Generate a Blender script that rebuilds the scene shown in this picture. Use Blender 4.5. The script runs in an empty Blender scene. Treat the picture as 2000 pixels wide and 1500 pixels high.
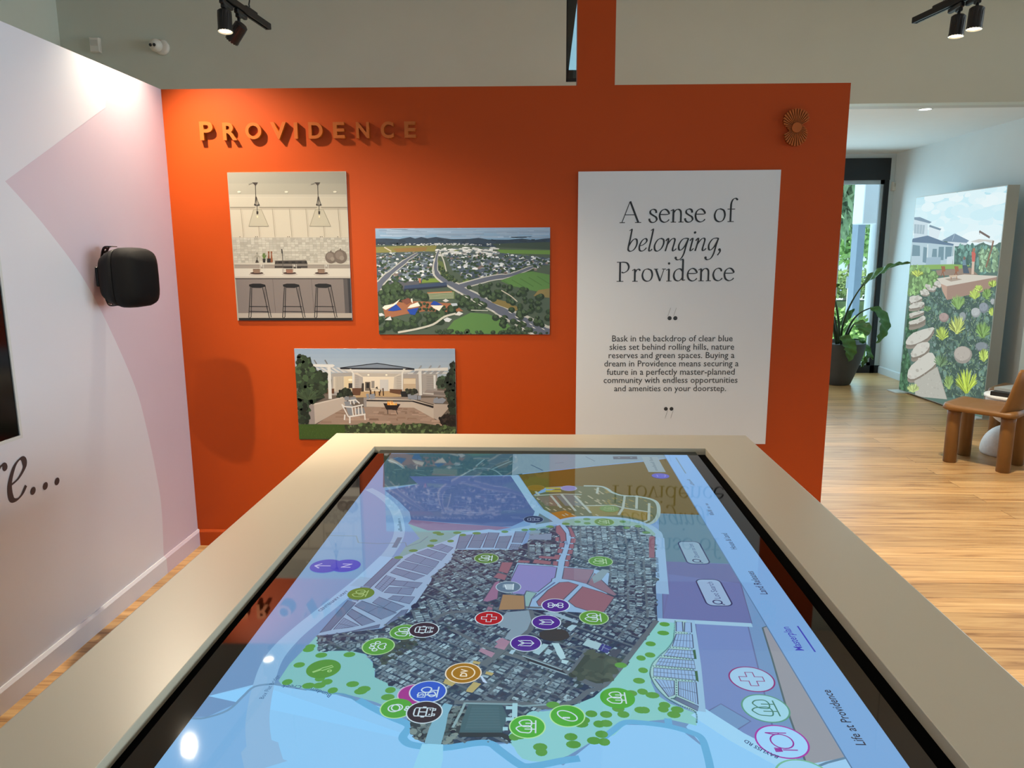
import bpy, math, random
from mathutils import Vector, Matrix
random.seed(7)
S = bpy.context.scene
COL = S.collection
R_ = math.radians

# ---------------------------------------------------------------- camera
FPX = 1433.0
EYE = Vector((0.0, 0.0, 1.59))
def _unit(px, py): return Vector((px - 1000.0, py - 750.0, FPX)).normalized()
_Y = _unit(1060, 493)
_D = _unit(1038, 8739); _D = (_D - _Y * _D.dot(_Y)).normalized()
_X = _D.cross(_Y)
CAMROT = Matrix((_X, _Y, -_D))                     # picture axes (right, down, into) -> world
cam = bpy.data.objects.new('camera', bpy.data.cameras.new('camera'))
COL.objects.link(cam)
cam.data.sensor_fit = 'HORIZONTAL'; cam.data.sensor_width = 36.0
cam.data.lens = FPX / 2000.0 * 36.0
cam.data.clip_start = 0.02; cam.data.clip_end = 300
cam.matrix_world = Matrix.Translation(EYE) @ (CAMROT @ Matrix.Diagonal((1, -1, -1))).to_4x4()
S.camera = cam
def ray(px, py): return CAMROT @ _unit(px, py)
def hit(px, py, axis, val):
    """the place where the line of sight through a photo pixel meets a plane of the room"""
    d = ray(px, py)
    return EYE + d * ((val - EYE[axis]) / d[axis])

# ---------------------------------------------------------------- colour management, sky, lights
S.view_settings.view_transform = 'Standard'; S.view_settings.look = 'None'
S.view_settings.exposure = 0.0; S.view_settings.gamma = 1.0
S.view_settings.use_curve_mapping = False
W = bpy.data.worlds.new('sky'); S.world = W; W.use_nodes = True
wn = W.node_tree.nodes; wn['Background'].inputs[0].default_value = (0.72, 0.86, 1.0, 1)
wn['Background'].inputs[1].default_value = 1.6

def lamp(name, kind, loc, energy, color, aim=None, **kw):
    l = bpy.data.lights.new(name, kind); l.energy = energy; l.color = color
    for k, v in kw.items(): setattr(l, k, v)
    o = bpy.data.objects.new(name, l); COL.objects.link(o); o.location = loc
    if aim is not None:
        o.rotation_euler = (Vector(aim) - Vector(loc)).to_track_quat('-Z', 'Y').to_euler()
    return o
DAY = (0.80, 0.91, 1.0)
WARM = (1.0, 0.85, 0.64)
W_MAIN, W_WALL_FILL, W_FLOOR_FILL = 270, 300, 120          # main track spotlight, added wall and floor spots, watts
lamp('sun', 'SUN', (6, 14, 9), 6.0, (1.0, 0.95, 0.86), (9, 13.5, 0), angle=0.02)
# daylight through the shop front behind the photographer and the far glazing, plus two added fill areas on the right
lamp('daylight_front', 'AREA', (0.3, -3.9, 1.0), 10, DAY, (0.3, 4, 0.9), shape='RECTANGLE', size=6.5, size_y=1.9)
lamp('fill_side', 'AREA', (7.8, 1.0, 1.7), 92, (0.70, 0.88, 1.0), (-2, 1.4, 1.5), spread=R_(75), shape='RECTANGLE', size=4.6, size_y=2.6)  # added cool fill for the left wall; the hall wall here is solid
lamp('daylight_far', 'AREA', (3.2, 9.69, 1.25), 38, (0.54, 0.85, 1.0), (3.2, 6.5, 0.8), shape='RECTANGLE', size=2.1, size_y=2.3)
lamp('fill_high', 'AREA', (7.7, 4.9, 3.25), 7, (0.82, 0.95, 1.0), (-1.5, 6.4, 3.0), spread=R_(38), shape='RECTANGLE', size=2.0, size_y=0.7)  # added fill grazing the beige wall, no window stands here

# ---------------------------------------------------------------- materials
def lin(c):
    if isinstance(c, str):
        c = [int(c[i:i + 2], 16) / 255 for i in (0, 2, 4)]
    else:
        c = [v / 255 for v in c]
    return tuple(v / 12.92 if v <= 0.04045 else ((v + 0.055) / 1.055) ** 2.4 for v in c)
def mat(name, col=(200, 200, 200), rough=0.5, metal=0.0, bump=0.0, bscale=80, var=0.0, vscale=6, emit=None, estr=0.0, spec=0.5, coat=0.0):
    m = bpy.data.materials.new(name); m.use_nodes = True
    nt = m.node_tree; b = nt.nodes['Principled BSDF']
    c = lin(col)
    b.inputs['Base Color'].default_value = (*c, 1)
    b.inputs['Roughness'].default_value = rough; b.inputs['Metallic'].default_value = metal
    b.inputs['Specular IOR Level'].default_value = spec
    b.inputs['Coat Weight'].default_value = coat
    if emit is not None:
        b.inputs['Emission Color'].default_value = (*lin(emit), 1); b.inputs['Emission Strength'].default_value = estr
    tc = nt.nodes.new('ShaderNodeTexCoord')
    if var > 0:
        n = nt.nodes.new('ShaderNodeTexNoise'); n.inputs['Scale'].default_value = vscale; n.inputs['Detail'].default_value = 5
        nt.links.new(tc.outputs['Object'], n.inputs['Vector'])
        r = nt.nodes.new('ShaderNodeValToRGB')
        r.color_ramp.elements[0].position = 0.3; r.color_ramp.elements[1].position = 0.7
        r.color_ramp.elements[0].color = (*[v * (1 - var) for v in c], 1); r.color_ramp.elements[1].color = (*[min(1, v * (1 + var)) for v in c], 1)
        nt.links.new(n.outputs['Fac'], r.inputs['Fac']); nt.links.new(r.outputs['Color'], b.inputs['Base Color'])
    if bump > 0:
        n = nt.nodes.new('ShaderNodeTexNoise'); n.inputs['Scale'].default_value = bscale; n.inputs['Detail'].default_value = 3
        nt.links.new(tc.outputs['Object'], n.inputs['Vector'])
        k = nt.nodes.new('ShaderNodeBump'); k.inputs['Strength'].default_value = bump; k.inputs['Distance'].default_value = 0.002
        nt.links.new(n.outputs['Fac'], k.inputs['Height']); nt.links.new(k.outputs['Normal'], b.inputs['Normal'])
    return m
def attr_mat(name, rough, emit=0.0, gain=1.0, spec=0.5, coat=0.0):
    """a printed or lit picture: every patch has its own ink colour"""
    m = bpy.data.materials.new(name); m.use_nodes = True
    nt = m.node_tree; b = nt.nodes['Principled BSDF']
    a = nt.nodes.new('ShaderNodeAttribute'); a.attribute_name = 'Ink'
    mx = nt.nodes.new('ShaderNodeVectorMath'); mx.operation = 'SCALE'; mx.inputs['Scale'].default_value = gain
    nt.links.new(a.outputs['Color'], mx.inputs[0])
    b.inputs['Roughness'].default_value = rough; b.inputs['Specular IOR Level'].default_value = spec
    b.inputs['Coat Weight'].default_value = coat; b.inputs['Coat Roughness'].default_value = 0.02
    if emit > 0:
        b.inputs['Base Color'].default_value = (0.004, 0.004, 0.004, 1)
        nt.links.new(mx.outputs[0], b.inputs['Emission Color']); b.inputs['Emission Strength'].default_value = emit
    else:
        nt.links.new(mx.outputs[0], b.inputs['Base Color'])
    return m
def glass_mat(name, tint=(255, 255, 255), ior=1.45, rough=0.0):
    m = bpy.data.materials.new(name); m.use_nodes = True
    nt = m.node_tree; nt.nodes.remove(nt.nodes['Principled BSDF'])
    t = nt.nodes.new('ShaderNodeBsdfTransparent'); t.inputs[0].default_value = (*lin(tint), 1)
    g = nt.nodes.new('ShaderNodeBsdfGlossy'); g.inputs['Roughness'].default_value = rough
    f = nt.nodes.new('ShaderNodeFresnel'); f.inputs['IOR'].default_value = ior
    x = nt.nodes.new('ShaderNodeMixShader')
    nt.links.new(f.outputs[0], x.inputs[0]); nt.links.new(t.outputs[0], x.inputs[1]); nt.links.new(g.outputs[0], x.inputs[2])
    nt.links.new(x.outputs[0], nt.nodes['Material Output'].inputs['Surface'])
    return m

# ---------------------------------------------------------------- mesh building
def wmat(o):
    m = o.matrix_basis.copy()
    while o.parent: o = o.parent; m = o.matrix_basis @ m
    return m
def catmull(pts, k=6, closed=False):
    out = []; n = len(pts)
    if n < 3: return [tuple(p) for p in pts]
    rng = range(n if closed else n - 1)
    for i in rng:
        p = [pts[(i + j) % n] if closed else pts[min(max(i + j, 0), n - 1)] for j in (-1, 0, 1, 2)]
        for s in range(k):
            t = s / k
            out.append(tuple(0.5 * (2 * b + (c - a) * t + (2 * a - 5 * b + 4 * c - d) * t * t + (3 * b - a - 3 * c + d) * t ** 3) for a, b, c, d in zip(*p)))
    if not closed: out.append(tuple(pts[-1]))
    return out
class MB:
    def __init__(s): s.v = []; s.f = []; s.m = []; s.c = []; s.s = []
    def face(s, pts, m=0, col=None, smooth=False):
        i = len(s.v); s.v += [Vector(p) for p in pts]; s.f.append(list(range(i, i + len(pts)))); s.m.append(m); s.c.append(col); s.s.append(smooth)
    def grid(s, rows, m=0, smooth=True, loop=False, cap=False):
        i = len(s.v); n = len(rows[0])
        for r in rows: s.v += [Vector(p) for p in r]
        for a in range(len(rows) - 1):
            for b in range(n if loop else n - 1):
                c = (b + 1) % n
                s.f.append([i + a * n + b, i + a * n + c, i + (a + 1) * n + c, i + (a + 1) * n + b]); s.m.append(m); s.c.append(None); s.s.append(smooth)
        if cap:
            s.f.append([i + b for b in range(n)][::-1]); s.f.append([i + (len(rows) - 1) * n + b for b in range(n)])
            s.m += [m, m]; s.c += [None, None]; s.s += [False, False]
        return s
    def box(s, x0, x1, y0, y1, z0, z1, m=0, rz=0.0, bev=0.0):
        cx, cy = (x0 + x1) / 2, (y0 + y1) / 2; hx, hy = (x1 - x0) / 2, (y1 - y0) / 2
        def ring(z, d):
            if bev <= 0: q = [(-hx, -hy), (hx, -hy), (hx, hy), (-hx, hy)]
            else:
                b = bev; ex, ey = hx - d, hy - d
                q = [(-ex + b, -ey), (ex - b, -ey), (ex, -ey + b), (ex, ey - b), (ex - b, ey), (-ex + b, ey), (-ex, ey - b), (-ex, -ey + b)]
            c, n = math.cos(rz), math.sin(rz)
            return [(cx + x * c - y * n, cy + x * n + y * c, z) for x, y in q]
        rows = [ring(z0, 0), ring(z1, 0)] if bev <= 0 else [ring(z0, bev), ring(z0 + bev, 0), ring(z1 - bev, 0), ring(z1, bev)]
        return s.grid(rows, m, False, True, True)
    def prism(s, pts, vec, m=0):
        vec = Vector(vec); a = [Vector(p) for p in pts]; b = [p + vec for p in a]; n = len(a)
        nrm = Vector((0, 0, 0))
        for i in range(n): nrm += a[i].cross(a[(i + 1) % n])
        if nrm.dot(vec) > 0: a.reverse(); b.reverse()
        s.face(a, m); s.face(b[::-1], m)
        for i in range(n):
            j = (i + 1) % n; s.face([a[j], a[i], b[i], b[j]], m)
        return s
    def tube(s, pts, r, n=8, m=0, cap=True, smooth=True):
        P = [Vector(p) for p in pts]; rows = []
        rr = r if isinstance(r, (list, tuple)) else [r] * len(P)
        ref = None
        for i, p in enumerate(P):
            t = (P[min(i + 1, len(P) - 1)] - P[max(i - 1, 0)]).normalized()
            if ref is None: ref = Vector((0, 0, 1)) if abs(t.z) < 0.9 else Vector((1, 0, 0))
            u = (ref - t * ref.dot(t)).normalized(); w = t.cross(u); ref = u
            rows.append([p + (u * math.cos(a) + w * math.sin(a)) * rr[i] for a in [2 * math.pi * k / n for k in range(n)]])
        return s.grid(rows, m, smooth, True, cap)
    def lathe(s, prof, c=(0, 0, 0), n=32, m=0, rot=None, cap=False, smooth=True):
        c = Vector(c); rows = []
        for r, z in prof:
            row = [Vector((r * math.cos(a), r * math.sin(a), z)) for a in [2 * math.pi * k / n for k in range(n)]]
            rows.append([c + (rot @ p if rot else p) for p in row])
        return s.grid(rows, m, smooth, True, cap)
    def build(s, name, mats, parent=None, local=False, auto=None):
        me = bpy.data.meshes.new(name); o = bpy.data.objects.new(name, me); COL.objects.link(o)
        V = s.v
        if parent is not None:
            o.parent = parent
            if not local:
                inv = wmat(parent).inverted(); V = [inv @ p for p in V]
        elif not local:
            lo = [min(p[i] for p in V) for i in range(3)]; hi = [max(p[i] for p in V) for i in range(3)]
            q = Vector(((lo[0] + hi[0]) / 2, (lo[1] + hi[1]) / 2, lo[2])); o.location = q; V = [p - q for p in V]
        me.from_pydata([tuple(p) for p in V], [], s.f)
        for k in (mats if isinstance(mats, (list, tuple)) else [mats]): me.materials.append(k)
        me.polygons.foreach_set('material_index', s.m)
        me.polygons.foreach_set('use_smooth', [bool(x) for x in s.s])
        if any(c is not None for c in s.c):
            a = me.color_attributes.new('Ink', 'FLOAT_COLOR', 'CORNER'); buf = []
            for p in me.polygons:
                c = s.c[p.index] or (0.5, 0.5, 0.5)
                buf += [*c, 1.0] * p.loop_total
            a.data.foreach_set('color', buf)
        me.update()
        return o
def thing(name, label, cat, loc, group=None, rz=0.0):
    o = bpy.data.objects.new(name, None); COL.objects.link(o); o.location = loc; o.rotation_euler = (0, 0, rz)
    o.empty_display_size = 0.1
    return tag(o, label, cat, group)
def tag(o, label, cat, group=None):
    o['label'] = label; o['category'] = cat
    if group: o['group'] = group
    return o
def struct(o, kind='structure'): o['kind'] = kind; return o

# ---------------------------------------------------------------- flat pictures: inks laid on a real panel
def inside(p, poly):
    x, y = p; r = False; j = len(poly) - 1
    for i in range(len(poly)):
        a, b = poly[i], poly[j]
        if (a[1] > y) != (b[1] > y) and x < (b[0] - a[0]) * (y - a[1]) / (b[1] - a[1]) + a[0]: r = not r
        j = i
    return r
TXT = {}
def text_shape(s, bold=0.0, res=3):
    k = (s, bold, res)
    if k not in TXT:
        cu = bpy.data.curves.new('lettering', 'FONT'); cu.body = s; cu.resolution_u = res; cu.offset = bold
        o = bpy.data.objects.new('lettering', cu); me = bpy.data.meshes.new_from_object(o)
        vs = [(v.co.x, v.co.y) for v in me.vertices]; fs = [list(p.vertices) for p in me.polygons]
        bpy.data.objects.remove(o); bpy.data.curves.remove(cu); bpy.data.meshes.remove(me)
        TXT[k] = (vs, fs)
    return TXT[k]
class Pic:
    """drawing board on a plane through o spanned by u (right) and v (up): P(px, py) gives the spot of the panel seen at a photo pixel"""
    def __init__(s, o, u, v, step=0.00006):
        s.org, s.u, s.v = Vector(o), Vector(u).normalized(), Vector(v).normalized(); s.n = s.u.cross(s.v); s.step = step
        s.mb = MB(); s.o = (0, 0); s.k = 1.0; s.layer = 0; s.ext = None; s.cnt = 0
    def crop(s, ox, oy, k): s.o = (ox, oy); s.k = k; return s
    def P(s, x, y):
        d = ray(s.o[0] + x / s.k, s.o[1] + y / s.k); h = EYE + d * ((s.org - EYE).dot(s.n) / d.dot(s.n)) - s.org
        return (h.dot(s.u), h.dot(s.v))
    def w(s, q, layer=None): return s.org + s.u * q[0] + s.v * q[1] + s.n * (s.step * (s.layer if layer is None else layer))
    def fill(s, q, col, layer=None):
        """q in panel metres; trimmed to the panel, each ink a hair above the last"""
        if s.ext:
            for ax, lim, sg in ((0, s.ext[0], 1), (0, s.ext[1], -1), (1, s.ext[2], 1), (1, s.ext[3], -1)):
                if all((p[ax] - lim) * sg >= 0 for p in q): continue
                out = []
                for i in range(len(q)):
                    a, b = q[i - 1], q[i]; da, db = (a[ax] - lim) * sg, (b[ax] - lim) * sg
                    if da * db < 0:
                        t = da / (da - db); out.append((a[0] + (b[0] - a[0]) * t, a[1] + (b[1] - a[1]) * t))
                    if db >= 0: out.append(b)
                q = out
                if len(q) < 3: return
        s.cnt = (s.cnt + 1) % 37
        layer = (s.layer if layer is None else layer) + s.cnt / 38
        pts = [s.w(p, layer) for p in q]
        nr = Vector((0, 0, 0))
        for i in range(len(pts)): nr += (pts[i] - pts[0]).cross(pts[(i + 1) % len(pts)] - pts[0])
        if nr.dot(s.n) < 0: pts.reverse()
        s.mb.face(pts, 0, lin(col) if not (isinstance(col, tuple) and max(col) <= 1.0 and isinstance(col[0], float)) else col)
    def poly(s, pts, col, layer=None, smooth=0):
        q = [s.P(*p) for p in pts]
        if smooth: q = catmull(q, smooth, True)
        s.fill(q, col, layer)
    def rect(s, x0, y0, x1, y1, col, layer=None): s.poly([(x0, y0), (x1, y0), (x1, y1), (x0, y1)], col, layer)
    def line(s, pts, wd, col, layer=None, smooth=0, closed=False, metres=False):
        q = [tuple(p) for p in pts] if metres else [s.P(*p) for p in pts]
        if smooth: q = catmull(q, smooth, closed)
        if closed: q = q + [q[0]]
        L, Rr = [], []
        for i, p in enumerate(q):
            a, b = q[max(i - 1, 0)], q[min(i + 1, len(q) - 1)]
            if closed and i in (0, len(q) - 1): a, b = q[-2], q[1]
            dx, dy = b[0] - a[0], b[1] - a[1]; d = math.hypot(dx, dy) or 1
            ww = wd[i * (len(wd) - 1) // max(1, len(q) - 1)] if isinstance(wd, (list, tuple)) else wd
            L.append((p[0] - dy / d * ww / 2, p[1] + dx / d * ww / 2)); Rr.append((p[0] + dy / d * ww / 2, p[1] - dx / d * ww / 2))
        for i in range(len(q) - 1): s.fill([L[i], L[i + 1], Rr[i + 1], Rr[i]], col, layer)
    def disc(s, c, r, col, layer=None, n=28, sx=1.0, metres=False, ang=0.0):
        c = c if metres else s.P(*c); ca, sa = math.cos(ang), math.sin(ang)
        s.fill([(c[0] + (r * sx * math.cos(t)) * ca - r * math.sin(t) * sa, c[1] + r * sx * math.cos(t) * sa + r * math.sin(t) * ca) for t in [2 * math.pi * k / n for k in range(n)]], col, layer)
    def ring(s, c, r, wd, col, layer=None, n=28, sx=1.0, ang=0.0, a0=0, a1=360):
        ca, sa = math.cos(ang), math.sin(ang); k = max(3, int(n * (a1 - a0) / 360))
        pts = []
        for i in range(k + (0 if a1 - a0 >= 360 else 1)):
            t = R_(a0 + (a1 - a0) * i / k); x, y = r * sx * math.cos(t), r * math.sin(t)
            pts.append((c[0] + x * ca - y * sa, c[1] + x * sa + y * ca))
        s.line(pts, wd, col, layer, closed=a1 - a0 >= 360, metres=True)
    def up(s, e1): return (-e1[1], e1[0])
    def text(s, t, p0, p1, col, layer=None, bold=0.0, hs=1.0, res=2, h=None, bend=0.0):
        a, b = s.P(*p0), s.P(*p1); dx, dy = b[0] - a[0], b[1] - a[1]; d = math.hypot(dx, dy)
        e1 = (dx / d, dy / d); e2 = s.up(e1)
        vs, fs = text_shape(t, bold, res); x0 = min(v[0] for v in vs); x1 = max(v[0] for v in vs); k = d / (x1 - x0)
        kv = k * hs if h is None else h
        Q = []
        for x, y in vs:
            u = (x - x0) * k; y2 = y * kv + bend * 4 * (u / d) * (1 - u / d) * d
            Q.append((a[0] + e1[0] * u + e2[0] * y2, a[1] + e1[1] * u + e2[1] * y2))
        for f in fs: s.fill([Q[i] for i in f], col, layer)
    def build(s, name, mats, parent): return s.mb.build(name, mats, parent)

# ---------------------------------------------------------------- the room
XL, YO = -1.906, 3.787          # face of the mauve partition, face of the orange wall
YB = 6.45                       # tall beige wall behind
YF, XR = 9.787, 4.445           # far glazing wall and right wall of the side room
def floor_mat():
    m = bpy.data.materials.new('oak_planks'); m.use_nodes = True
    nt = m.node_tree; N = nt.nodes; L = nt.links; b = N['Principled BSDF']
    tc = N.new('ShaderNodeTexCoord')
    br = N.new('ShaderNodeTexBrick'); br.offset = 0.37; br.inputs['Scale'].default_value = 1.0
    br.inputs['Brick Width'].default_value = 1.9; br.inputs['Row Height'].default_value = 0.15
    br.inputs['Mortar Size'].default_value = 0.0012; br.inputs['Mortar Smooth'].default_value = 0.2; br.inputs['Bias'].default_value = 0
    br.inputs['Color1'].default_value = (0, 0, 0, 1); br.inputs['Color2'].default_value = (1, 1, 1, 1); br.inputs['Mortar'].default_value = (0.5, 0.5, 0.5, 1)
    L.new(tc.outputs['Object'], br.inputs['Vector'])
    mp = N.new('ShaderNodeMapping'); mp.inputs['Scale'].default_value = (1.1, 22, 1)
    L.new(tc.outputs['Object'], mp.inputs['Vector'])
    ad = N.new('ShaderNodeVectorMath'); ad.operation = 'ADD'
    sc = N.new('ShaderNodeVectorMath'); sc.operation = 'SCALE'; sc.inputs['Scale'].default_value = 9.0
    L.new(br.outputs['Color'], sc.inputs[0]); L.new(mp.outputs[0], ad.inputs[0]); L.new(sc.outputs[0], ad.inputs[1])
    g = N.new('ShaderNodeTexNoise'); g.inputs['Scale'].default_value = 1.6; g.inputs['Detail'].default_value = 8; g.inputs['Roughness'].default_value = 0.62; g.inputs['Distortion'].default_value = 0.7
    L.new(ad.outputs[0], g.inputs['Vector'])
    r = N.new('ShaderNodeValToRGB'); e = r.color_ramp.elements
    e[0].position = 0.30; e[0].color = (*lin('8c6238'), 1); e[1].position = 0.72; e[1].color = (*lin('dbb680'), 1)
    k = e.new(0.46); k.color = (*lin('bf9562'), 1)
    L.new(g.outputs['Fac'], r.inputs['Fac'])
    hs = N.new('ShaderNodeHueSaturation'); mr = N.new('ShaderNodeMapRange'); mr.inputs['To Min'].default_value = 0.80; mr.inputs['To Max'].default_value = 1.12
    L.new(br.outputs['Color'], mr.inputs['Value']); L.new(mr.outputs[0], hs.inputs['Value']); L.new(r.outputs['Color'], hs.inputs['Color'])
    dk = N.new('ShaderNodeMix'); dk.data_type = 'RGBA'; dk.inputs[7].default_value = (*lin('4a2f18'), 1)
    L.new(br.outputs['Fac'], dk.inputs[0]); L.new(hs.outputs[0], dk.inputs[6]); L.new(dk.outputs[2], b.inputs['Base Color'])
    b.inputs['Roughness'].default_value = 0.34; b.inputs['Specular IOR Level'].default_value = 0.45
    bp = N.new('ShaderNodeBump'); bp.inputs['Strength'].default_value = 0.12; bp.inputs['Distance'].default_value = 0.003
    L.new(g.outputs['Fac'], bp.inputs['Height']); L.new(bp.outputs[0], b.inputs['Normal'])
    return m
M = {
    'floor': floor_mat(),
    'orange': mat('orange_paint', 'a8400a', 0.5, bump=0.06, bscale=260, var=0.02, vscale=3, spec=0.22),
    'mauve': mat('mauve_paint', 'cabcc6', 0.45, bump=0.08, bscale=240, var=0.015, vscale=3),
    'white_vinyl': mat('white_wall_vinyl', 'd4d6dc', 0.40, bump=0.05, bscale=240, var=0.01, vscale=3),
    'beige': mat('beige_paint', 'c6cfc4', 0.6, bump=0.06, bscale=200, var=0.02, vscale=2),
    'white': mat('white_paint', 'd4dfe0', 0.6, bump=0.04, bscale=200, var=0.01),
    'ceil': mat('white_ceiling_paint', 'e6e8e6', 0.7, bump=0.03, bscale=150, var=0.01),
    'black': mat('black_plastic', '0c0c0d', 0.45, bump=0.1, bscale=400, var=0.1),
    'black_metal': mat('black_metal', '121315', 0.38, 0.3, bump=0.05, bscale=300, var=0.1),
    'frame': mat('black_window_frame', '101214', 0.4, var=0.1),
    'glass': glass_mat('window_glass', (236, 246, 248)),
}
fl = MB().box(-4.7, 8.0, -4.2, YF + 0.05, -0.08, 0.0).build('floor', M['floor']); struct(fl)
# mauve partition with its white vinyl shape
mb = MB().box(XL - 0.10, XL, -2.4, YO + 0.12, 0, 2.40, 0)
def lw(px, py):
    p = hit(px, py, 0, XL); return (p.y, p.z)
edge = [lw(206, 129), lw(206, 210), lw(10, 354)] + catmull([lw(10, 354), lw(94, 450), lw(178, 570), lw(258, 740), lw(286, 834.6), lw(308, 940), lw(316, 1000), lw(320, 1093)], 8)
edge[0] = (edge[0][0], 2.3995)
yb = edge[-1][0]
poly = edge + [(yb, 0.001), (-2.39, 0.001), (-2.39, 2.3995)]
tri = []
mb.face([(XL + 0.00012, y, z) for y, z in poly][::-1], 1)
mb.face([(XL + 0.0008, y, z) for y, z in poly], 1)
mb.f.pop(); mb.m.pop(); mb.c.pop(); mb.s.pop(); del mb.v[-len(poly):]
struct(mb.build('wall_left', [M['mauve'], M['white_vinyl']]))
# its skirting: a board with a chamfered top, painted like the wall above it
mb = MB()
def skirt(y0, y1, m):
    pr = [(XL, 0), (XL + 0.014, 0), (XL + 0.014, 0.078), (XL + 0.006, 0.090), (XL, 0.090)]
    mb.prism([(x, y0, z) for x, z in pr], (0, y1 - y0, 0), m)
skirt(-2.4, yb, 1); skirt(yb, YO, 0)
struct(mb.build('baseboard_left', [M['mauve'], M['white_vinyl']]))
# orange wall and the orange post that rises from it to the ceiling
XE = 1.465
pts = [(XL, 0), (XE + 0.012, 0), (XE + 0.012, 2.385), (0.348, 2.39), (0.348, 3.70), (0.166, 3.70), (0.166, 2.39), (XL, 2.40)]
struct(MB().prism([(x, YO, z) for x, z in pts], (0, 0.12, 0)).build('wall_front', M['orange']))
pr = [(YO, 0), (YO - 0.014, 0), (YO - 0.014, 0.078), (YO - 0.006, 0.090), (YO, 0.090)]
struct(MB().prism([(XL + 0.014, y, z) for y, z in pr], (XE - XL - 0.002, 0, 0)).build('baseboard_front', M['orange']))
# tall beige wall behind, a full wall on the left and a bulkhead over the side room
ZC = 2.80
wx0 = hit(1106, 80, 1, YB).x; wx1 = wx0 + 0.36; wz0 = hit(1112, 160, 1, YB).z
mb = MB()
xb0 = hit(115, 60, 1, YB).x; XRM = 8.0
mb.box(xb0, -1.0, YB, YB + 0.12, 0, 3.70)
mb.box(-1.0, wx0, YB, YB + 0.12, ZC - 0.02, 3.70); mb.box(wx0, wx1, YB, YB + 0.12, ZC - 0.02, wz0)
mb.box(wx1, XRM, YB, YB + 0.12, ZC - 0.02, 3.70)
struct(mb.build('wall_back', M['beige']))
# slot window in the bulkhead, a dark sloping eave seen through it
mb = MB()
t = 0.035
for a in ((wx0, wx0 + 0.012, wz0, 3.70), (wx1 - t, wx1, wz0, 3.70), (wx0, wx1, wz0, wz0 + t)):
    mb.box(a[0], a[1], YB + 0.03, YB + 0.10, a[2], a[3])
w2 = struct(mb.build('window_2', M['frame']))
MB().box(wx0, wx1, YB + 0.060, YB + 0.066, wz0, 3.70).build('pane', M['glass'], w2)
p0, p1, p2, p3 = (hit(*q, 1, YB + 0.14) for q in ((1103, 172), (1109, 150), (1128, -2), (1100, -2)))
d = (p2 - p1) * 0.35
MB().prism([p0, p1, p2, p2 + d, p3 + d * 1.0], (0, 0.05, 0)).build('eave', M['frame'], w2)
MB().box(wx0 - 0.05, wx1 + 0.05, YB + 0.14, YB + 0.22, wz0 - 0.02, wz0 + 0.125).build('ledge', mat('grey_ledge', '4b4e48', 0.7, var=0.1), w2)
MB().box(wx0 - 0.3, wx1 + 0.9, YB + 0.9, YB + 0.94, wz0 - 0.1, 5.6).build('sky_glow_panel', mat('sky_glow', '9fb9c6', 0.6, var=0.03, emit='86a9bb', estr=0.12), w2)  # glowing panel added behind the slot window to stand for its sky
# outer left wall, ceilings, the parts of the hall behind the photographer
struct(MB().box(xb0 - 0.1, xb0, -4.2, YB + 0.12, 0, 3.70).build('wall_outer', M['beige']))
struct(MB().box(xb0 - 0.1, XRM, -4.2, YB + 0.12, 3.70, 3.80).build('ceiling', M['ceil']))
struct(MB().box(XRM - 0.05, XRM + 0.05, -4.2, YB, 0, 3.70).build('wall_right_hall', M['beige']))
mb = MB().box(xb0, XRM, -4.2, -4.1, 1.7, 3.70); mb.box(xb0, XRM, -4.2, -4.1, 0, 0.15); mb.box(xb0, -2.5, -4.2, -4.1, 0.15, 1.7); mb.box(3.5, XRM, -4.2, -4.1, 0.15, 1.7)
struct(mb.build('wall_street', M['beige']))
# side room: soffit strip, ceiling, right wall with pier, far wall with its tall black framed window
mb = MB().box(-1.0, XRM, YB + 0.12, 6.69, ZC - 0.02, ZC + 0.1)
struct(mb.build('trim_1', mat('soffit_paint', 'b9bbb3', 0.6, var=0.02)))
struct(MB().box(-1.0, XR + 0.1, 6.69, YF + 0.1, ZC - 0.005, ZC + 0.1).build('ceiling_side', M['ceil']))
mb = MB().box(XR, XR + 0.1, 6.3, YF + 0.1, 0, ZC)
struct(mb.build('wall_right', M['white']))
px_ = hit(2004, 600, 1, YB + 0.20).x
struct(MB().box(px_, XR, 6.35, YB + 0.20, 0, ZC - 0.02).build('trim_2', M['beige']))
pr = [(XR, 0), (XR - 0.014, 0), (XR - 0.014, 0.085), (XR - 0.006, 0.095), (XR, 0.095)]
struct(MB().prism([(x, 6.65, z) for x, z in pr], (0, YF - 6.65, 0)).build('baseboard_right', M['white']))
wr = hit(1722, 400, 1, YF).x + 0.065; zt = hit(1640, 310, 1, YF).z; zb = hit(1690, 352, 1, YF).z
mb = MB().box(wr, XR + 0.1, YF, YF + 0.12, 0, ZC); mb.box(-1.0, wr, YF, YF + 0.12, zt, ZC)
mb.box(-1.0, -0.6, YF, YF + 0.12, 0, zt)
struct(mb.build('wall_far', M['white']))
mb = MB()
mb.box(-0.6, wr, YF - 0.03, YF + 0.08, zb, zt)                        # deep black head
mb.box(wr - 0.055, wr, YF - 0.02, YF + 0.08, 0.0, zb)                # right stile
mb.box(-0.6, wr, YF - 0.02, YF + 0.08, 0.0, 0.10)                     # sill
for x in (-0.6, 0.9, 2.4): mb.box(x, x + 0.06, YF - 0.02, YF + 0.08, 0.10, zb)
w1 = struct(mb.build('window_1', M['frame']))
mb = MB()
mb.box(wr - 0.095, wr - 0.055, YF + 0.01, YF + 0.05, 0.10, zb); mb.box(-0.54, wr - 0.055, YF + 0.01, YF + 0.05, zb - 0.05, zb); mb.box(-0.54, wr - 0.055, YF + 0.01, YF + 0.05, 0.10, 0.14)
mb.build('sash', mat('silver_sash', 'b4c0c4', 0.35, 0.4, var=0.03), w1)
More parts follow.
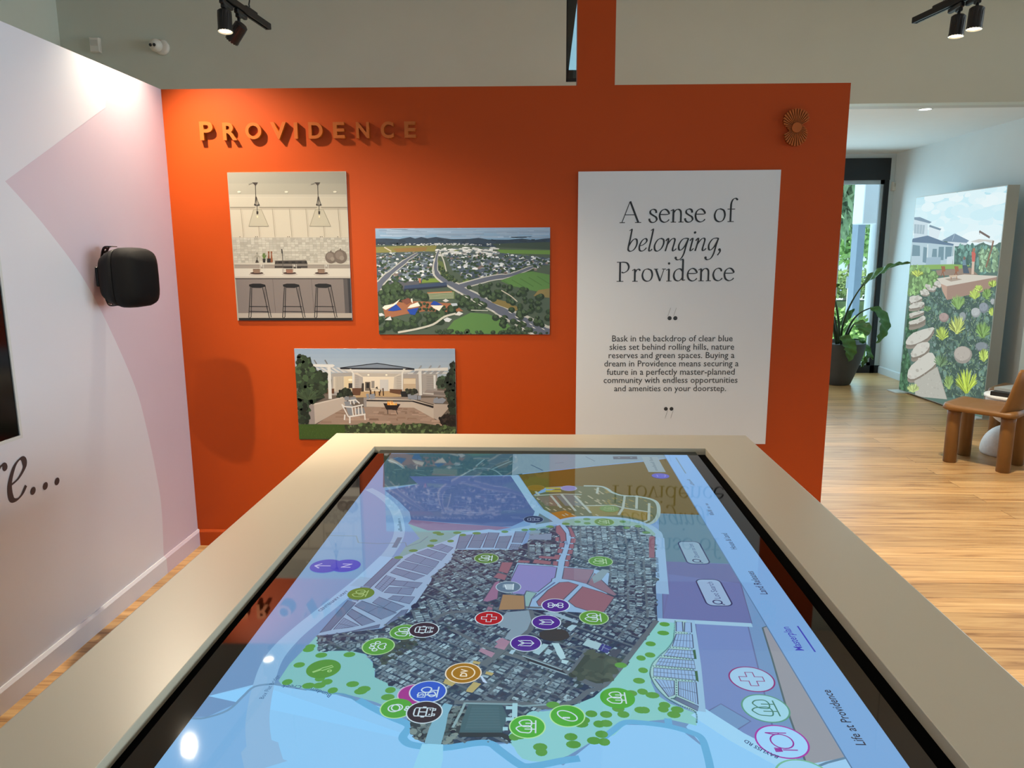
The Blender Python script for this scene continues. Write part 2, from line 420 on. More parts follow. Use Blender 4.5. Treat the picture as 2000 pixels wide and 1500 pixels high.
MB().box(-0.54, wr - 0.06, YF + 0.026, YF + 0.032, 0.12, zb - 0.02).build('pane', M['glass'], w1)
MB().box(wr + 0.01, wr + 0.16, YF - 0.02, YF - 0.001, 0.0, 0.10).build('trim_black', M['frame'], w1)

# ---------------------------------------------------------------- touchscreen table
ZT, ZG = 0.915, 0.902
TX0, TX1, TY0, TY1 = -0.786, 0.760, 0.40, 2.696
HX0, HX1, HY0, HY1 = -0.595, 0.568, 0.55, 2.503
M['cream'] = mat('cream_laminate', 'd9cdb4', 0.32, bump=0.03, bscale=300, var=0.01, vscale=2)
M['gasket'] = mat('matt_black_gasket', '020202', 0.9, var=0.1, spec=0.05)
M['bezel'] = mat('black_glass_bezel', '030303', 0.03, spec=0.6)
M['table_side'] = mat('cream_panel', 'cfc5b0', 0.45, var=0.01)
table = thing('touchscreen_table', 'large cream framed touchscreen table showing a lit estate map', 'table', (-0.013, 1.55, 0))
mb = MB()
r = 0.004; zb_ = ZT - 0.062
def loop(x0, x1, y0, y1, z): return [(x0, y0, z), (x1, y0, z), (x1, y1, z), (x0, y1, z)]
rows = [loop(HX0, HX1, HY0, HY1, ZG - 0.012), loop(HX0, HX1, HY0, HY1, ZT - 0.001), loop(HX0 - 0.001, HX1 + 0.001, HY0 - 0.001, HY1 + 0.001, ZT),
        loop(TX0 + r, TX1 - r, TY0 + r, TY1 - r, ZT), loop(TX0 + r * 0.3, TX1 - r * 0.3, TY0 + r * 0.3, TY1 - r * 0.3, ZT - r * 0.3), loop(TX0, TX1, TY0, TY1, ZT - r),
        loop(TX0, TX1, TY0, TY1, zb_), loop(HX0, HX1, HY0, HY1, zb_), loop(HX0, HX1, HY0, HY1, ZG - 0.012)]
mb.grid(rows, 0, False, True)
mb.build('table_frame', M['cream'], table)
MB().box(TX0 + 0.28, TX1 - 0.28, TY0 + 0.35, TY1 - 0.35, 0.0, zb_ + 0.01, bev=0.006).build('pedestal', M['table_side'], table)
MB().box(HX0 - 0.02, HX1 + 0.02, HY0 - 0.02, HY1 + 0.02, ZG - 0.03, ZG - 0.010).build('channel', M['gasket'], table)
GX0, GX1 = -0.574, 0.535
MB().box(GX0, GX1, HY0 + 0.012, HY1 - 0.001, ZG - 0.012, ZG, bev=0.0005).build('bezel', M['bezel'], table)

# ---------------------------------------------------------------- wall television and speaker on the mauve partition
tv = thing('wall_television', 'black screen of the television set into the white wall graphic', 'television', (XL, 1.85, 0.945))
mb = MB()
for a in ((1.10, 2.532, 0.932, 0.944), (1.10, 2.532, 1.832, 1.844)): mb.box(XL, XL + 0.008, a[0], a[1], a[2], a[3])
mb.box(XL, XL + 0.008, 2.520, 2.532, 0.944, 1.832); mb.box(XL, XL + 0.008, 1.10, 1.112, 0.944, 1.832)
mb.build('frame', mat('pale_grey_frame', 'c9cdca', 0.4, var=0.02), tv)
MB().box(XL, XL + 0.004, 1.112, 2.520, 0.944, 1.832).build('screen', mat('dark_television_glass', '030508', 0.12, spec=0.3), tv)

sp_y = hit(197, 540, 0, XL).y; sp_z = hit(197, 540, 0, XL).z
spk = thing('wall_speaker', 'black rounded loudspeaker on a perforated bracket, mauve wall', 'speaker', (XL, sp_y, sp_z), rz=R_(-14))
def sect(x, h, wd, dz=0.0, n=28, p=4.0):
    out = []
    for k in range(n):
        a = 2 * math.pi * k / n; c, s_ = math.cos(a), math.sin(a)
        out.append((x, wd / 2 * math.copysign(abs(c) ** (2 / p), c), dz + h / 2 * math.copysign(abs(s_) ** (2 / p), s_)))
    return out
M['speaker'] = mat('black_speaker_shell', '050506', 0.6, spec=0.25, bump=0.25, bscale=600, var=0.1)
M['grille'] = mat('black_speaker_grille', '040405', 0.75, spec=0.2, bump=0.5, bscale=900, var=0.1)
mb = MB(); prof = [(0.048, 0.10, 0.09), (0.050, 0.150, 0.12), (0.060, 0.185, 0.145), (0.085, 0.215, 0.160), (0.115, 0.238, 0.17), (0.143, 0.248, 0.175)]
mb.grid([sect(x, h, w, -0.004) for x, h, w in prof], 0, True, True, True); mb.build('cabinet', M['speaker'], spk, local=True)
mb = MB(); prof = [(0.144, 0.244, 0.170), (0.147, 0.252, 0.177), (0.18, 0.252, 0.178), (0.212, 0.243, 0.172), (0.232, 0.225, 0.160), (0.245, 0.16, 0.125), (0.250, 0.09, 0.08), (0.2515, 0.02, 0.02)]
mb.grid([sect(x, h, w, -0.004) for x, h, w in prof], 0, True, True, True); mb.build('grille', M['grille'], spk, local=True)
arc = catmull([(0.085, 0.128), (0.045, 0.126), (0.026, 0.09), (0.014, 0.035), (0.012, -0.035), (0.024, -0.088), (0.042, -0.124), (0.085, -0.124)], 4)
mb = MB()
for w0, w1 in ((-0.016, -0.006), (0.006, 0.016)):
    mb.grid([[(x, w0, z), (x, w1, z), (x + 0.004, w1, z * 0.97), (x + 0.004, w0, z * 0.97)] for x, z in arc], 0, False, True, True)
for i in range(0, len(arc) - 1, 2):
    (x, z), (x2, z2) = arc[i], arc[i + 1]
    mb.grid([[(x, -0.007, z), (x, 0.007, z), (x + 0.004, 0.007, z * 0.97), (x + 0.004, -0.007, z * 0.97)], [(x2, -0.007, z2), (x2, 0.007, z2), (x2 + 0.004, 0.007, z2 * 0.97), (x2 + 0.004, -0.007, z2 * 0.97)]], 0, False, True, True)
mb.build('bracket', M['black_metal'], spk, local=True)
MB().box(-0.002, 0.016, -0.035, 0.035, -0.042, 0.042, bev=0.003).build('wall_plate', M['black_metal'], spk, local=True)
mb = MB().lathe([(0.0, 0.006), (0.006, 0.006), (0.006, 0.0)], (0.018, -0.018, -0.002), 12, rot=Matrix.Rotation(R_(90), 3, 'X')); mb.build('bolt', mat('bright_bolt', 'b9b4a4', 0.3, 0.9, var=0.05), spk, local=True)

# ---------------------------------------------------------------- sensors and camera on the beige wall
M['abs'] = mat('white_sensor_plastic', 'd6d6cc', 0.4, var=0.02)
def sensor(px, py, w, h, Y, name, label, tilt=0.0, d=0.05):
    c = hit(px, py, 1, Y); t = thing(name, label, 'sensor', (c.x, Y, c.z - h / 2), rz=tilt)
    mb = MB(); mb.grid([[(-w / 2 * k, -dd, h * (0.5 - 0.5 * q)), (w / 2 * k, -dd, h * (0.5 - 0.5 * q)), (w / 2 * k, -dd, h * (0.5 + 0.5 * q)), (-w / 2 * k, -dd, h * (0.5 + 0.5 * q))] for dd, k, q in ((-0.002, 1, 1), (d * 0.7, 1, 1), (d * 0.95, 0.9, 0.93), (d, 0.8, 0.86))], 0, False, True, True)
    mb.build('housing', M['abs'], t, local=True)
    mb = MB(); mb.grid([[(-w * 0.36, -d - 0.006 * math.sin(math.pi * k / 6) - 0.0005, h * (0.42 + 0.40 * k / 6)), (w * 0.36, -d - 0.006 * math.sin(math.pi * k / 6) - 0.0005, h * (0.42 + 0.40 * k / 6))] for k in range(7)], 0, True)
    mb.build('lens', mat('milky_lens', 'c2c3ba', 0.25, var=0.01), t, local=True); return t
sensor(189, 90, 0.080, 0.118, YB, 'motion_sensor', 'small white motion sensor on the beige wall above the mauve partition', R_(8))
sensor(1747, 364, 0.080, 0.110, YF, 'motion_sensor', 'small white sensor beside the black framed window head')
c = hit(313, 92, 1, YB)
t = thing('security_camera', 'white ball security camera with two dark lenses on the beige wall', 'camera', (c.x, YB, c.z))
MB().lathe([(0.0, 0.03), (0.045, 0.03), (0.060, 0.022), (0.063, -0.002), (0, -0.002)], (0.02, 0, -0.005), 28, rot=Matrix.Rotation(R_(90), 3, 'X')).build('mount', M['abs'], t, local=True)
ax = Matrix.Rotation(R_(90), 3, 'X')
look = Vector((0.35, -1, -0.28)).normalized().to_track_quat('Z', 'Y').to_matrix()
look = Vector((-0.04, -1, -0.25)).normalized().to_track_quat('Z', 'Y').to_matrix()
MB().lathe([(0.052 * math.sin(R_(a)), 0.052 * math.cos(R_(a))) for a in range(24, 181, 12)] + [], (-0.01, -0.055, 0), 28, rot=look).build('ball', M['abs'], t, local=True)
MB().lathe([(0.0, 0.049), (0.0222, 0.0475)], (-0.01, -0.055, 0), 28, rot=look).build('face', mat('camera_face', 'c8c8be', 0.3, var=0.02), t, local=True)
for dx in (-0.019, 0.013):
    q = Vector((-0.01, -0.055, 0)) + look @ Vector((dx, 0.004, 0.0495))
    MB().lathe([(0.0, 0.004), (0.010, 0.0035), (0.013, 0.0), (0.013, -0.004)], q, 18, rot=look).build('lens', mat('camera_lens', '17181a', 0.15, var=0.1), t, local=True)

# ---------------------------------------------------------------- track lights
M['led'] = mat('lit_led', 'fff3d0', 0.5, emit='fff0c8', estr=14.0)
M['chrome_ring'] = mat('bright_reflector', 'e8e4d8', 0.15, 0.9, emit='fff0d0', estr=0.6)
TRK = []
def rail(p_far, p_near, name, label):
    """a length of track from its far end to its near end"""
    t = thing(name, label, 'track', p_far); d = (p_near - p_far); L = d.length; d.normalize()
    t.rotation_euler = d.to_track_quat('Y', 'Z').to_euler()
    mb = MB()
    mb.grid([[(-0.018, y, 0.0), (-0.006, y, 0.0), (-0.006, y, 0.010), (0.006, y, 0.010), (0.006, y, 0.0), (0.018, y, 0.0), (0.018, y, 0.034), (-0.018, y, 0.034)] for y in (0, L)], 0, False, True, True)
    mb.build('rail', M['black_metal'], t, local=True)
    MB().box(-0.019, 0.019, -0.012, 0.001, -0.001, 0.035, bev=0.002).build('end_cap', M['black'], t, local=True)
    MB().box(-0.014, 0.014, 0.16, 0.30, 0.034, 0.050, bev=0.004).build('clip', M['black'], t, local=True)
    MB().tube([(0, 0.24, 0.05), (0, 0.24, 0.075), (0, 0.24, 3.69 - p_far.z)], 0.0012, 6).build('wire', mat('steel_wire', '3c3a30', 0.4, 0.6, var=0.1), t, local=True)
    MB().tube([(0, 0.24, 0.058), (0.003, 0.24, 0.07), (-0.003, 0.24, 0.095), (0, 0.24, 0.105)], 0.004, 8).build('carabiner', M['black_metal'], t, local=True)
    TRK.append(t); return t
def spot(top, body, aim, name, label, lit=True, r=0.040, h=0.118, watts=0, cone=100, blend=0.5):
    """adapter at top under the rail, a stem down to a ribbed can at body that points along aim"""
    t = thing(name, label, 'spotlight', top, 'black track spotlights')
    top, body = Vector(top), Vector(body); q = body - top
    MB().box(-0.013, 0.013, -0.035, 0.105, -0.030, -0.0035, bev=0.004).build('adapter', M['black'], t, local=True); MB().box(-0.012, 0.012, -0.02, 0.02, -0.048, -0.028, bev=0.003).build('joint', M['black'], t, local=True)
    MB().tube([(0, 0, -0.03), (0, 0, q.z * 0.6), q], 0.009, 10).build('stem', M['black_metal'], t, local=True)
    rot = Vector(aim).normalized().to_track_quat('Z', 'Y').to_matrix()
    mb = MB(); rows = []
    for rr, z in ((0.0, -0.03), (r * 0.72, -0.03), (r * 0.95, -0.022), (r * 0.97, 0.0), (r * 0.97, h - 0.045), (r, h - 0.044), (r, h - 0.03)):
        row = []
        for k in range(48):
            a = 2 * math.pi * k / 48; f = rr * (0.93 if (k % 4 < 1 and -0.01 < z < h - 0.045) else 1.0)
            row.append(q + rot @ Vector((f * math.cos(a), f * math.sin(a), z)))
        rows.append(row)
    mb.grid(rows, 0, False, True); mb.build('can', M['black'], t, local=True)
    MB().lathe([(r, h - 0.034), (r, h - 0.03), (r * 0.9, h - 0.03), (r * 0.80, h - 0.037)], q, 32, rot=rot).build('trim_ring', M['chrome_ring'] if lit else M['black_metal'], t, local=True)
    MB().lathe([(0, h - 0.036), (r * 0.80, h - 0.036)], q, 32, rot=rot).build('lens', M['led'] if lit else mat('dark_lens', '1a1a1c', 0.2, var=0.1), t, local=True)
    if watts:
        d = Vector(aim).normalized(); p = body + d * (h + 0.01)
        lamp('spot_beam', 'SPOT', p, watts, WARM, p + d, spot_size=R_(cone), spot_blend=blend, shadow_soft_size=0.022)
    return t
zr = 2.985
pf = hit(523, 57, 2, zr - 0.0); pn = hit(440, 1, 2, zr); pn = pf + (pn - pf).normalized() * 4.6
rail(pf, pn, 'lighting_track', 'black lighting track above the mauve partition, near the wall camera')
d1 = (pn - pf).normalized()
def below(t_, px): return t_
def on_rail(pf, d, px):
    best = min((abs((CAMROT.transposed() @ ((pf + d * k) - EYE)).x / (CAMROT.transposed() @ ((pf + d * k) - EYE)).z * FPX + 1000 - px), k) for k in [i * 0.01 for i in range(0, 150)])
    return pf + d * best[1]
a = on_rail(pf, d1, 465); spot(a, a + Vector((0.0, 0, -0.105)), (-0.75, 0.25, -0.8), 'track_spotlight', 'black spotlight tilted sideways with its face hidden, on the track by the wall camera', watts=70, cone=80)
a = on_rail(pf, d1, 437); spot(a, a + Vector((0.0, 0, -0.085)), (0.02, -0.10, -1), 'track_spotlight', 'lit ribbed spotlight pointing down from the track by the wall camera', watts=150, cone=100)
def along(pf, d, y): return pf + d * ((y - pf.y) / d.y)
a = along(pf, d1, 3.42); spot(a, a + Vector((-1.898 - a.x, 0, -0.09)), (0.32, -0.10, -1), 'track_spotlight', 'lit spotlight above the picture, mirrored in the near left corner of the map screen', watts=W_MAIN, cone=112, blend=1.0)
a = along(pf, d1, 1.75); spot(a, a + Vector((0.05, 0, -0.12)), (1.45, 2.04, -2.4), 'track_spotlight', 'added unseen spotlight nearest the camera over the left wall', watts=W_WALL_FILL, cone=58, blend=1.0)  # unseen spotlight added to brighten the lower part of the orange wall
pf2 = hit(1788, 45, 2, zr); pn2 = hit(1882, 2, 2, zr); pn2 = pf2 + (pn2 - pf2).normalized() * 4.6
rail(pf2, pn2, 'lighting_track', 'black lighting track above the opening to the side room')
d2 = (pn2 - pf2).normalized()
a = on_rail(pf2, d2, 1874); spot(a, a + Vector((0, 0, -0.095)), (-0.06, -0.02, -1), 'track_spotlight', 'lit black spotlight hanging lower on the track above the side room', watts=150, cone=100)
a = on_rail(pf2, d2, 1911); spot(a, a + Vector((0, 0, -0.095)), (-0.06, -0.02, -1), 'track_spotlight', 'lit black spotlight hanging higher on the track above the side room', watts=150, cone=100)
a = along(pf2, d2, 2.6); spot(a, a + Vector((0, 0, -0.12)), (-0.05, 0.1, -1), 'track_spotlight', 'added unseen spotlight over the floor at the right of the table', watts=W_FLOOR_FILL, cone=90, blend=0.9)  # unseen spotlight added to light the floor and bounce onto the wall
# ceiling downlight of the side room
c = hit(1807, 213, 2, ZC - 0.006)
t = thing('ceiling_downlight', 'round lit downlight in the white side room ceiling', 'ceiling light', c)
MB().lathe([(0.062, 0.0), (0.060, -0.006), (0.050, -0.006), (0.048, 0.0)], (0, 0, 0.001), 36).build('trim_ring', M['white'], t, local=True)
MB().lathe([(0.0, -0.002), (0.050, -0.002)], (0, 0, 0), 36).build('diffuser', mat('lit_diffuser', 'ffffff', 0.5, emit='ffffff', estr=6.0), t, local=True)
lamp('downlight', 'SPOT', c + Vector((0, 0, -0.02)), 25, (1, 0.95, 0.88), c + Vector((0, 0, -2)), spot_size=R_(110), spot_blend=0.5, shadow_soft_size=0.05)

# ---------------------------------------------------------------- tan chairs, pedestal table, books
M['tan'] = mat('tan_leather', '80592c', 0.42, bump=0.12, bscale=180, var=0.05, vscale=10)
chair0 = None
def make_chair(label, loc, rz):
    t = thing('lounge_chair', label, 'chair', loc, 'tan leather chairs by the white pedestal table', rz)
    hx, hy = 0.20, 0.205                           # seat half width, half depth; front towards +y
    def rr(x, y, n=7, p=0.06):
        out = []
        for cx, cy, a0 in ((x - p, y - p, 0), (-x + p, y - p, 90), (-x + p, -y + p, 180), (x - p, -y + p, 270)):
            for k in range(n): a = R_(a0 + 90 * k / (n - 1)); out.append((cx + p * math.cos(a), cy + p * math.sin(a)))
        return out
    mb = MB()
    mb.grid([[(x, y + 0.0, z + (0.012 * abs(y / hy) ** 3 if k > 2 else 0)) for x, y in rr(hx * q + 0.03, hy * q + 0.035)] for k, (q, z) in enumerate(((0.90, 0.408), (0.99, 0.412), (1.05, 0.424), (1.0, 0.440), (0.85, 0.446), (0.4, 0.443)))], 0, True, True, True)
    mb.build('seat', M['tan'], t, local=True)
    rows = []
    for z, y, tk, wd in ((0.415, -0.19, 0.085, 0.225), (0.455, -0.205, 0.07, 0.232), (0.50, -0.222, 0.058, 0.236), (0.58, -0.245, 0.05, 0.238), (0.68, -0.268, 0.045, 0.236), (0.745, -0.28, 0.038, 0.225), (0.765, -0.283, 0.02, 0.21)):
        row = []
        for k in range(28):
            a = 2 * math.pi * k / 28; c, s_ = math.cos(a), math.sin(a)
            x = wd * math.copysign(abs(c) ** 0.55, c); yy = tk / 2 * math.copysign(abs(s_) ** 0.7, s_)
            row.append((x, y + yy + 0.05 * (x / wd) ** 2, z))
        rows.append(row)
    mb = MB(); mb.grid(rows, 0, True, True, True); mb.build('backrest', M['tan'], t, local=True)
    for x, y in ((-0.145, 0.178), (0.145, 0.178), (-0.145, -0.178), (0.145, -0.178)):
        MB().lathe([(0.0, 0.0), (0.043, 0.0), (0.046, 0.004), (0.046, 0.37), (0.049, 0.412), (0.0, 0.412)], (x, y, 0), 24).build('leg', M['tan'], t, local=True)
    return t
cp = Vector((3.342, 5.524, 0)); face = Vector((-0.237, 0.262, 0))
make_chair('tan leather chair with thick round legs, standing in front of the white pedestal table', cp, math.atan2(-face.x, face.y))
cp2 = hit(1985, 838, 2, 0); make_chair('tan leather chair half hidden behind the white pedestal table', Vector((4.03, 6.14, 0)), math.atan2(-face.x, face.y))
M['stone'] = mat('white_terrazzo', 'f0f3f3', 0.5, bump=0.1, bscale=60, var=0.05, vscale=60)
tp = Vector((3.69, 5.79, 0))
t = thing('pedestal_table', 'white round side table made of two stacked half domes', 'table', tp)
R0 = 0.195
MB().lathe([(0, 0.0), (R0 * 0.97, 0.0), (R0, 0.02)] + [(R0 * math.cos(R_(a)), 0.02 + 0.215 * math.sin(R_(a))) for a in range(10, 91, 8)], (0, 0, 0), 48).build('base_dome', M['stone'], t, local=True)
MB().lathe([(R0 * 0.98 * math.cos(R_(a)), 0.455 - 0.222 * math.sin(R_(a))) for a in range(90, -1, -9)], (0, 0, 0), 48).build('bowl', M['stone'], t, local=True)
MB().lathe([(0, 0.453), (R0 * 1.02, 0.453), (R0 * 1.04, 0.458), (R0 * 1.04, 0.472), (R0 * 1.02, 0.476), (0, 0.476)], (0, 0, 0), 48).build('tabletop', M['stone'], t, local=True)
def book(label, c, z, w, d, h, rz, mc, group='books on the pedestal table'):
    t = thing('book', label, 'book', (c[0], c[1], z), group, rz)
    mb = MB().box(-w / 2, w / 2, -d / 2, d / 2, 0, 0.003); mb.box(-w / 2, w / 2, -d / 2, d / 2, h - 0.003, h); mb.box(-w / 2, -w / 2 + 0.003, -d / 2, d / 2, 0.003, h - 0.003)
    mb.build('cover', mc, t, local=True)
    MB().box(-w / 2 + 0.004, w / 2 - 0.005, -d / 2 + 0.005, d / 2 - 0.005, 0.003, h - 0.003).build('pages', mat('paper', 'd9d5c8', 0.8, bump=0.2, bscale=300), t, local=True)
    return t
bk = book('thick black book lying under the pale book on the white side table', (3.68, 5.77), 0.4765, 0.30, 0.22, 0.032, R_(35), mat('black_cover', '191a1a', 0.5, var=0.1))
bk2 = book('pale grey book lying on top of the black book', (3.71, 5.80), 0.509, 0.25, 0.20, 0.022, R_(28), mat('pale_cover', 'aab4b6', 0.5, var=0.05))

# ---------------------------------------------------------------- potted plant by the window
M['pot'] = mat('charcoal_pot', '4b4e50', 0.65, bump=0.2, bscale=120, var=0.12)
M['leaf'] = mat('deep_green_leaf', '4f7e3e', 0.32, bump=0.2, bscale=60, var=0.25, vscale=14)
M['stalk'] = mat('green_stalk', '2b4023', 0.45, var=0.2)
pc = hit(1632, 749, 2, 0)
plant = thing('potted_plant', 'big leafy plant in a charcoal pot by the tall window', 'plant', (pc.x, pc.y, 0))
prof = [(0, 0), (0.15, 0), (0.165, 0.012), (0.205, 0.12), (0.255, 0.27), (0.29, 0.40), (0.305, 0.50), (0.305, 0.512), (0.285, 0.512), (0.275, 0.46), (0, 0.46)]
MB().lathe(prof, (0, 0, 0), 48).build('pot', M['pot'], plant, local=True)
MB().lathe([(0, 0.475), (0.15, 0.478), (0.277, 0.468)], (0, 0, 0), 32).build('soil', mat('dark_soil', '2a231c', 0.9, bump=0.8, bscale=60, var=0.3), plant, local=True)
def pp(x, y, Y): return hit(1600 + x / 5, 480 + y / 5, 1, Y)
def leaf(spine, widths, Y0, Y1, side=(0.2, -1, 0.3), stalk=None, mt='leaf', fold=0.25):
    sp = catmull([(*pp(x, y, Y0 + (Y1 - Y0) * i / (len(spine) - 1)),) for i, (x, y) in enumerate(spine)], 5)
    P = [Vector(p) for p in sp]; n = len(P); up = Vector(side).normalized(); A, rowsT = [], []
    for i, p in enumerate(P):
        t = (P[min(i + 1, n - 1)] - P[max(i - 1, 0)]).normalized(); b = t.cross(up).normalized(); nn = b.cross(t)
        f = i / (n - 1) * (len(widths) - 1); j = min(int(f), len(widths) - 2); w = (widths[j] * (1 - (f - j)) + widths[j + 1] * (f - j)) / 5 * 0.00655
        rp = 1 + 0.10 * math.sin(i * 1.9)
        rowsT.append([p + b * w * k * rp + nn * (fold * w * abs(k) + 0.012 * math.sin(i * 1.3 + k * 3)) for k in (-1, -0.66, -0.33, 0, 0.33, 0.66, 1)])
    mb = MB(); mb.grid(rowsT, 0, True); mb.grid([[q - up * 0.002 for q in r][::-1] for r in rowsT], 0, True)
    o = mb.build('leaf', M[mt], plant)
    if stalk:
        sp = catmull([(*pp(x, y, pc.y + (Y0 - pc.y) * i / (len(stalk) - 1)),) for i, (x, y) in enumerate(stalk)], 5)
        m2 = MB().tube(sp, [0.016 - 0.009 * i / (len(sp) - 1) for i in range(len(sp))], 8); m2.build('stalk', M['stalk'], plant)
    return o
yc = pc.y
leaf([(432, 372), (520, 300), (620, 245), (720, 195), (810, 175), (888, 165)], [8, 46, 42, 30, 20, 3], yc - 0.35, yc - 0.75, (0.1, -0.7, 0.8), [(205, 950), (225, 800), (270, 650), (345, 500), (432, 372)])
leaf([(500, 608), (575, 640), (625, 720), (630, 800), (595, 890), (558, 952)], [8, 45, 62, 58, 34, 3], yc - 0.2, yc - 0.3, (0.5, -1, 0.3), [(245, 950), (260, 870), (320, 740), (400, 655), (500, 608)])
leaf([(350, 752), (400, 770), (440, 810), (460, 878)], [10, 52, 66, 12], yc - 0.3, yc - 0.45, (0.1, -1, 0.5), [(250, 960), (290, 850), (320, 790), (350, 752)])
leaf([(205, 890), (260, 925), (295, 990), (300, 1060), (290, 1130)], [10, 58, 62, 48, 3], yc - 0.36, yc - 0.42, (0.2, -1, 0.4), [(215, 960), (208, 920), (205, 890)])
leaf([(392, 920), (440, 965), (485, 1045), (525, 1112)], [8, 28, 34, 3], yc - 0.1, yc - 0.05, (0.2, -1, 0.6), [(280, 950), (340, 915), (392, 920)])
leaf([(478, 1030), (462, 1090), (435, 1140), (408, 1188)], [5, 22, 22, 3], yc + 0.1, yc + 0.1, (0.3, -1, 0.2))
leaf([(110, 400), (150, 392), (205, 380)], [26, 24, 3], yc - 0.1, yc - 0.1, (0.2, -1, 0.2), [(195, 950), (190, 740), (160, 560), (110, 430), (100, 400)])
leaf([(205, 770), (250, 720), (300, 660), (342, 615)], [12, 34, 26, 3], yc + 0.25, yc + 0.3, (0.3, -1, 0.3), [(190, 950), (190, 850), (205, 770)])
leaf([(130, 640), (110, 560), (90, 480), (80, 420)], [8, 60, 60, 4], yc + 0.1, yc + 0.2, (0.3, -1, 0.2), [(170, 960), (150, 800), (130, 640)])
for q in ([(165, 950), (140, 820), (110, 640), (60, 480)], [(180, 960), (172, 820), (150, 690)]):
    sp = catmull([(*pp(x, y, yc + 0.02 * i),) for i, (x, y) in enumerate(q)], 5); MB().tube(sp, 0.012, 8).build('stalk', M['stalk'], plant)

# ---------------------------------------------------------------- the lit map on the table's screen
mp = Pic((0, 0, ZG + 0.0004), (1, 0, 0), (0, 1, 0), step=0.00004)
mp.ext = (-0.526, 0.497, 0.62, 2.460)
DX0, DX1, DY0, DY1 = -0.526, 0.497, 0.62, 2.460
rm = random.Random(11)
def mixc(a, b, t): return tuple(a[i] * (1 - t) + b[i] * t for i in range(3))
mp.fill([(DX0, DY0), (DX1, DY0), (DX1, DY1), (DX0, DY1)], (106, 146, 190), 1)
# lighter tints at the near end: screen brightness falloff painted into the map colours
mp.crop(0, 0, 1)
mp.poly([(405, 1360), (520, 1336), (650, 1355), (760, 1385), (800, 1425), (870, 1460), (1000, 1452), (1100, 1495), (1200, 1415), (1320, 1418), (1400, 1480), (1560, 1600), (480, 1600), (500, 1336)], (136, 196, 240), 2)
mp.poly([(520, 1336), (500, 1600), (120, 1600), (300, 1403), (405, 1400), (460, 1375), (490, 1345)], (122, 174, 220), 2)
mp.poly([(1366, 1390), (1450, 1440), (1640, 1600), (1400, 1600), (1385, 1470), (1340, 1420)], (136, 198, 242), 2)
# ---- far end: bushland, blue-grey reserve, ochre release area
mp.crop(600, 840, 5)
mp.poly([(790, 230), (2100, 230), (2100, 440), (1050, 455), (1080, 530), (740, 560), (745, 340)], (48, 84, 100), 3)
mp.poly([(1000, 452), (2000, 450), (2010, 455), (2060, 470), (2240, 760), (2215, 842), (2000, 940), (1900, 945), (1015, 875), (1000, 800), (900, 700), (760, 590), (1080, 530)], (72, 94, 144), 4)
mp.poly([(1015, 875), (1400, 910), (1900, 945), (2000, 950), (1850, 978), (1180, 982), (985, 915)], (118, 102, 138), 5)
for q in ([(1500, 450), (1650, 375), (1810, 385), (1900, 442)], [(1810, 380), (2000, 300)], [(780, 290), (860, 320), (940, 375)], [(740, 560), (900, 545), (1080, 525)], [(1650, 350), (1730, 285)]):
    mp.line(q, 0.006, (96, 130, 142), 6, smooth=4)
for k in range(60):
    x, y = rm.uniform(1100, 2000), rm.uniform(480, 860); mp.line([(x, y), (x + rm.uniform(30, 130), y + rm.uniform(-8, 14))], 0.0025, (104, 124, 166), 5)
for k in range(26):
    x, y = rm.uniform(800, 2000), rm.uniform(260, 440); mp.line([(x, y), (x + rm.uniform(30, 110), y + rm.uniform(-20, 25))], 0.004, mixc((64, 98, 110), (100, 140, 150), rm.random() * 0.6), 4)
mp.crop(1000, 840, 5)
mp.poly([(10, 235), (2000, 235), (2000, 300), (1500, 275), (800, 350), (60, 430), (0, 440)], (112, 140, 156), 3)
mp.poly([(65, 437), (400, 400), (800, 355), (1300, 308), (1505, 280), (1830, 828), (1430, 815), (1415, 690), (1230, 642), (1080, 640), (900, 560), (640, 545), (330, 560), (200, 640)], (92, 80, 34), 4)
mp.poly([(200, 640), (480, 560), (640, 545), (900, 560), (1080, 640), (1230, 642), (1415, 690), (1425, 860), (1330, 915), (1290, 915), (900, 850), (650, 860), (480, 885), (330, 800)], (84, 96, 72), 5)
for i, q in enumerate(([(380, 810), (520, 785), (640, 845), (470, 880)], [(720, 735), (1000, 735), (1050, 830), (800, 850)], [(1100, 760), (1330, 800), (1330, 890), (1060, 830)], [(240, 650), (430, 640), (480, 740), (330, 740)], [(430, 640), (600, 630), (700, 740), (520, 740)])):
    mp.poly(q, [(140, 104, 44), (112, 112, 66), (122, 110, 56), (104, 100, 88), (96, 112, 112)][i], 6)
for k in range(130):
    x, y = rm.uniform(230, 1350), rm.uniform(570, 840); 
    if y < 640 and not 640 < x < 1000: continue
    mp.line([(x, y), (x + 28, y + 16)], 0.005, (148, 150, 128) if x < 900 else (126, 120, 70), 6)
for q in ([(220, 640), (480, 625), (680, 630)], [(480, 625), (620, 790)], [(610, 640), (770, 810)], [(700, 740), (1000, 735), (1090, 760), (1330, 800)], [(1100, 640), (1085, 760), (1040, 830)], [(1220, 640), (1215, 770)], [(1340, 715), (1335, 880), (1290, 900)], [(380, 640), (480, 760)], [(840, 560), (830, 620)], [(230, 600), (270, 640)]):
    mp.line(q, 0.007, (146, 164, 158), 7)
for k in range(26):
    x, y = 335 + (k % 13) * 11, 560 + (k // 13) * 28; mp.line([(x, y), (x + 6, y + 16)], 0.006, (150, 150, 70), 7)
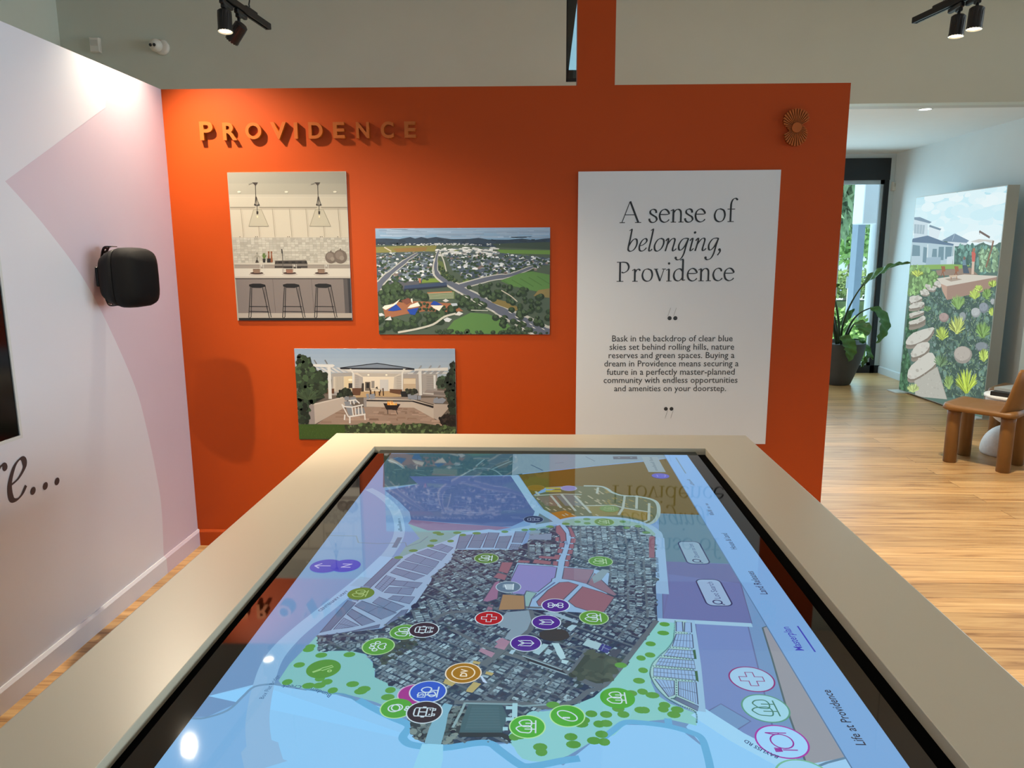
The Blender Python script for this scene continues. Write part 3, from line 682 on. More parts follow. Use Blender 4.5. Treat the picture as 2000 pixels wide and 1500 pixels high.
# light roads at the far end
RD = (128, 168, 198)
mp.line([(700, 545), (860, 550), (930, 575), (980, 610), (1080, 640), (1230, 650), (1370, 680), (1425, 730), (1430, 820), (1390, 890), (1330, 920)], 0.010, (140, 166, 166), 8, smooth=4)
mp.line([(20, 440), (130, 600), (240, 765), (300, 800), (450, 895), (530, 990), (560, 1060), (530, 1150), (505, 1240), (480, 1340), (440, 1480)], [0.024, 0.024, 0.026, 0.024, 0.022, 0.020, 0.022, 0.026, 0.03], RD, 8, smooth=4)
mp.line([(440, 905), (200, 945), (0, 985)], 0.022, RD, 8)
mp.poly([(240, 765), (420, 890), (230, 935), (205, 860)], (92, 116, 128), 7)
mp.line([(250, 790), (200, 930)], 0.014, RD, 8)
mp.line([(440, 895), (640, 855), (1000, 860), (1200, 890), (1330, 940), (1400, 1000), (1420, 1100), (1435, 1500)], [0.016, 0.016, 0.016, 0.018, 0.024, 0.03, 0.03, 0.032], RD, 8, smooth=4)
mp.poly([(500, 890), (650, 865), (1000, 868), (1180, 898), (1320, 945), (1395, 1035), (1100, 975), (850, 935), (540, 937)], (122, 162, 158), 9, smooth=3)
# right side: pale reserve, mauve blocks
mp.crop(1200, 840, 4)
mp.poly([(345, 655), (668, 662), (905, 1045), (375, 1026), (345, 900), (348, 760)], (86, 124, 144), 5)
mp.line([(560, 1010), (600, 985), (690, 960), (740, 935), (780, 930)], 0.003, (84, 118, 138), 6)
mp.poly([(372, 1025), (905, 1047), (990, 1190), (1070, 1500), (380, 1480)], (94, 106, 154), 5)
mp.crop(1200, 1125, 4)
mp.poly([(374, -20), (990, 60), (1075, 372), (380, 336)], (98, 114, 166), 6)
mp.line([(374, 0), (380, 336), (1075, 372), (985, 60)], 0.002, (88, 100, 140), 7)
mp.line([(400, -60), (430, 60), (400, 220), (384, 300)], 0.003, (98, 110, 158), 7, smooth=4)
mp.poly([(632, 370), (1045, 396), (1170, 900), (1232, 1165), (1205, 1262), (1060, 1262), (1000, 1262), (940, 1215), (1065, 1136), (832, 1000), (722, 1062), (692, 1042)], (108, 136, 190), 6)
mp.line([(632, 370), (692, 1042), (722, 1062), (832, 1000), (1065, 1136), (940, 1215), (1010, 1265)], 0.0025, (92, 112, 158), 7)
mp.line([(632, 370), (1045, 396), (1232, 1165)], 0.0025, (92, 112, 158), 7)
mp.poly([(1195, 392), (1157, 405), (1230, 640), (1340, 1020), (1410, 1215), (1500, 1475), (1812, 1418), (1520, 930)], (140, 148, 160), 6)
mp.line([(1195, 392), (1157, 405), (1230, 640), (1340, 1020), (1410, 1215), (1500, 1475)], 0.003, (76, 102, 112), 7)
mp.poly([(1500, 1475), (1812, 1418), (1900, 1560), (1540, 1600)], (150, 200, 236), 6); mp.line([(1560, 1500), (1660, 1460), (1812, 1420)], 0.004, (90, 130, 160), 7)
# navigation strip along the right edge
mp.crop(1200, 840, 4)
x_nav = mp.P(668, 662)[0]
mp.fill([(x_nav, DY0), (DX1, DY0), (DX1, DY1), (x_nav, DY1)], (116, 164, 214), 9)
mp.fill([(x_nav - 0.001, DY0), (x_nav + 0.001, DY0), (x_nav + 0.001, DY1), (x_nav - 0.001, DY1)], (82, 120, 160), 10)
# ---- highway and creek on the left
mp.crop(600, 840, 5)
mp.line([(600, 575), (700, 630), (790, 700), (860, 790), (895, 900), (900, 1000), (860, 1110), (760, 1250), (600, 1420), (480, 1530)], [0.024, 0.024, 0.026, 0.026, 0.027, 0.027, 0.028, 0.03, 0.032], (130, 170, 204), 5, smooth=5)
mp.crop(400, 1050, 4)
mp.line([(1420, 150), (1250, 310), (1020, 500), (820, 660), (650, 810), (530, 960), (460, 1150), (420, 1350), (412, 1480), (430, 1640), (470, 1800)], [0.032, 0.032, 0.032, 0.033, 0.034, 0.034, 0.034, 0.034, 0.034, 0.05, 0.06], (136, 180, 218), 5, smooth=5)
mp.crop(300, 1125, 4)
CREEK = (92, 150, 190)
mp.line([(300, 1112), (400, 1110), (580, 1050), (700, 940), (790, 865), (950, 845), (1030, 862), (1200, 890)], 0.005, (106, 148, 184), 6, smooth=4)
mp.line([(1180, 885), (1380, 915), (1500, 930), (1600, 985), (1770, 1075), (1940, 1140)], [0.004, 0.012], CREEK, 12, smooth=4)
mp.crop(700, 1200, 5)
CK = (96, 170, 214)
mp.line([(0, 835), (150, 920), (330, 1010), (470, 1068), (492, 1112), (440, 1185), (445, 1230), (520, 1275), (740, 1305), (900, 1300), (1150, 1260), (1290, 1265), (1380, 1330), (1560, 1460), (1650, 1490), (1800, 1470), (2000, 1430), (2160, 1410)], 0.013, CK, 12, smooth=5)
mp.crop(1200, 1125, 4)
mp.line([(-90, 1270), (0, 1200), (80, 1147), (200, 1147), (420, 1175), (600, 1225), (680, 1270), (720, 1380), (748, 1500), (760, 1600)], 0.011, CK, 12, smooth=5)
mp.line([(425, 1175), (418, 1115)], 0.011, CK, 12)
# ---- pale green park belts
mp.crop(400, 1050, 4)
PK = (122, 186, 190)
mp.poly([(878, 765), (890, 890), (1130, 884), (1250, 912), (1330, 1000), (1325, 1090), (1530, 1185), (1620, 1260), (1600, 1390), (1440, 1330), (1330, 1285), (1120, 1228), (980, 1228), (760, 1180), (600, 1150), (575, 1120), (660, 990), (770, 880)], PK, 8)
mp.crop(600, 840, 5)
mp.poly([(960, 1140), (1100, 1060), (985, 915), (1180, 982), (1850, 978), (2010, 985), (2400, 920), (2340, 960), (2150, 975), (1900, 1030), (1600, 1030), (1420, 1095), (1240, 1160), (930, 1260), (880, 1250)], (112, 156, 164), 6)
mp.crop(1200, 1125, 4)
mp.poly([(345, 352), (440, 346), (470, 375), (472, 470), (430, 560), (340, 640), (290, 740), (285, 830), (330, 930), (440, 1000), (640, 1075), (642, 1170), (420, 1120), (200, 1140), (80, 1143), (0, 1196), (-150, 1230), (-300, 1215), (-380, 1100), (-360, 1000), (-160, 1030), (-60, 880), (60, 720), (180, 560)], (128, 196, 196), 8)
mp.crop(700, 1200, 5)
mp.poly([(1440, 1195), (1480, 1000), (1680, 945), (1960, 930), (2420, 700), (2700, 900), (2500, 1180), (2300, 1230), (2050, 1380), (1800, 1440), (1600, 1410), (1520, 1300)], (130, 198, 204), 8, smooth=2)
# ---- estate: dark aerial picture of roofs and streets
mp.crop(0, 0, 1)
AER = [(1040, 1036), (1094, 1027), (1250, 1028), (1280, 1050), (1281, 1150), (1284, 1212), (1225, 1290), (1180, 1344), (1160, 1362), (1120, 1378), (1036, 1390), (1030, 1394), (990, 1440), (1000, 1452), (935, 1448), (880, 1455), (812, 1445), (802, 1428), (806, 1406), (790, 1350), (732, 1323), (734, 1300), (715, 1278), (682, 1271), (622, 1272), (620, 1242), (745, 1228), (770, 1212), (800, 1195), (818, 1170), (842, 1135), (844, 1126), (880, 1096), (890, 1074), (1000, 1074), (1030, 1060)]
mp.poly(AER, (44, 68, 92), 10)
aq = [mp.P(*p) for p in AER]
def blot(n, rmin, rmax, cols, layer, region):
    xs = [p[0] for p in region]; ys = [p[1] for p in region]; c = 0
    while c < n:
        p = (rm.uniform(min(xs), max(xs)), rm.uniform(min(ys), max(ys)))
        c += 1
        if inside(p, region): mp.disc(p, rm.uniform(rmin, rmax), rm.choice(cols), layer, n=7, sx=rm.uniform(0.5, 1.6), metres=True, ang=rm.uniform(0, 3))
blot(1500, 0.004, 0.010, [(38, 60, 84), (50, 78, 96), (54, 78, 88), (36, 54, 80), (60, 86, 102)], 11, aq)
def roofs(reg, ang, w=0.0070, l=0.0125, px_=0.0084, py_=0.0142, every=2, street=0.008, layer=13, skip=0.06, metres=False, hold=[]):
    """rows of little roofs filling a block of the aerial picture, a street after every second row"""
    q = reg if metres else [mp.P(*p) for p in reg]
    cx = sum(p[0] for p in q) / len(q); cy = sum(p[1] for p in q) / len(q); R = max(math.hypot(p[0] - cx, p[1] - cy) for p in q)
    c, s_ = math.cos(R_(ang)), math.sin(R_(ang)); v = -R; row = 0
    while v < R:
        u = -R + rm.uniform(0, px_)
        while u < R:
            x, y = cx + u * c - v * s_, cy + u * s_ + v * c
            if inside((x, y), q) and rm.random() > skip:
                ww, ll = w * rm.uniform(0.65, 1.1), l * rm.uniform(0.7, 1.1); a = R_(ang) + rm.gauss(0, 0.05); ca, sa = math.cos(a), math.sin(a)
                t = rm.random(); col = mixc((92, 116, 132), (150, 184, 198), t * t) if rm.random() > 0.22 else mixc((44, 58, 80), (74, 92, 112), t)
                mp.fill([(x + a_ * ww / 2 * ca - b_ * ll / 2 * sa, y + a_ * ww / 2 * sa + b_ * ll / 2 * ca) for a_, b_ in ((-1, -1), (1, -1), (1, 1), (-1, 1))], col, layer)
                if rm.random() < 0.5:
                    k = rm.uniform(-0.3, 0.3); mp.fill([(x + a_ * ww / 2 * ca - (b_ * ll * 0.16 + k * ll) * sa, y + a_ * ww / 2 * sa + (b_ * ll * 0.16 + k * ll) * ca) for a_, b_ in ((-1.25, -1), (0, -1), (0, 1), (-1.25, 1))], mixc(col, (40, 56, 76), 0.45), layer + 1)
            u += px_
        row += 1; v += py_ + (street if row % every == 0 else 0)
        if row % every == 0:
            uu = [(-R + i * 0.01) for i in range(int(2 * R / 0.01))]; vv = v - py_ / 2 - street / 2 - 0.003
            for u0 in uu:
                p = (cx + u0 * c - vv * s_, cy + u0 * s_ + vv * c)
                if inside(p, q): mp.fill([(p[0] + a_ * 0.0055 * c - b_ * 0.0025 * s_, p[1] + a_ * 0.0055 * s_ + b_ * 0.0025 * c) for a_, b_ in ((-1, -1), (1, -1), (1, 1), (-1, 1))], (84, 104, 118), 12)
roofs(AER, 146, w=0.0058, l=0.0105, px_=0.0078, py_=0.0135, street=0.007, layer=12, skip=0.30)
roofs([(1110, 1030), (1245, 1030), (1276, 1050), (1276, 1090), (1115, 1090)], 88)
roofs([(1180, 1092), (1278, 1090), (1282, 1205), (1240, 1205), (1196, 1150)], 84)
roofs([(1026, 1062), (1092, 1058), (1080, 1086), (1030, 1090)], 92)
roofs([(985, 1078), (1018, 1078), (1000, 1098), (972, 1110), (960, 1148), (940, 1185), (850, 1170), (850, 1128), (890, 1085)], 128)
roofs([(850, 1170), (940, 1188), (930, 1200), (850, 1222), (795, 1220), (815, 1180)], 110)
roofs([(1190, 1160), (1240, 1206), (1282, 1212), (1240, 1268), (1205, 1250), (1160, 1225), (1175, 1190)], 60)
roofs([(622, 1248), (745, 1232), (768, 1218), (772, 1252), (680, 1269), (624, 1270)], 8, w=0.007, py_=0.02, every=1, street=0.006)
roofs([(800, 1245), (930, 1222), (990, 1235), (975, 1255), (960, 1280), (940, 1300), (880, 1330), (800, 1340), (740, 1322), (740, 1300)], 148)
roofs([(935, 1300), (1000, 1290), (1060, 1318), (1130, 1345), (1120, 1370), (1035, 1380), (960, 1378), (925, 1350)], 62)
blot(900, 0.0025, 0.006, [(30, 44, 60), (70, 90, 96), (96, 118, 124), (50, 66, 74), (118, 140, 140)], 13, [mp.P(*p) for p in ((806, 1408), (900, 1380), (915, 1395), (890, 1440), (878, 1452), (812, 1443), (803, 1428))])
blot(260, 0.003, 0.007, [(54, 74, 78), (64, 84, 82), (48, 64, 70)], 13, [mp.P(*p) for p in ((745, 1285), (800, 1240), (830, 1248), (790, 1275), (750, 1300))])
# school, ovals, main roads, creek bridge
mp.crop(800, 1050, 4)
mp.poly([(1020, 740), (1100, 720), (1200, 720), (1240, 750), (1240, 785), (1160, 812), (1070, 805), (1020, 780)], (52, 62, 66), 15, smooth=3)
mp.poly([(1385, 880), (1690, 960), (1640, 1040), (1530, 1140), (1440, 1142), (1230, 1075)], (58, 78, 76), 15); mp.poly([(1430, 930), (1570, 960), (1500, 1060), (1340, 1020)], (66, 86, 82), 16)
blot(60, 0.004, 0.01, [(64, 84, 80), (54, 72, 72), (74, 92, 86)], 16, [mp.P(*p) for p in ((1385, 880), (1690, 960), (1640, 1040), (1530, 1140), (1440, 1142), (1230, 1075))])
for q, c in (([(1390, 795), (1500, 830), (1470, 880), (1350, 840)], (150, 188, 200)), ([(1505, 830), (1580, 860), (1545, 908), (1475, 880)], (52, 66, 132)), ([(1590, 870), (1660, 885), (1610, 940), (1550, 915)], (62, 76, 96)),
             ([(1110, 825), (1165, 828), (1200, 890), (1220, 945), (1180, 955), (1150, 910), (1135, 870)], (160, 200, 212)), ([(1045, 830), (1090, 840), (1010, 920), (960, 900)], (146, 186, 200)), ([(1190, 955), (1245, 965), (1225, 992), (1185, 980)], (160, 200, 212)),
             ([(1040, 590), (1120, 580), (1320, 655), (1310, 672), (1150, 620)], (136, 170, 190)), ([(1255, 680), (1310, 690), (1260, 735), (1225, 715)], (150, 188, 204)), ([(1190, 690), (1230, 660), (1290, 670), (1220, 710)], (50, 66, 80)), ([(795, 880), (830, 880), (805, 915), (775, 905)], (150, 190, 210)), ([(1080, 870), (1120, 890), (1090, 920), (1050, 905)], (140, 180, 196))):
    mp.poly(q, c, 17)
mp.line([(1505, 855), (1560, 880)], 0.002, (110, 130, 170), 18); mp.line([(1525, 838), (1500, 885)], 0.002, (110, 130, 170), 18)
for q, w in (([(570, 1000), (650, 940), (740, 860), (850, 780), (930, 720), (950, 640), (930, 570)], 0.016), ([(700, 560), (850, 545), (1000, 550), (1060, 545)], 0.008), ([(740, 900), (900, 950), (1050, 1000), (1220, 1055), (1400, 1140), (1500, 1170)], 0.012), ([(200, 640), (300, 590), (480, 580), (560, 600)], 0.010), ([(350, 1290), (560, 1290), (900, 1300), (1080, 1330), (1290, 1280), (1400, 1200), (1520, 1160), (1700, 950), (1930, 650)], 0.010), ([(1250, 1060), (1390, 870)], 0.006), ([(1190, 870), (1350, 850)], 0.004), ([(330, 720), (600, 860), (720, 900)], 0.008), ([(700, 560), (560, 520), (330, 480)], 0.006), ([(1240, 800), (1300, 745)], 0.005)):
    mp.line(q, w, (88, 106, 118), 15, smooth=3)
for k in range(5):
    mp.line([(880 + k * 14, 925 + k * 12), (1190 + k * 10, 1035 + k * 10)], 0.003, (132, 164, 178) if k in (0, 4) else (36, 50, 66), 16)
mp.crop(700, 1200, 5)
mp.poly([(1075, 880), (1400, 880), (1455, 1000), (1400, 1165), (985, 1160), (1010, 1050)], (62, 98, 110), 15)
mp.poly([(1110, 900), (1370, 900), (1390, 1130), (1040, 1130)], (70, 106, 118), 16)
for k in range(9): mp.line([(1090 - k * 5, 910 + k * 26), (1400, 910 + k * 26)], 0.002, (64, 100, 112), 17)
for q in ([(1440, 915), (1530, 915)], [(1530, 870), (1525, 1010)], [(1440, 1025), (1520, 1025)], [(1410, 1120), (1460, 1120)]): mp.line(q, 0.008, (150, 200, 214), 17)
mp.line([(1030, 870), (1500, 880), (1600, 900), (1900, 880)], 0.004, (120, 156, 168), 16); mp.line([(920, 1110), (1000, 960), (1040, 870)], 0.004, (130, 164, 172), 17, smooth=3)
mp.line([(985, 1180), (1400, 1180), (1500, 1230)], 0.010, (40, 56, 66), 17)
mp.line([(660, 1540), (700, 1400), (725, 1270)], [0.038, 0.036, 0.03], (140, 206, 236), 13); mp.line([(725, 1270), (770, 1120), (820, 970), (880, 880)], [0.024, 0.018, 0.014], (116, 172, 196), 17)
# ---- coloured land parcels
mp.crop(960, 1020, 10)
PNK = (132, 100, 116); EDGE = (70, 84, 104)
def parcel(q, c, layer=15, e=0.0022):
    mp.poly(q, c, layer); mp.line(q, e, EDGE, layer + 1, closed=True)
RDL = (132, 172, 208)
mp.poly([(500, 800), (1180, 850), (1300, 870), (1500, 880), (2000, 920), (2300, 1000), (2200, 1800), (700, 1700), (640, 1420), (380, 1400), (360, 1140)], RDL, 14)
mp.line([(1330, 30), (1450, 180), (1530, 320), (1460, 520), (1380, 760), (1350, 880), (1330, 1110)], [0.018, 0.02, 0.022, 0.024, 0.026, 0.03, 0.036], RDL, 14, smooth=3)
for q in ([(1260, 80), (1330, 60), (1450, 220), (1460, 370), (1350, 390), (1330, 270), (1250, 200)], [(1330, 400), (1430, 410), (1410, 500), (1310, 495)], [(1300, 515), (1400, 530), (1370, 615), (1275, 600)], [(1240, 640), (1350, 640), (1310, 735), (920, 705), (930, 660), (1220, 675)], [(840, 725), (1170, 770), (1150, 835), (800, 800)], [(530, 745), (750, 755), (740, 800), (510, 790)], [(1200, 765), (1300, 770), (1290, 860), (1190, 845)],
          [(1490, 100), (1560, 110), (1650, 290), (1560, 300)], [(1555, 320), (1660, 325), (1640, 410), (1540, 410)], [(1530, 430), (1620, 435), (1605, 520), (1510, 515)], [(1505, 540), (1600, 545), (1580, 630), (1480, 625)], [(1470, 650), (1560, 655), (1540, 745), (1445, 740)], [(1440, 760), (1525, 770), (1515, 870), (1420, 870)], [(200, 785), (425, 790), (320, 1010), (130, 960)], [(130, 990), (310, 1040), (260, 1140), (30, 1080)], [(1250, 290), (1330, 300), (1320, 380), (1240, 370)]):
    parcel(q, PNK)
parcel([(520, 830), (1190, 870), (1280, 890), (1240, 1090), (1180, 1110), (1170, 1160), (900, 1370), (680, 1345), (640, 1420), (400, 1395), (370, 1140)], (124, 130, 186), 15)
parcel([(1420, 890), (2000, 930), (1980, 1000), (1860, 1210), (1600, 1140), (1380, 1110)], (126, 112, 134), 15)
parcel([(1330, 1180), (1500, 1170), (1700, 1230), (1420, 1500), (1300, 1620), (920, 1640), (880, 1560), (1100, 1330)], PNK, 15)
parcel([(1780, 1260), (2150, 1370), (2400, 1470), (2200, 1760), (1900, 1740), (1640, 1660), (1500, 1550)], PNK, 15)
parcel([(1870, 1215), (2010, 1000), (2450, 1420), (2380, 1440)], (126, 112, 130), 15)
parcel([(215, 1415), (640, 1440), (655, 1700), (600, 1710), (130, 1720)], (146, 124, 96), 15)
parcel([(680, 1350), (880, 1390), (790, 1500), (720, 1690), (660, 1690), (640, 1440)], (126, 168, 172), 15)
parcel([(60, 1180), (160, 1150), (120, 1500), (-80, 1560), (-170, 1540)], (136, 108, 140), 15)
parcel([(-60, 1620), (40, 1620), (20, 1720), (-110, 1720)], (136, 108, 130), 15)
mp.line([(800, 1500), (1000, 1350), (1240, 1180)], 0.004, (86, 110, 150), 17)
mp.crop(800, 1050, 4)
mp.poly([(760, 585), (930, 570), (950, 650), (920, 720), (860, 770), (790, 805), (740, 790), (790, 720), (690, 690), (700, 640)], (122, 150, 168), 16)
for q, c in (([(720, 785), (785, 815), (740, 880), (660, 860), (690, 830), (672, 815)], (150, 126, 150)), ([(560, 865), (668, 905), (640, 940), (540, 890)], (150, 126, 150)), ([(500, 965), (555, 975), (545, 995), (490, 985)], (168, 160, 110)), ([(600, 1048), (660, 1062), (640, 1082), (590, 1068)], (168, 160, 110)), ([(500, 1130), (560, 1145), (490, 1215), (440, 1205), (450, 1185)], (168, 160, 110)), ([(280, 1105), (360, 1140), (330, 1165), (262, 1140)], (168, 160, 110)), ([(1870, 0), (1915, 0), (1912, 160), (1870, 160)], (126, 94, 110))):
    mp.poly(q, c, 18)
for k in range(6): mp.line([(560 + k * 8, 1090 + k * 10 - 5), (610 + k * 4 - 30, 1130 + k * 2)], 0.003, (176, 204, 232), 18)
mp.crop(1000, 840, 5)
mp.poly([(1345, 1040), (1392, 1040), (1392, 1245), (1345, 1240)], (126, 94, 112), 15)
mp.poly([(880, 1360), (950, 1370), (880, 1460), (800, 1500), (780, 1440)], (118, 146, 160), 18); mp.poly([(190, 975), (280, 985), (260, 1030), (160, 1020)], (112, 142, 160), 15); mp.poly([(170, 1030), (390, 1010), (380, 1075), (160, 1070)], (112, 138, 164), 15)
# roofs of the right side road
mp.line([(1425, 1050), (1440, 1300), (1460, 1600)], 0.030, RDL, 9)
# ---- outlined lots on the left
LOT = (112, 138, 172); LN = (72, 92, 122); LR = (138, 170, 202)
mp.crop(400, 1050, 4)
mp.poly([(880, 765), (1010, 640), (1200, 440), (1460, 160), (1540, 150), (1640, 110), (1900, 20), (2000, -40), (2010, 40), (1940, 230), (1800, 320), (1720, 420), (1640, 530), (1560, 620), (1400, 700), (1180, 745), (900, 775)], LR, 9)
def lots(q, n, across, layer=10, cols=LOT):
    """a block of lots: outline, a middle line and n strips"""
    mp.poly(q, cols, layer); P = [mp.P(*p) for p in q]; mp.line(P, 0.0022, LN, layer + 1, closed=True, metres=True)
    if len(P) != 4: return
    a, b, c, d = P
    for i in range(1, n):
        t = i / n; p = (a[0] + (b[0] - a[0]) * t, a[1] + (b[1] - a[1]) * t); r_ = (d[0] + (c[0] - d[0]) * t, d[1] + (c[1] - d[1]) * t); mp.line([p, r_], 0.0009, mixc(LN, LOT, 0.45), layer + 1, metres=True)
    if across:
        m1 = ((a[0] + d[0]) / 2, (a[1] + d[1]) / 2); m2 = ((b[0] + c[0]) / 2, (b[1] + c[1]) / 2); mp.line([m1, m2], 0.0013, LN, layer + 1, metres=True)
for q, n, ac in (([(900, 745), (980, 725), (1180, 510), (1120, 490)], 16, 0), ([(1130, 480), (1190, 500), (1300, 385), (1225, 385)], 8, 0), ([(1240, 380), (1300, 385), (1530, 170), (1470, 160)], 16, 0),
                 ([(1005, 720), (1120, 705), (1205, 690), (1085, 628)], 6, 1), ([(1110, 600), (1145, 558), (1330, 660), (1230, 690)], 12, 1), ([(1170, 535), (1225, 495), (1500, 590), (1380, 640)], 14, 1), ([(1310, 510), (1360, 465), (1560, 540), (1480, 585)], 10, 1),
                 ([(1330, 390), (1420, 295), (1490, 320), (1385, 425)], 8, 1), ([(1400, 430), (1440, 390), (1640, 395), (1610, 450)], 10, 1), ([(1440, 370), (1480, 335), (1700, 355), (1660, 395)], 10, 1), ([(1430, 480), (1470, 455), (1640, 465), (1600, 520)], 9, 1),
                 ([(1450, 275), (1490, 240), (1720, 300), (1640, 335)], 11, 1), ([(1500, 225), (1550, 185), (1790, 240), (1740, 290)], 12, 1), ([(1560, 175), (1630, 130), (1830, 190), (1800, 235)], 11, 1), ([(1650, 120), (1740, 90), (1890, 130), (1850, 180)], 9, 1), ([(1760, 80), (1850, 50), (1940, 80), (1900, 120)], 7, 1),
                 ([(900, 772), (1140, 735), (1370, 680), (1360, 705)], 22, 0), ([(1400, 690), (1560, 610), (1590, 560), (1540, 570)], 12, 0)):
    lots(q, n, ac)
mp.crop(960, 1020, 10)
mp.poly([(-650, 210), (-60, 140), (200, 170), (700, 160), (560, 560), (-300, 540), (-700, 560)], RDL, 9)
for q, n, ac in (([(160, 280), (390, 265), (285, 520), (70, 510)], 8, 1), ([(470, 180), (690, 180), (590, 410), (400, 400)], 8, 1), ([(390, 425), (580, 435), (520, 540), (340, 530)], 4, 1), ([(-60, 200), (150, 210), (30, 500), (-170, 500)], 9, 1), ([(-330, 230), (-90, 215), (-230, 510), (-460, 500)], 9, 1), ([(-620, 260), (-370, 240), (-520, 520), (-700, 540)], 9, 1)):
    lots(q, n, ac, cols=(104, 130, 158))
# ---- curved neighbourhood of lots on the right
mp.crop(1240, 1200, 7.5)
PAV = (150, 196, 200); L2 = (136, 176, 218)
mp.poly([(580, 95), (850, 100), (870, 480), (930, 990), (950, 1420), (860, 1430), (600, 1290), (460, 1220), (320, 1080), (240, 940), (220, 840), (270, 710), (400, 590), (520, 480), (570, 380), (590, 250)], PAV, 9)
for q, n, ac in (([(605, 110), (695, 110), (705, 255), (605, 250)], 1, 0), ([(730, 120), (825, 125), (832, 265), (725, 260)], 1, 0), ([(605, 290), (840, 295), (858, 495), (548, 470)], 6, 1), ([(500, 510), (850, 535), (880, 655), (420, 605)], 9, 1), ([(370, 640), (865, 680), (885, 800), (300, 745)], 12, 1), ([(275, 785), (880, 830), (905, 970), (272, 905)], 12, 1), ([(290, 950), (575, 975), (580, 1180), (500, 1215)], 5, 1), ([(640, 985), (895, 1000), (925, 1320), (640, 1190)], 8, 1), ([(560, 1240), (620, 1215), (930, 1350), (920, 1415)], 10, 0)):
    lots(q, n, ac, 10, L2)
for q in ([(590, 100), (575, 260), (560, 380), (480, 500), (370, 600), (260, 720), (222, 850), (245, 950), (330, 1090), (470, 1230), (640, 1330), (880, 1430), (905, 1600)], [(600, 270), (850, 285)], [(520, 485), (880, 512)], [(390, 612), (890, 668)], [(270, 760), (900, 815)], [(270, 925), (930, 990)], [(605, 960), (605, 1200), (530, 1240)]):
    P = [mp.P(*p) for p in q]; cv = catmull(P, 8)
    acc = 0
    for i in range(len(cv) - 1):
        d = math.hypot(cv[i + 1][0] - cv[i][0], cv[i + 1][1] - cv[i][1]); k = max(1, int(d / 0.005))
        for j in range(k):
            t = j / k; mp.disc((cv[i][0] + (cv[i + 1][0] - cv[i][0]) * t, cv[i][1] + (cv[i + 1][1] - cv[i][1]) * t), 0.0015, (58, 104, 108), 12, n=6, metres=True)
for q in ([(850, 525), (885, 520), (905, 660), (868, 650)], [(875, 835), (915, 830), (935, 995), (895, 970)]): mp.poly(q, (52, 98, 74), 13)
# ---- planted tree dots
TREE = (82, 150, 72)
for (ox, oy, k), pts in (((1240, 1200, 7.5), [(435, 150), (415, 278), (230, 437), (222, 600), (90, 645), (120, 825), (60, 978), (112, 1138), (258, 1190), (435, 1335), (415, 1395), (90, 1408), (140, 1408), (620, 1402), (570, 1475)]),
                         ((300, 1125, 4), [(1225, 555), (1210, 578), (1310, 622), (1530, 617), (1138, 698), (1045, 832), (1210, 860), (1295, 858), (1355, 830), (1400, 897), (1555, 848), (1645, 886), (1618, 905), (1850, 895), (1830, 950), (1300, 805)]),
                         ((1000, 1125, 4), [(395, 1040), (320, 1010), (620, 1080), (560, 1130), (540, 1160), (735, 1085), (735, 1155), (680, 1160), (460, 1260), (480, 1320), (640, 1290), (700, 1240), (720, 1300), (230, 1380), (220, 1340), (20, 1260), (60, 1250), (830, 1040), (870, 1085), (900, 960), (930, 920), (850, 700)]),
                         ((600, 840, 5), [(1265, 1005), (1300, 1020), (1465, 1005), (1520, 1027), (1235, 1083), (1400, 1087), (1205, 1133), (1037, 1180), (893, 1247), (1655, 1010), (1930, 995)]),
                         ((1000, 840, 5), [(730, 872), (640, 898), (735, 912), (525, 918), (370, 945), (200, 972), (125, 978), (1080, 897), (1120, 957), (1230, 942), (1310, 1003)])):
    mp.crop(ox, oy, k)
    for p in pts: mp.disc(p, 0.0085, TREE if oy > 1000 else (84, 130, 84), 19, n=12, sx=rm.uniform(0.95, 1.3))
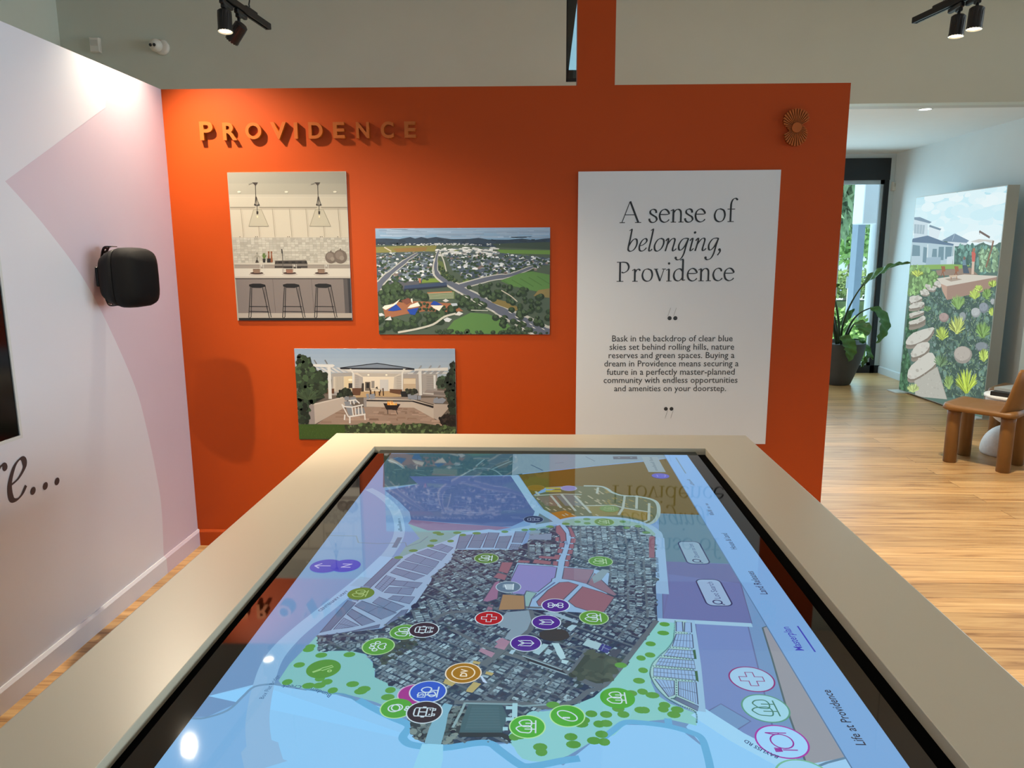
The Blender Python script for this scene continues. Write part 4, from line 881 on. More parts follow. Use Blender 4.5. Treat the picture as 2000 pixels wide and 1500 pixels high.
# ---- round place markers
mp.crop(0, 0, 1)
WH = (190, 214, 226)
def icon(px, py, rx, col, rim=WH, sym=None, sc=WH, layer=21, lw=0.0022):
    c = mp.P(px, py); r = abs(mp.P(px + rx, py)[0] - c[0])
    if rim: mp.disc(c, r, rim, layer, n=44, metres=True); mp.disc(c, r * 0.93, col, layer + 1, n=44, metres=True)
    else: mp.disc(c, r, col, layer + 1, n=44, metres=True)
    T = lambda u, v: (c[0] - v * r, c[1] + u * r)
    def ln(pts, closed=False, w=lw, cc=sc, smooth=0):
        q = [T(*p) for p in pts]
        if smooth: q = catmull(q, smooth, closed)
        mp.line(q, w, cc, layer + 2, closed=closed, metres=True)
    def ci(u, v, rr, a0=0, a1=360, sx=1.0): mp.ring(T(u, v), rr * r, lw, sc, layer + 2, n=20, a0=a0, a1=a1, sx=sx)
    if sym == 'trees':
        ln([(-0.55, -0.45), (0.55, -0.45)])
        for u0, s_ in ((-0.22, 1.0), (0.28, 0.75)):
            ln([(u0, -0.45), (u0, 0.15 * s_)])
            ln([(u0 - 0.12, -0.22), (u0 - 0.3, -0.12), (u0 - 0.3, 0.12), (u0 - 0.26, 0.36 * s_), (u0 - 0.1, 0.52 * s_), (u0 + 0.06, 0.6 * s_), (u0 + 0.22, 0.44 * s_), (u0 + 0.28, 0.16), (u0 + 0.28, -0.1), (u0 + 0.12, -0.22)], True, smooth=4)
    elif sym == 'cross':
        a, b = 0.17, 0.52; ln([(-a, b), (a, b), (a, a), (b, a), (b, -a), (a, -a), (a, -b), (-a, -b), (-a, -a), (-b, -a), (-b, a), (-a, a)], True)
    elif sym == 'book':
        ln([(0, 0.1), (0, -0.5)]); ln([(0, 0.1), (-0.32, 0.35), (-0.32, -0.3), (0, -0.5), (0.32, -0.3), (0.32, 0.35), (0, 0.1)], False); ln([(-0.32, 0.48), (0, 0.2), (0.32, 0.48)])
    elif sym == 'bus':
        ln([(-0.36, 0.5), (-0.2, 0.56), (0.2, 0.56), (0.36, 0.5), (0.36, -0.42), (-0.36, -0.42)], True); ln([(-0.36, 0.3), (0.36, 0.3)]); ln([(-0.36, -0.12), (0.36, -0.12)]); ln([(0, 0.3), (0, -0.12)])
        ln([(-0.3, -0.42), (-0.3, -0.58), (-0.16, -0.58), (-0.16, -0.42)]); ln([(0.3, -0.42), (0.3, -0.58), (0.16, -0.58), (0.16, -0.42)]); ln([(-0.26, -0.26), (-0.16, -0.32)]); ln([(0.26, -0.26), (0.16, -0.32)]); ln([(-0.44, 0.15), (-0.44, -0.05)]); ln([(0.44, 0.15), (0.44, -0.05)])
    elif sym == 'paw':
        ln([(-0.02, 0.02), (-0.24, -0.1), (-0.34, -0.36), (-0.14, -0.44), (0.0, -0.38), (0.16, -0.44), (0.34, -0.34), (0.2, -0.08)], True, smooth=4)
        for u, v in ((-0.42, 0.14), (-0.16, 0.36), (0.16, 0.36), (0.42, 0.12)): ci(u, v, 0.13, sx=1.15)
    elif sym == 'cricket':
        ln([(-0.42, 0.5), (-0.12, 0.12), (-0.2, 0.02), (0.22, -0.52), (0.36, -0.4), (0.08, 0.08), (-0.06, 0.2), (-0.36, 0.56)], True); ci(0.12, -0.58 + 0.1, 0.0); ci(-0.22, -0.42, 0.10)
    elif sym == 'bone':
        for s_ in (-1, 1):
            ci(0.17, 0.34 * s_, 0.18); ci(-0.17, 0.34 * s_, 0.18)
        ln([(0.12, 0.2), (0.12, -0.2)]); ln([(-0.12, 0.2), (-0.12, -0.2)]); ci(0, 0, 0.09)
    elif sym == 'ball':
        mp.ring(T(0, 0), 0.36 * r, lw, sc, layer + 2, n=28, sx=1.7, ang=R_(-35)); ln([(-0.18, 0.28), (-0.18, -0.14)])
        for i in range(4): ln([(-0.25, 0.2 - i * 0.1), (-0.11, 0.2 - i * 0.1)])
    elif sym == 'peas':
        ci(0.05, 0.0, 0.32); ci(-0.02, 0.16, 0.34); ci(0.1, -0.62, 0.09); ci(-0.12, -0.58, 0.09)
    elif sym == 'ring': ci(0, 0, 0.62)
    elif sym == 'plate':
        ci(0, 0.0, 0.42); ln([(0.5, 0.5), (0.5, -0.32)]); ln([(0.5, 0.5), (0.40, 0.2), (0.42, 0.0), (0.5, 0.0)]); ln([(-0.5, 0.12), (-0.5, -0.44)]); ln([(-0.6, 0.42), (-0.58, 0.16), (-0.42, 0.16), (-0.40, 0.42)])
        for d in (-0.53, -0.47): ln([(d, 0.42), (d, 0.16)])
    elif sym == 'city':
        for i in range(7): u = -0.42 + i * 0.14; ln([(u, -0.38), (u, 0.12 + (0.22 if i > 1 else 0.0) * (i % 2 + 0.5))])
        ln([(-0.5, -0.38), (0.55, -0.38)]); ln([(-0.42, 0.14), (0.42, 0.3)])
    elif sym == 'park':
        ln([(0.46, -0.52), (-0.5, -0.52)]); ln([(-0.5, 0.1), (-0.5, 0.48), (-0.12, 0.48), (-0.12, 0.1)], True); ln([(-0.3, 0.1), (-0.3, -0.4)]); ln([(-0.18, -0.02), (-0.44, -0.2), (-0.3, -0.44), (0.0, -0.3)], True, smooth=4)
        ln([(0.12, -0.5), (0.12, -0.1)]); ln([(0.0, -0.1), (-0.06, 0.16), (0.1, 0.36), (0.3, 0.3), (0.4, 0.08), (0.3, -0.14)], True, smooth=4)
    return c, r, T
GR, GR2 = (74, 148, 66), (84, 126, 66)
icon(1047, 953, 17, (118, 90, 30), (130, 110, 60), None); icon(1111, 954, 16, (120, 130, 180), (150, 160, 190), None); icon(1190, 994, 19, (96, 128, 78), None, 'trees', (126, 150, 110)); icon(1180, 1020, 20, GR2, (126, 160, 120), 'trees', (150, 180, 150))
icon(1042, 1015, 20, (42, 54, 88), (110, 130, 160), 'bus', (130, 146, 176)); icon(950, 1091, 24, (72, 122, 66), (150, 186, 150), 'trees'); icon(1173, 1097, 24, (76, 136, 62), (150, 190, 150), 'trees', (160, 196, 160)); icon(705, 1160, 26, (84, 126, 60), None, 'trees', (150, 184, 120))
icon(993, 1147, 25, (86, 118, 142), (164, 190, 206), 'city'); icon(955, 1208, 28, (160, 34, 44), WH, 'cross'); icon(1085, 1183, 28, (70, 48, 136), WH, 'bone'); icon(1160, 1207, 29, (84, 146, 66), (160, 200, 160), 'trees'); icon(1067, 1216, 29, (70, 46, 138), WH, 'book'); icon(1027, 1257, 31, (70, 46, 140), WH, 'book')
icon(790, 1235, 29, (80, 148, 70), (150, 200, 150), 'trees'); icon(828, 1231, 30, (50, 48, 62), WH, 'bus', layer=25); icon(739, 1263, 32, (80, 152, 66), (160, 205, 150), 'paw'); icon(632, 1307, 33, (78, 142, 62), None, 'cricket', (150, 200, 130))
c, r, T = icon(905, 1315, 36, (150, 110, 34), (222, 216, 200), 'ring', (224, 214, 190))
def itext(t, c, r, T, u0, u1, v, col, layer, hs=1.0, bold=0.012):
    vs, fs = text_shape(t, bold, 2); x0, x1 = min(p[0] for p in vs), max(p[0] for p in vs); k = (u1 - u0) / (x1 - x0)
    Q = [T(u0 + (x - x0) * k, v + y * k * hs) for x, y in vs]
    for f in fs: mp.fill([Q[i] for i in f], col, layer)
itext('DV', c, r, T, -0.36, 0.36, -0.22, (226, 218, 196), 24, bold=0.03)
icon(810, 1357, 34, (150, 54, 140), (200, 170, 205), None); icon(775, 1384, 33, (74, 160, 66), (170, 215, 160), 'peas'); c, r, T = icon(836, 1352, 37, (42, 88, 196), WH, 'park', layer=25); itext('S', c, r, T, -0.42, -0.2, 0.17, WH, 28); icon(829, 1392, 36, (46, 44, 56), WH, 'bus', layer=29)
icon(1030, 1420, 36, (72, 168, 64), (170, 220, 160), 'trees'); icon(1108, 1399, 35, (72, 166, 64), (170, 220, 160), 'ball'); icon(1206, 1364, 34, (72, 162, 62), None, 'trees')
icon(1290, 930, 17, (78, 84, 180), None, None)
MAG = (132, 50, 118)
icon(1468, 1327, 44, (150, 196, 228), MAG, 'cross', MAG); icon(1495, 1384, 46, (150, 206, 226), (84, 150, 130), 'trees', (62, 122, 110)); icon(1527, 1449, 51, (152, 206, 246), (156, 52, 160), 'plate', (140, 44, 150)); icon(1573, 1523, 58, (150, 206, 236), (110, 180, 150), None)
NAVY = (62, 62, 176)
c, r, T = icon(637, 1106, 31, NAVY, None, None, lw=0.003)
for a, b in (((0, -0.5), (0, 0.7)), ((-0.35, 0.35), (0, 0.72)), ((0.35, 0.35), (0, 0.72))): mp.line([T(*a), T(*b)], 0.0035, (170, 170, 216), 24, metres=True)
c, r, T = icon(675, 1105.5, 29, (58, 56, 180), None, None, layer=23); itext('N', c, r, T, -0.3, 0.3, -0.38, (170, 170, 216), 26)
# ---- buttons and writing
def pill(a, b, col, rim, layer=20, wd=0.050):
    p, q = mp.P(*a), mp.P(*b); r = wd * 0.28
    def rr(g):
        out = []
        for cx, cy, a0 in ((p[0] + wd / 2 - r, q[1] - r, 0), (p[0] - wd / 2 + r, q[1] - r, 90), (p[0] - wd / 2 + r, p[1] + r, 180), (p[0] + wd / 2 - r, p[1] + r, 270)):
            for k in range(6): t = R_(a0 + 18 * k); out.append((cx + (r + g) * math.cos(t), cy + (r + g) * math.sin(t)))
        return out
    mp.fill(rr(0.0018), rim, layer); mp.fill(rr(-0.0012), col, layer + 1)
    return p, q
def vtext(t, x_base, y0, y1, col, layer, bold=0.0, h=None, tall=1.0):
    vs, fs = text_shape(t, bold, 2); x0, x1 = min(p[0] for p in vs), max(p[0] for p in vs); k = (y1 - y0) / (x1 - x0); kh = (h or k) * tall
    for f in fs: mp.fill([(x_base - vs[i][1] * kh, y0 + (vs[i][0] - x0) * k) for i in f], col, layer)
mp.crop(1200, 840, 4)
INK = (46, 58, 98)
for a, b, t in (((662, 1048), (585, 874), 'Zoom to Lot'), ((828, 1376), (733, 1170), 'Lot Search')):
    p, q = pill(a, b, (140, 172, 206) if 'Lot S' in t else (126, 160, 184), INK)
    L_ = q[1] - p[1]; vtext(t, p[0] + 0.008, p[1] + L_ * 0.26, q[1] - L_ * 0.10, (60, 82, 128), 23)
    mp.ring((p[0] - 0.002, p[1] + L_ * 0.13), 0.0085, 0.003, INK, 23, n=18); mp.line([(p[0] + 0.004, p[1] + L_ * 0.13 - 0.006), (p[0] + 0.010, p[1] + L_ * 0.13 - 0.011)], 0.003, INK, 23, metres=True)
mp.crop(0, 0, 1)
def navword(t, pa, pb, col, bold=0.0, under=None):
    a, b = mp.P(*pa), mp.P(*pb); xb = (a[0] + b[0]) / 2
    vtext(t, xb, a[1], b[1], col, 12, bold + 0.008, h=None, tall=1.12)
    if under: mp.fill([(xb + 0.016, a[1] - 0.004), (xb + 0.019, a[1] - 0.004), (xb + 0.019, b[1] + 0.004), (xb + 0.016, b[1] + 0.004)], under, 12)
navword('Life at Providence', (1692, 1456), (1621, 1348), (38, 44, 62)); navword('Masterplan', (1570, 1271), (1541, 1225), (58, 66, 176), under=(58, 66, 176)); navword('Land Releases', (1499, 1161), (1471, 1116), (40, 50, 80)); navword('House & Land', (1440, 1073), (1419, 1042), (46, 60, 92))
def scribble(p0, p1, h, col, layer=12, n=9):
    """writing too small to read: a row of short marks"""
    a, b = mp.P(*p0), mp.P(*p1)
    for i in range(n):
        t0, t1 = i / n, (i + 0.62) / n
        if rm.random() < 0.12: continue
        x = a[0] + (b[0] - a[0]) * t0; hh = h * rm.choice((0.6, 0.6, 1.0))
        mp.fill([(x - hh, a[1] + (b[1] - a[1]) * t0), (x, a[1] + (b[1] - a[1]) * t0), (x, a[1] + (b[1] - a[1]) * t1), (x - hh, a[1] + (b[1] - a[1]) * t1)], col, layer)
scribble((1395, 1006), (1382, 983), 0.011, (72, 96, 130), n=11); scribble((1357, 948), (1347, 936), 0.010, (88, 112, 140), n=7)
mp.crop(1240, 880, 20)
a, b = mp.P(910, 850), mp.P(640, 255); mp.fill([(a[0] - 0.03, a[1]), (a[0] + 0.024, a[1]), (a[0] + 0.024, b[1]), (a[0] - 0.03, b[1])], (126, 148, 158), 20)
scribble((905, 800), (650, 260), 0.012, (92, 116, 130), 22, n=14)
mp.line([(860, 960), (900, 1040)], 0.003, (130, 130, 200), 24); mp.line([(1030, 1000), (1190, 1000)], 0.003, (110, 110, 190), 24); mp.line([(1160, 950), (1200, 1000), (1160, 1050)], 0.003, (130, 130, 200), 24)
mp.line([(1600, 280), (1900, 760), (1990, 900)], 0.004, (104, 134, 156), 12)
mp.crop(1000, 840, 5); mp.poly([(985, 258), (1220, 258), (1225, 285), (990, 285)], (72, 84, 100), 9)
for x in (1045, 1165): mp.disc((x, 270), 0.004, (120, 140, 156), 10)
mp.line([(185, 340), (300, 395)], 0.005, (70, 96, 120), 9); mp.line([(720, 260), (810, 305)], 0.004, (86, 110, 130), 9); mp.line([(420, 325), (505, 318)], 0.004, (92, 112, 130), 9)
scribble((1440, 1440), (1428, 1245), 0.008, (72, 104, 132), n=26); scribble((548, 1120), (538, 1080), 0.008, (80, 110, 150), n=8, layer=16)
mp.crop(600, 840, 5); scribble((930, 1000), (905, 865), 0.010, (62, 96, 124), n=14); mp.line([(850, 1150), (905, 1050)], 0.012, (88, 122, 150), 12)
mp.line([(170, 1030), (480, 1035), (500, 1100), (700, 1110), (960, 1100), (970, 1140)], 0.0035, (104, 134, 156), 6); mp.line([(970, 1140), (1100, 1100), (1180, 1040)], 0.0035, (96, 134, 150), 8)
mp.crop(400, 1050, 4); mp.text('CENTENARY HWY', (905, 580), (1128, 420), (58, 74, 112), 12, bold=0.01)
mp.crop(300, 1125, 4); mp.text('Box Flat Bridge', (858, 962), (985, 780), (74, 108, 144), 12)
mp.text('Bundamba Creek', (1392, 928), (1010, 850), (48, 84, 132), 12, bold=0.004, bend=-0.08)
mp.crop(1200, 1125, 4); mp.text('BAYLISS RD', (1288, 1412), (1026, 1280), (40, 66, 116), 24, bold=0.016, bend=0.04)
mp.crop(1200, 1125, 4); mp.line([(650, 1060), (960, 1260), (1300, 1440), (1500, 1520)], 0.030, (150, 206, 240), 9); mp.line([(592, 345), (640, 700), (672, 1060)], 0.016, (140, 184, 216), 9); mp.line([(340, 345), (1075, 385)], 0.014, (146, 190, 218), 8)
screen_mat = attr_mat('lit_screen', 0.03, emit=1.0, gain=1.0, spec=0.5)
mp.build('screen_print', screen_mat, table)

# ---------------------------------------------------------------- prints mounted on the orange wall
PT = 0.006
def panel(name, x0, x1, z0, z1, label, cat, paper=(225, 225, 222), rough=0.45, gain=1.0):
    t = thing(name, label, cat, ((x0 + x1) / 2, YO, z0))
    MB().box(x0, x1, YO - PT, YO - 0.0005, z0, z1, bev=0.0008).build('board', mat('board_edge', paper, 0.5, var=0.01), t)
    pc = Pic((0, YO - PT - 0.0003, 0), (1, 0, 0), (0, 0, 1), step=0.00011)
    pc.ext = (x0, x1, z0, z1)
    return t, pc, attr_mat(name + '_ink', rough, gain=gain, spec=0.4)
rp = random.Random(5)
def shade(c, k): return tuple(v * k for v in c)
def jit(c, a): k = rp.uniform(-a, a); return tuple(max(0, min(255, v + k)) for v in c)

# --- kitchen photograph
kt, K, kmat = panel('kitchen_print', -1.597, -0.990, 1.246, 1.996, 'tall print of a white kitchen with three black stools', 'picture', gain=0.56)
x0, x1, z0, z1 = K.ext; K.fill([(x0, z0), (x1, z0), (x1, z1), (x0, z1)], (196, 192, 178), 0)
K.crop(430, 320, 4.6857)
def kx(f, y): return 65 + (172 - 65) * (y - 75) / 1360 + f * (1080 - 30 * (y - 75) / 1360)   # share of the width at a height of the picture
def krow(y0, y1, c, l=1, a=0.0, b=1.0): K.poly([(kx(a, y0), y0), (kx(b, y0), y0), (kx(b, y1), y1), (kx(a, y1), y1)], c, l)
krow(75, 180, (176, 174, 162)); krow(180, 285, (184, 181, 167)); krow(282, 306, (216, 211, 196)); krow(292, 296, (180, 175, 160), 2); krow(306, 396, (212, 206, 190)); krow(395, 402, (134, 128, 114), 2)
krow(402, 674, (220, 213, 196)); krow(402, 420, (196, 189, 172), 2)
for f in (0.09, 0.228, 0.36, 0.505, 0.645, 0.785, 0.92):
    K.line([(kx(f, 410), 410), (kx(f + 0.006, 672), 672)], 0.0024, (164, 156, 140), 3); K.line([(kx(f + 0.012, 425), 425), (kx(f + 0.016, 665), 665)], 0.0012, (190, 182, 166), 3)
for f in (0.065, 0.20, 0.215, 0.475, 0.49, 0.755, 0.77, 0.905): K.disc((kx(f, 668), 668), 0.0022, (60, 54, 48), 4, n=8)
krow(674, 910, (176, 174, 164))
for r_ in range(11):
    for c_ in range(32):
        ya, yb_ = 676 + r_ * 21, 695 + r_ * 21; fa = c_ / 32
        K.poly([(kx(fa, ya), ya), (kx(fa + 0.029, ya), ya), (kx(fa + 0.029, yb_), yb_), (kx(fa, yb_), yb_)], jit((200, 198, 188), 16), 2)
for k in range(70):
    f, y = rp.random(), rp.uniform(680, 900); f = f if rp.random() < 0.5 else 0.75 + 0.25 * f; K.line([(kx(f, y), y), (kx(f + 0.012, y - 8), y - 8)], 0.0016, (232, 230, 220), 3)
krow(905, 925, (212, 207, 196), 4); krow(925, 957, (168, 160, 152), 4); krow(923, 927, (130, 124, 118), 5)
K.poly([(500, 885), (785, 877), (800, 912), (800, 968), (498, 968), (500, 912)], (134, 128, 122), 5); K.poly([(508, 890), (792, 888), (798, 914), (502, 914)], (38, 34, 32), 6); K.poly([(500, 936), (800, 936), (800, 950), (500, 950)], (52, 46, 44), 6); K.poly([(575, 950), (740, 950), (740, 975), (575, 972)], (46, 42, 42), 6)
for x in (520, 580, 640, 700, 760): K.disc((x, 900), 0.006, (66, 60, 56), 7, n=8, sx=1.6)
K.line([(338, 812), (338, 905)], 0.005, (96, 92, 84), 6); K.poly([(300, 855), (375, 855), (360, 848), (340, 820), (318, 846)], (170, 168, 156), 6); K.poly([(322, 905), (355, 905), (345, 880), (330, 880)], (70, 64, 58), 7)
for k in range(26): x = rp.uniform(382, 424); K.line([(402, 875), (x, rp.uniform(815, 850))], 0.0018, jit((98, 128, 60), 24), 6)
K.poly([(388, 868), (416, 868), (413, 903), (392, 903)], (44, 42, 40), 7)
for x, c in ((444, (140, 84, 58)), (470, (150, 92, 62))):
    K.poly([(x - 8, 866), (x - 5, 825), (x - 9, 806), (x, 800), (x + 9, 806), (x + 5, 825), (x + 10, 866), (x + 12, 900), (x - 12, 900)], c, 6, smooth=2)
K.poly([(430, 866), (462, 866), (462, 903), (430, 903)], (34, 32, 34), 7)
K.line([(566, 785), (571, 850), (576, 975)], 0.0036, (92, 88, 84), 8); K.line([(564, 780), (568, 820)], 0.006, (50, 48, 48), 9); K.poly([(566, 955), (590, 955), (588, 1000), (568, 1000)], (196, 192, 184), 8)
for x, y, r_ in ((1014, 858, 0.030), (1100, 850, 0.035)):
    K.disc((x, y), r_, (122, 110, 102), 6, n=30); K.disc((x - 8, y - 12), r_ * 0.6, (142, 130, 122), 7, n=20); K.disc((x + 14, y + 12), r_ * 0.35, (160, 150, 140), 8, n=14); K.line([(x - 1, y - r_ * 1700), (x + 1, y - r_ * 2150)], 0.006, (104, 94, 86), 7)
K.poly([(130, 957), (1190, 957), (1196, 1042), (136, 1042)], (226, 222, 212), 6); K.poly([(136, 1030), (1196, 1030), (1196, 1046), (138, 1046)], (208, 203, 194), 7); K.poly([(138, 1046), (1196, 1046), (1196, 1054), (139, 1054)], (70, 64, 62), 8)
for x in (336, 637, 928):
    K.disc((x, 1012), 0.0075, (206, 200, 192), 8, n=24, sx=5.6); K.disc((x, 1000), 0.0062, (72, 50, 44), 9, n=24, sx=5.6)
    K.poly([(x - 36, 965), (x + 36, 965), (x + 34, 990), (x + 22, 999), (x - 22, 999), (x - 34, 990)], (150, 124, 106) if x != 637 else (160, 116, 98), 10); K.poly([(x - 36, 962), (x + 36, 962), (x + 34, 970), (x - 34, 970)], (118, 96, 82), 11)
    for dx in (30, 62): K.line([(x + dx, 918), (x + dx + 2, 996)], 0.0022, (232, 230, 222), 12)
    K.line([(x + 36, 940), (x + 66, 944)], 0.0016, (226, 224, 216), 12); K.disc((x + 44, 930), 0.005, (214, 212, 206), 11, n=12)
krow(1054, 1366, (142, 133, 131), 5); krow(1054, 1366, (58, 58, 64), 6, 0.965, 1.0); krow(1054, 1366, (96, 92, 94), 6, 0.93, 0.966)
for f in (0.32, 0.655): K.line([(kx(f, 1056), 1056), (kx(f + 0.004, 1364), 1364)], 0.0016, (104, 96, 96), 6)
krow(1366, 1412, (196, 188, 178), 5); krow(1410, 1436, (36, 33, 33), 6)
STB = (22, 22, 26)
for x in (340, 650, 942):
    K.poly([(x - 76, 1105), (x - 40, 1096), (x + 30, 1096), (x + 72, 1106), (x + 78, 1122), (x + 30, 1136), (x - 40, 1134), (x - 72, 1122)], STB, 8)
    for q in ([(x - 62, 1128), (x - 78, 1408)], [(x - 50, 1130), (x - 56, 1400), (x - 70, 1412)], [(x + 48, 1132), (x + 112, 1412)], [(x + 72, 1118), (x + 128, 1405)], [(x - 72, 1305), (x + 100, 1307)], [(x - 72, 1350), (x + 104, 1354)]): K.line(q, 0.0036, STB, 8)
    K.line([(x + 64, 1140), (x + 88, 1330)], 0.004, (112, 104, 104), 7)
for x, (a, b) in ((320, (262, 443)), (890, (820, 1012))):
    c2 = 340 if x == 320 else 906
    K.poly([(x - 28, 170), (x + 26, 170), (x + 14, 184), (x + 2, 202), (x - 10, 188)], (70, 62, 56), 8); K.line([(x - 60, 188), (x - 26, 176)], 0.004, (150, 146, 134), 7)
    K.line([(x + 2, 198), (x + 6, 300)], 0.0024, (64, 54, 48), 8)
    for q in ([(x + 6, 300), (c2 - 20, 372)], [(x + 6, 300), (c2 - 2, 380)], [(x + 10, 300), (c2 + 14, 370)], [(c2 - 26, 376), (c2 + 20, 380)], [(c2 - 2, 380), (c2, 436)]): K.line(q, 0.003, (58, 48, 44), 9)
    K.disc((c2 - 20, 374), 0.005, (50, 42, 38), 10, n=10); K.disc((c2 + 14, 374), 0.004, (50, 42, 38), 10, n=10)
    K.poly([(c2 - 14, 396), (c2 + 14, 396), (c2 + 40, 420), (b, 570), (a, 570), (c2 - 38, 420)], (204, 199, 180), 6)
    for q in ([(c2 - 34, 420), (a, 572)], [(c2 + 38, 420), (b, 572)], [(a, 571), (b, 571)], [(c2 - 36, 420), (c2 + 38, 418)]): K.line(q, 0.0018, (150, 144, 126), 7)
    K.poly([(c2 - 8, 434), (c2 + 10, 434), (c2 + 9, 462), (c2 - 7, 462)], (54, 46, 42), 9); K.disc((c2 + 2, 484), 0.0056, (252, 240, 200), 9, n=14, sx=0.75)
for x in (173, 606, 1050): K.disc((x, 257), 0.0042, (250, 246, 226), 8, n=16, sx=2.1)
K.build('print', kmat, kt)

# --- aerial photograph
at, A, amat = panel('aerial_print', -0.8515, 0.037, 1.173, 1.714, 'wide aerial print of suburban roofs, hills and blue shade sails', 'picture', paper=(190, 200, 210), gain=1.0)
x0, x1, z0, z1 = A.ext; A.fill([(x0, z0), (x1, z0), (x1, z1), (x0, z1)], (62, 80, 66), 0)
A.crop(720, 430, 5.405)
for i in range(6): A.rect(60, 70 + i * 24, 1930, 100 + i * 24, mixc((142, 166, 196), (118, 156, 190), i / 5), 1)
for k in range(70):
    x, y = rp.uniform(80, 1800), rp.uniform(84, 185); L_ = rp.uniform(100, 420); A.line([(x, y), (min(1905, x + L_), y + rp.uniform(-6, 8))], rp.uniform(0.003, 0.009), jit((142, 166, 194), 16), 2)
A.poly([(60, 195), (180, 192), (320, 200), (440, 178), (490, 194), (555, 178), (620, 192), (710, 178), (800, 190), (880, 202), (1080, 196), (1160, 186), (1260, 204), (1480, 206), (1620, 194), (1740, 210), (1840, 196), (1930, 188), (1930, 320), (60, 300)], (46, 64, 84), 3)
for k in range(60): x, y = rp.uniform(80, 1850), rp.uniform(205, 262); A.line([(x, y), (x + rp.uniform(30, 90), y + rp.uniform(0, 10))], 0.008, jit((44, 60, 76), 9), 4)
A.poly([(1300, 250), (1930, 230), (1930, 315), (1400, 312)], (58, 74, 66), 5)
A.poly([(60, 262), (600, 268), (900, 250), (1200, 280), (1930, 310), (1930, 1220), (60, 1220)], (74, 90, 78), 5)
A.poly([(60, 285), (400, 270), (720, 268), (700, 330), (300, 340), (60, 352)], (124, 124, 72), 6); A.poly([(250, 300), (620, 285), (600, 325), (300, 335)], (134, 108, 66), 7); A.line([(165, 285), (240, 330)], 0.006, (190, 182, 164), 8)
A.poly([(1350, 310), (1930, 318), (1930, 362), (1400, 350)], (96, 134, 66), 6); A.poly([(1380, 352), (1700, 368), (1640, 388), (1400, 378)], (104, 134, 74), 6)
A.poly([(870, 315), (1000, 318), (960, 340), (850, 335)], (120, 138, 76), 6)
def scat(n, box, fn):
    for k in range(n):
        x, y = rp.uniform(box[0], box[2]), rp.uniform(box[1], box[3]); fn(x, y)
def blob(x, y, r_, c, l, sx=1.3): A.disc((x, y), r_, c, l, n=9, sx=sx)
def roof(x, y, w, h, c, l): A.poly([(x, y), (x + w * 0.5, y - h * 0.35), (x + w, y), (x + w * 0.95, y + h * 0.6), (x + w * 0.05, y + h * 0.65)], c, l)
scat(190, (90, 242, 1400, 262), lambda x, y: roof(x, y + abs(x - 800) * 0.01, rp.uniform(8, 26), 8, jit((190, 198, 204), 20), 8) if abs(x - 800) < 300 or rp.random() < 0.3 else None)
scat(120, (680, 285, 1330, 372), lambda x, y: roof(x, y, rp.uniform(30, 90), 16, jit((206, 212, 216), 22) if rp.random() < 0.75 else (92, 108, 116), 9))
def town(q, n, l=9, big=1.0):
    xs = [p[0] for p in q]; ys = [p[1] for p in q]; pts = []
    while len(pts) < n:
        p = (rp.uniform(min(xs), max(xs)), rp.uniform(min(ys), max(ys)))
        if inside(p, q): pts.append(p)
    A.poly(q, (72, 88, 92), 7)
    for x, y in sorted(pts, key=lambda p: p[1]):
        s_ = (0.35 + (y - 300) / 420) * big; t = rp.random()
        c = jit((70, 84, 104), 12) if t < 0.42 else jit((118, 134, 150), 16) if t < 0.68 else jit((200, 208, 216), 16) if t < 0.9 else jit((124, 112, 110), 12)
        roof(x, y, 62 * s_ * rp.uniform(0.7, 1.3), 34 * s_, c, l)
        if rp.random() < 0.5: A.disc((x + rp.uniform(-10, 70) * s_, y + 30 * s_), 0.004 * s_ + 0.002, jit((48, 70, 50), 10), l + 1, n=7, sx=1.5)
town([(60, 345), (640, 330), (690, 400), (650, 560), (560, 620), (60, 650)], 330); town([(800, 350), (1340, 340), (1930, 400), (1930, 440), (1700, 520), (1330, 600), (1000, 600), (880, 520)], 420)
RDc, RDl = (92, 100, 118), (178, 182, 178)
def road(q, w, l=11, edge=True):
    if edge: A.line(q, [v * 1.5 for v in w] if isinstance(w, list) else w * 1.5, RDl, l, smooth=4)
    A.line(q, w, RDc, l + 1, smooth=4)
road([(60, 760), (130, 660), (230, 560), (420, 410), (520, 350)], [0.036, 0.026, 0.018, 0.010, 0.006])
road([(745, 320), (725, 360), (712, 430), (708, 520), (740, 590), (850, 660), (960, 720), (1180, 840), (1400, 960), (1640, 1080), (1900, 1210)], [0.008, 0.010, 0.016, 0.022, 0.026, 0.030, 0.034, 0.044, 0.054, 0.066])
A.line([(700, 400), (685, 470), (680, 560), (760, 650), (960, 770)], 0.006, (190, 192, 188), 13, smooth=4); A.line([(750, 340), (790, 420), (820, 540)], 0.006, (186, 190, 184), 13, smooth=3)
road([(960, 700), (1180, 640), (1330, 605), (1500, 580), (1740, 490)], [0.022, 0.020, 0.014, 0.008])
A.poly([(730, 420), (780, 440), (840, 560), (960, 660), (840, 640), (760, 580)], (94, 110, 66), 13)
A.poly([(570, 620), (720, 612), (780, 650), (560, 662)], (112, 140, 64), 10); A.poly([(1000, 620), (1090, 630), (1080, 660), (990, 670)], (98, 124, 62), 10)
A.poly([(100, 660), (560, 640), (520, 690), (380, 720), (230, 770), (120, 760)], (84, 88, 98), 10)
A.poly([(380, 690), (820, 655), (830, 690), (700, 710), (370, 740)], (56, 72, 102), 13); A.poly([(375, 725), (830, 690), (830, 705), (372, 752)], (36, 46, 62), 14)
A.poly([(1390, 640), (1600, 560), (1720, 540), (1910, 575), (1910, 750), (1800, 760), (1500, 690)], (86, 128, 70), 12)
for k in range(5): A.line([(1420 + k * 90, 640 - k * 12), (1560 + k * 90, 720 - k * 10)], 0.004, (74, 112, 60), 13)
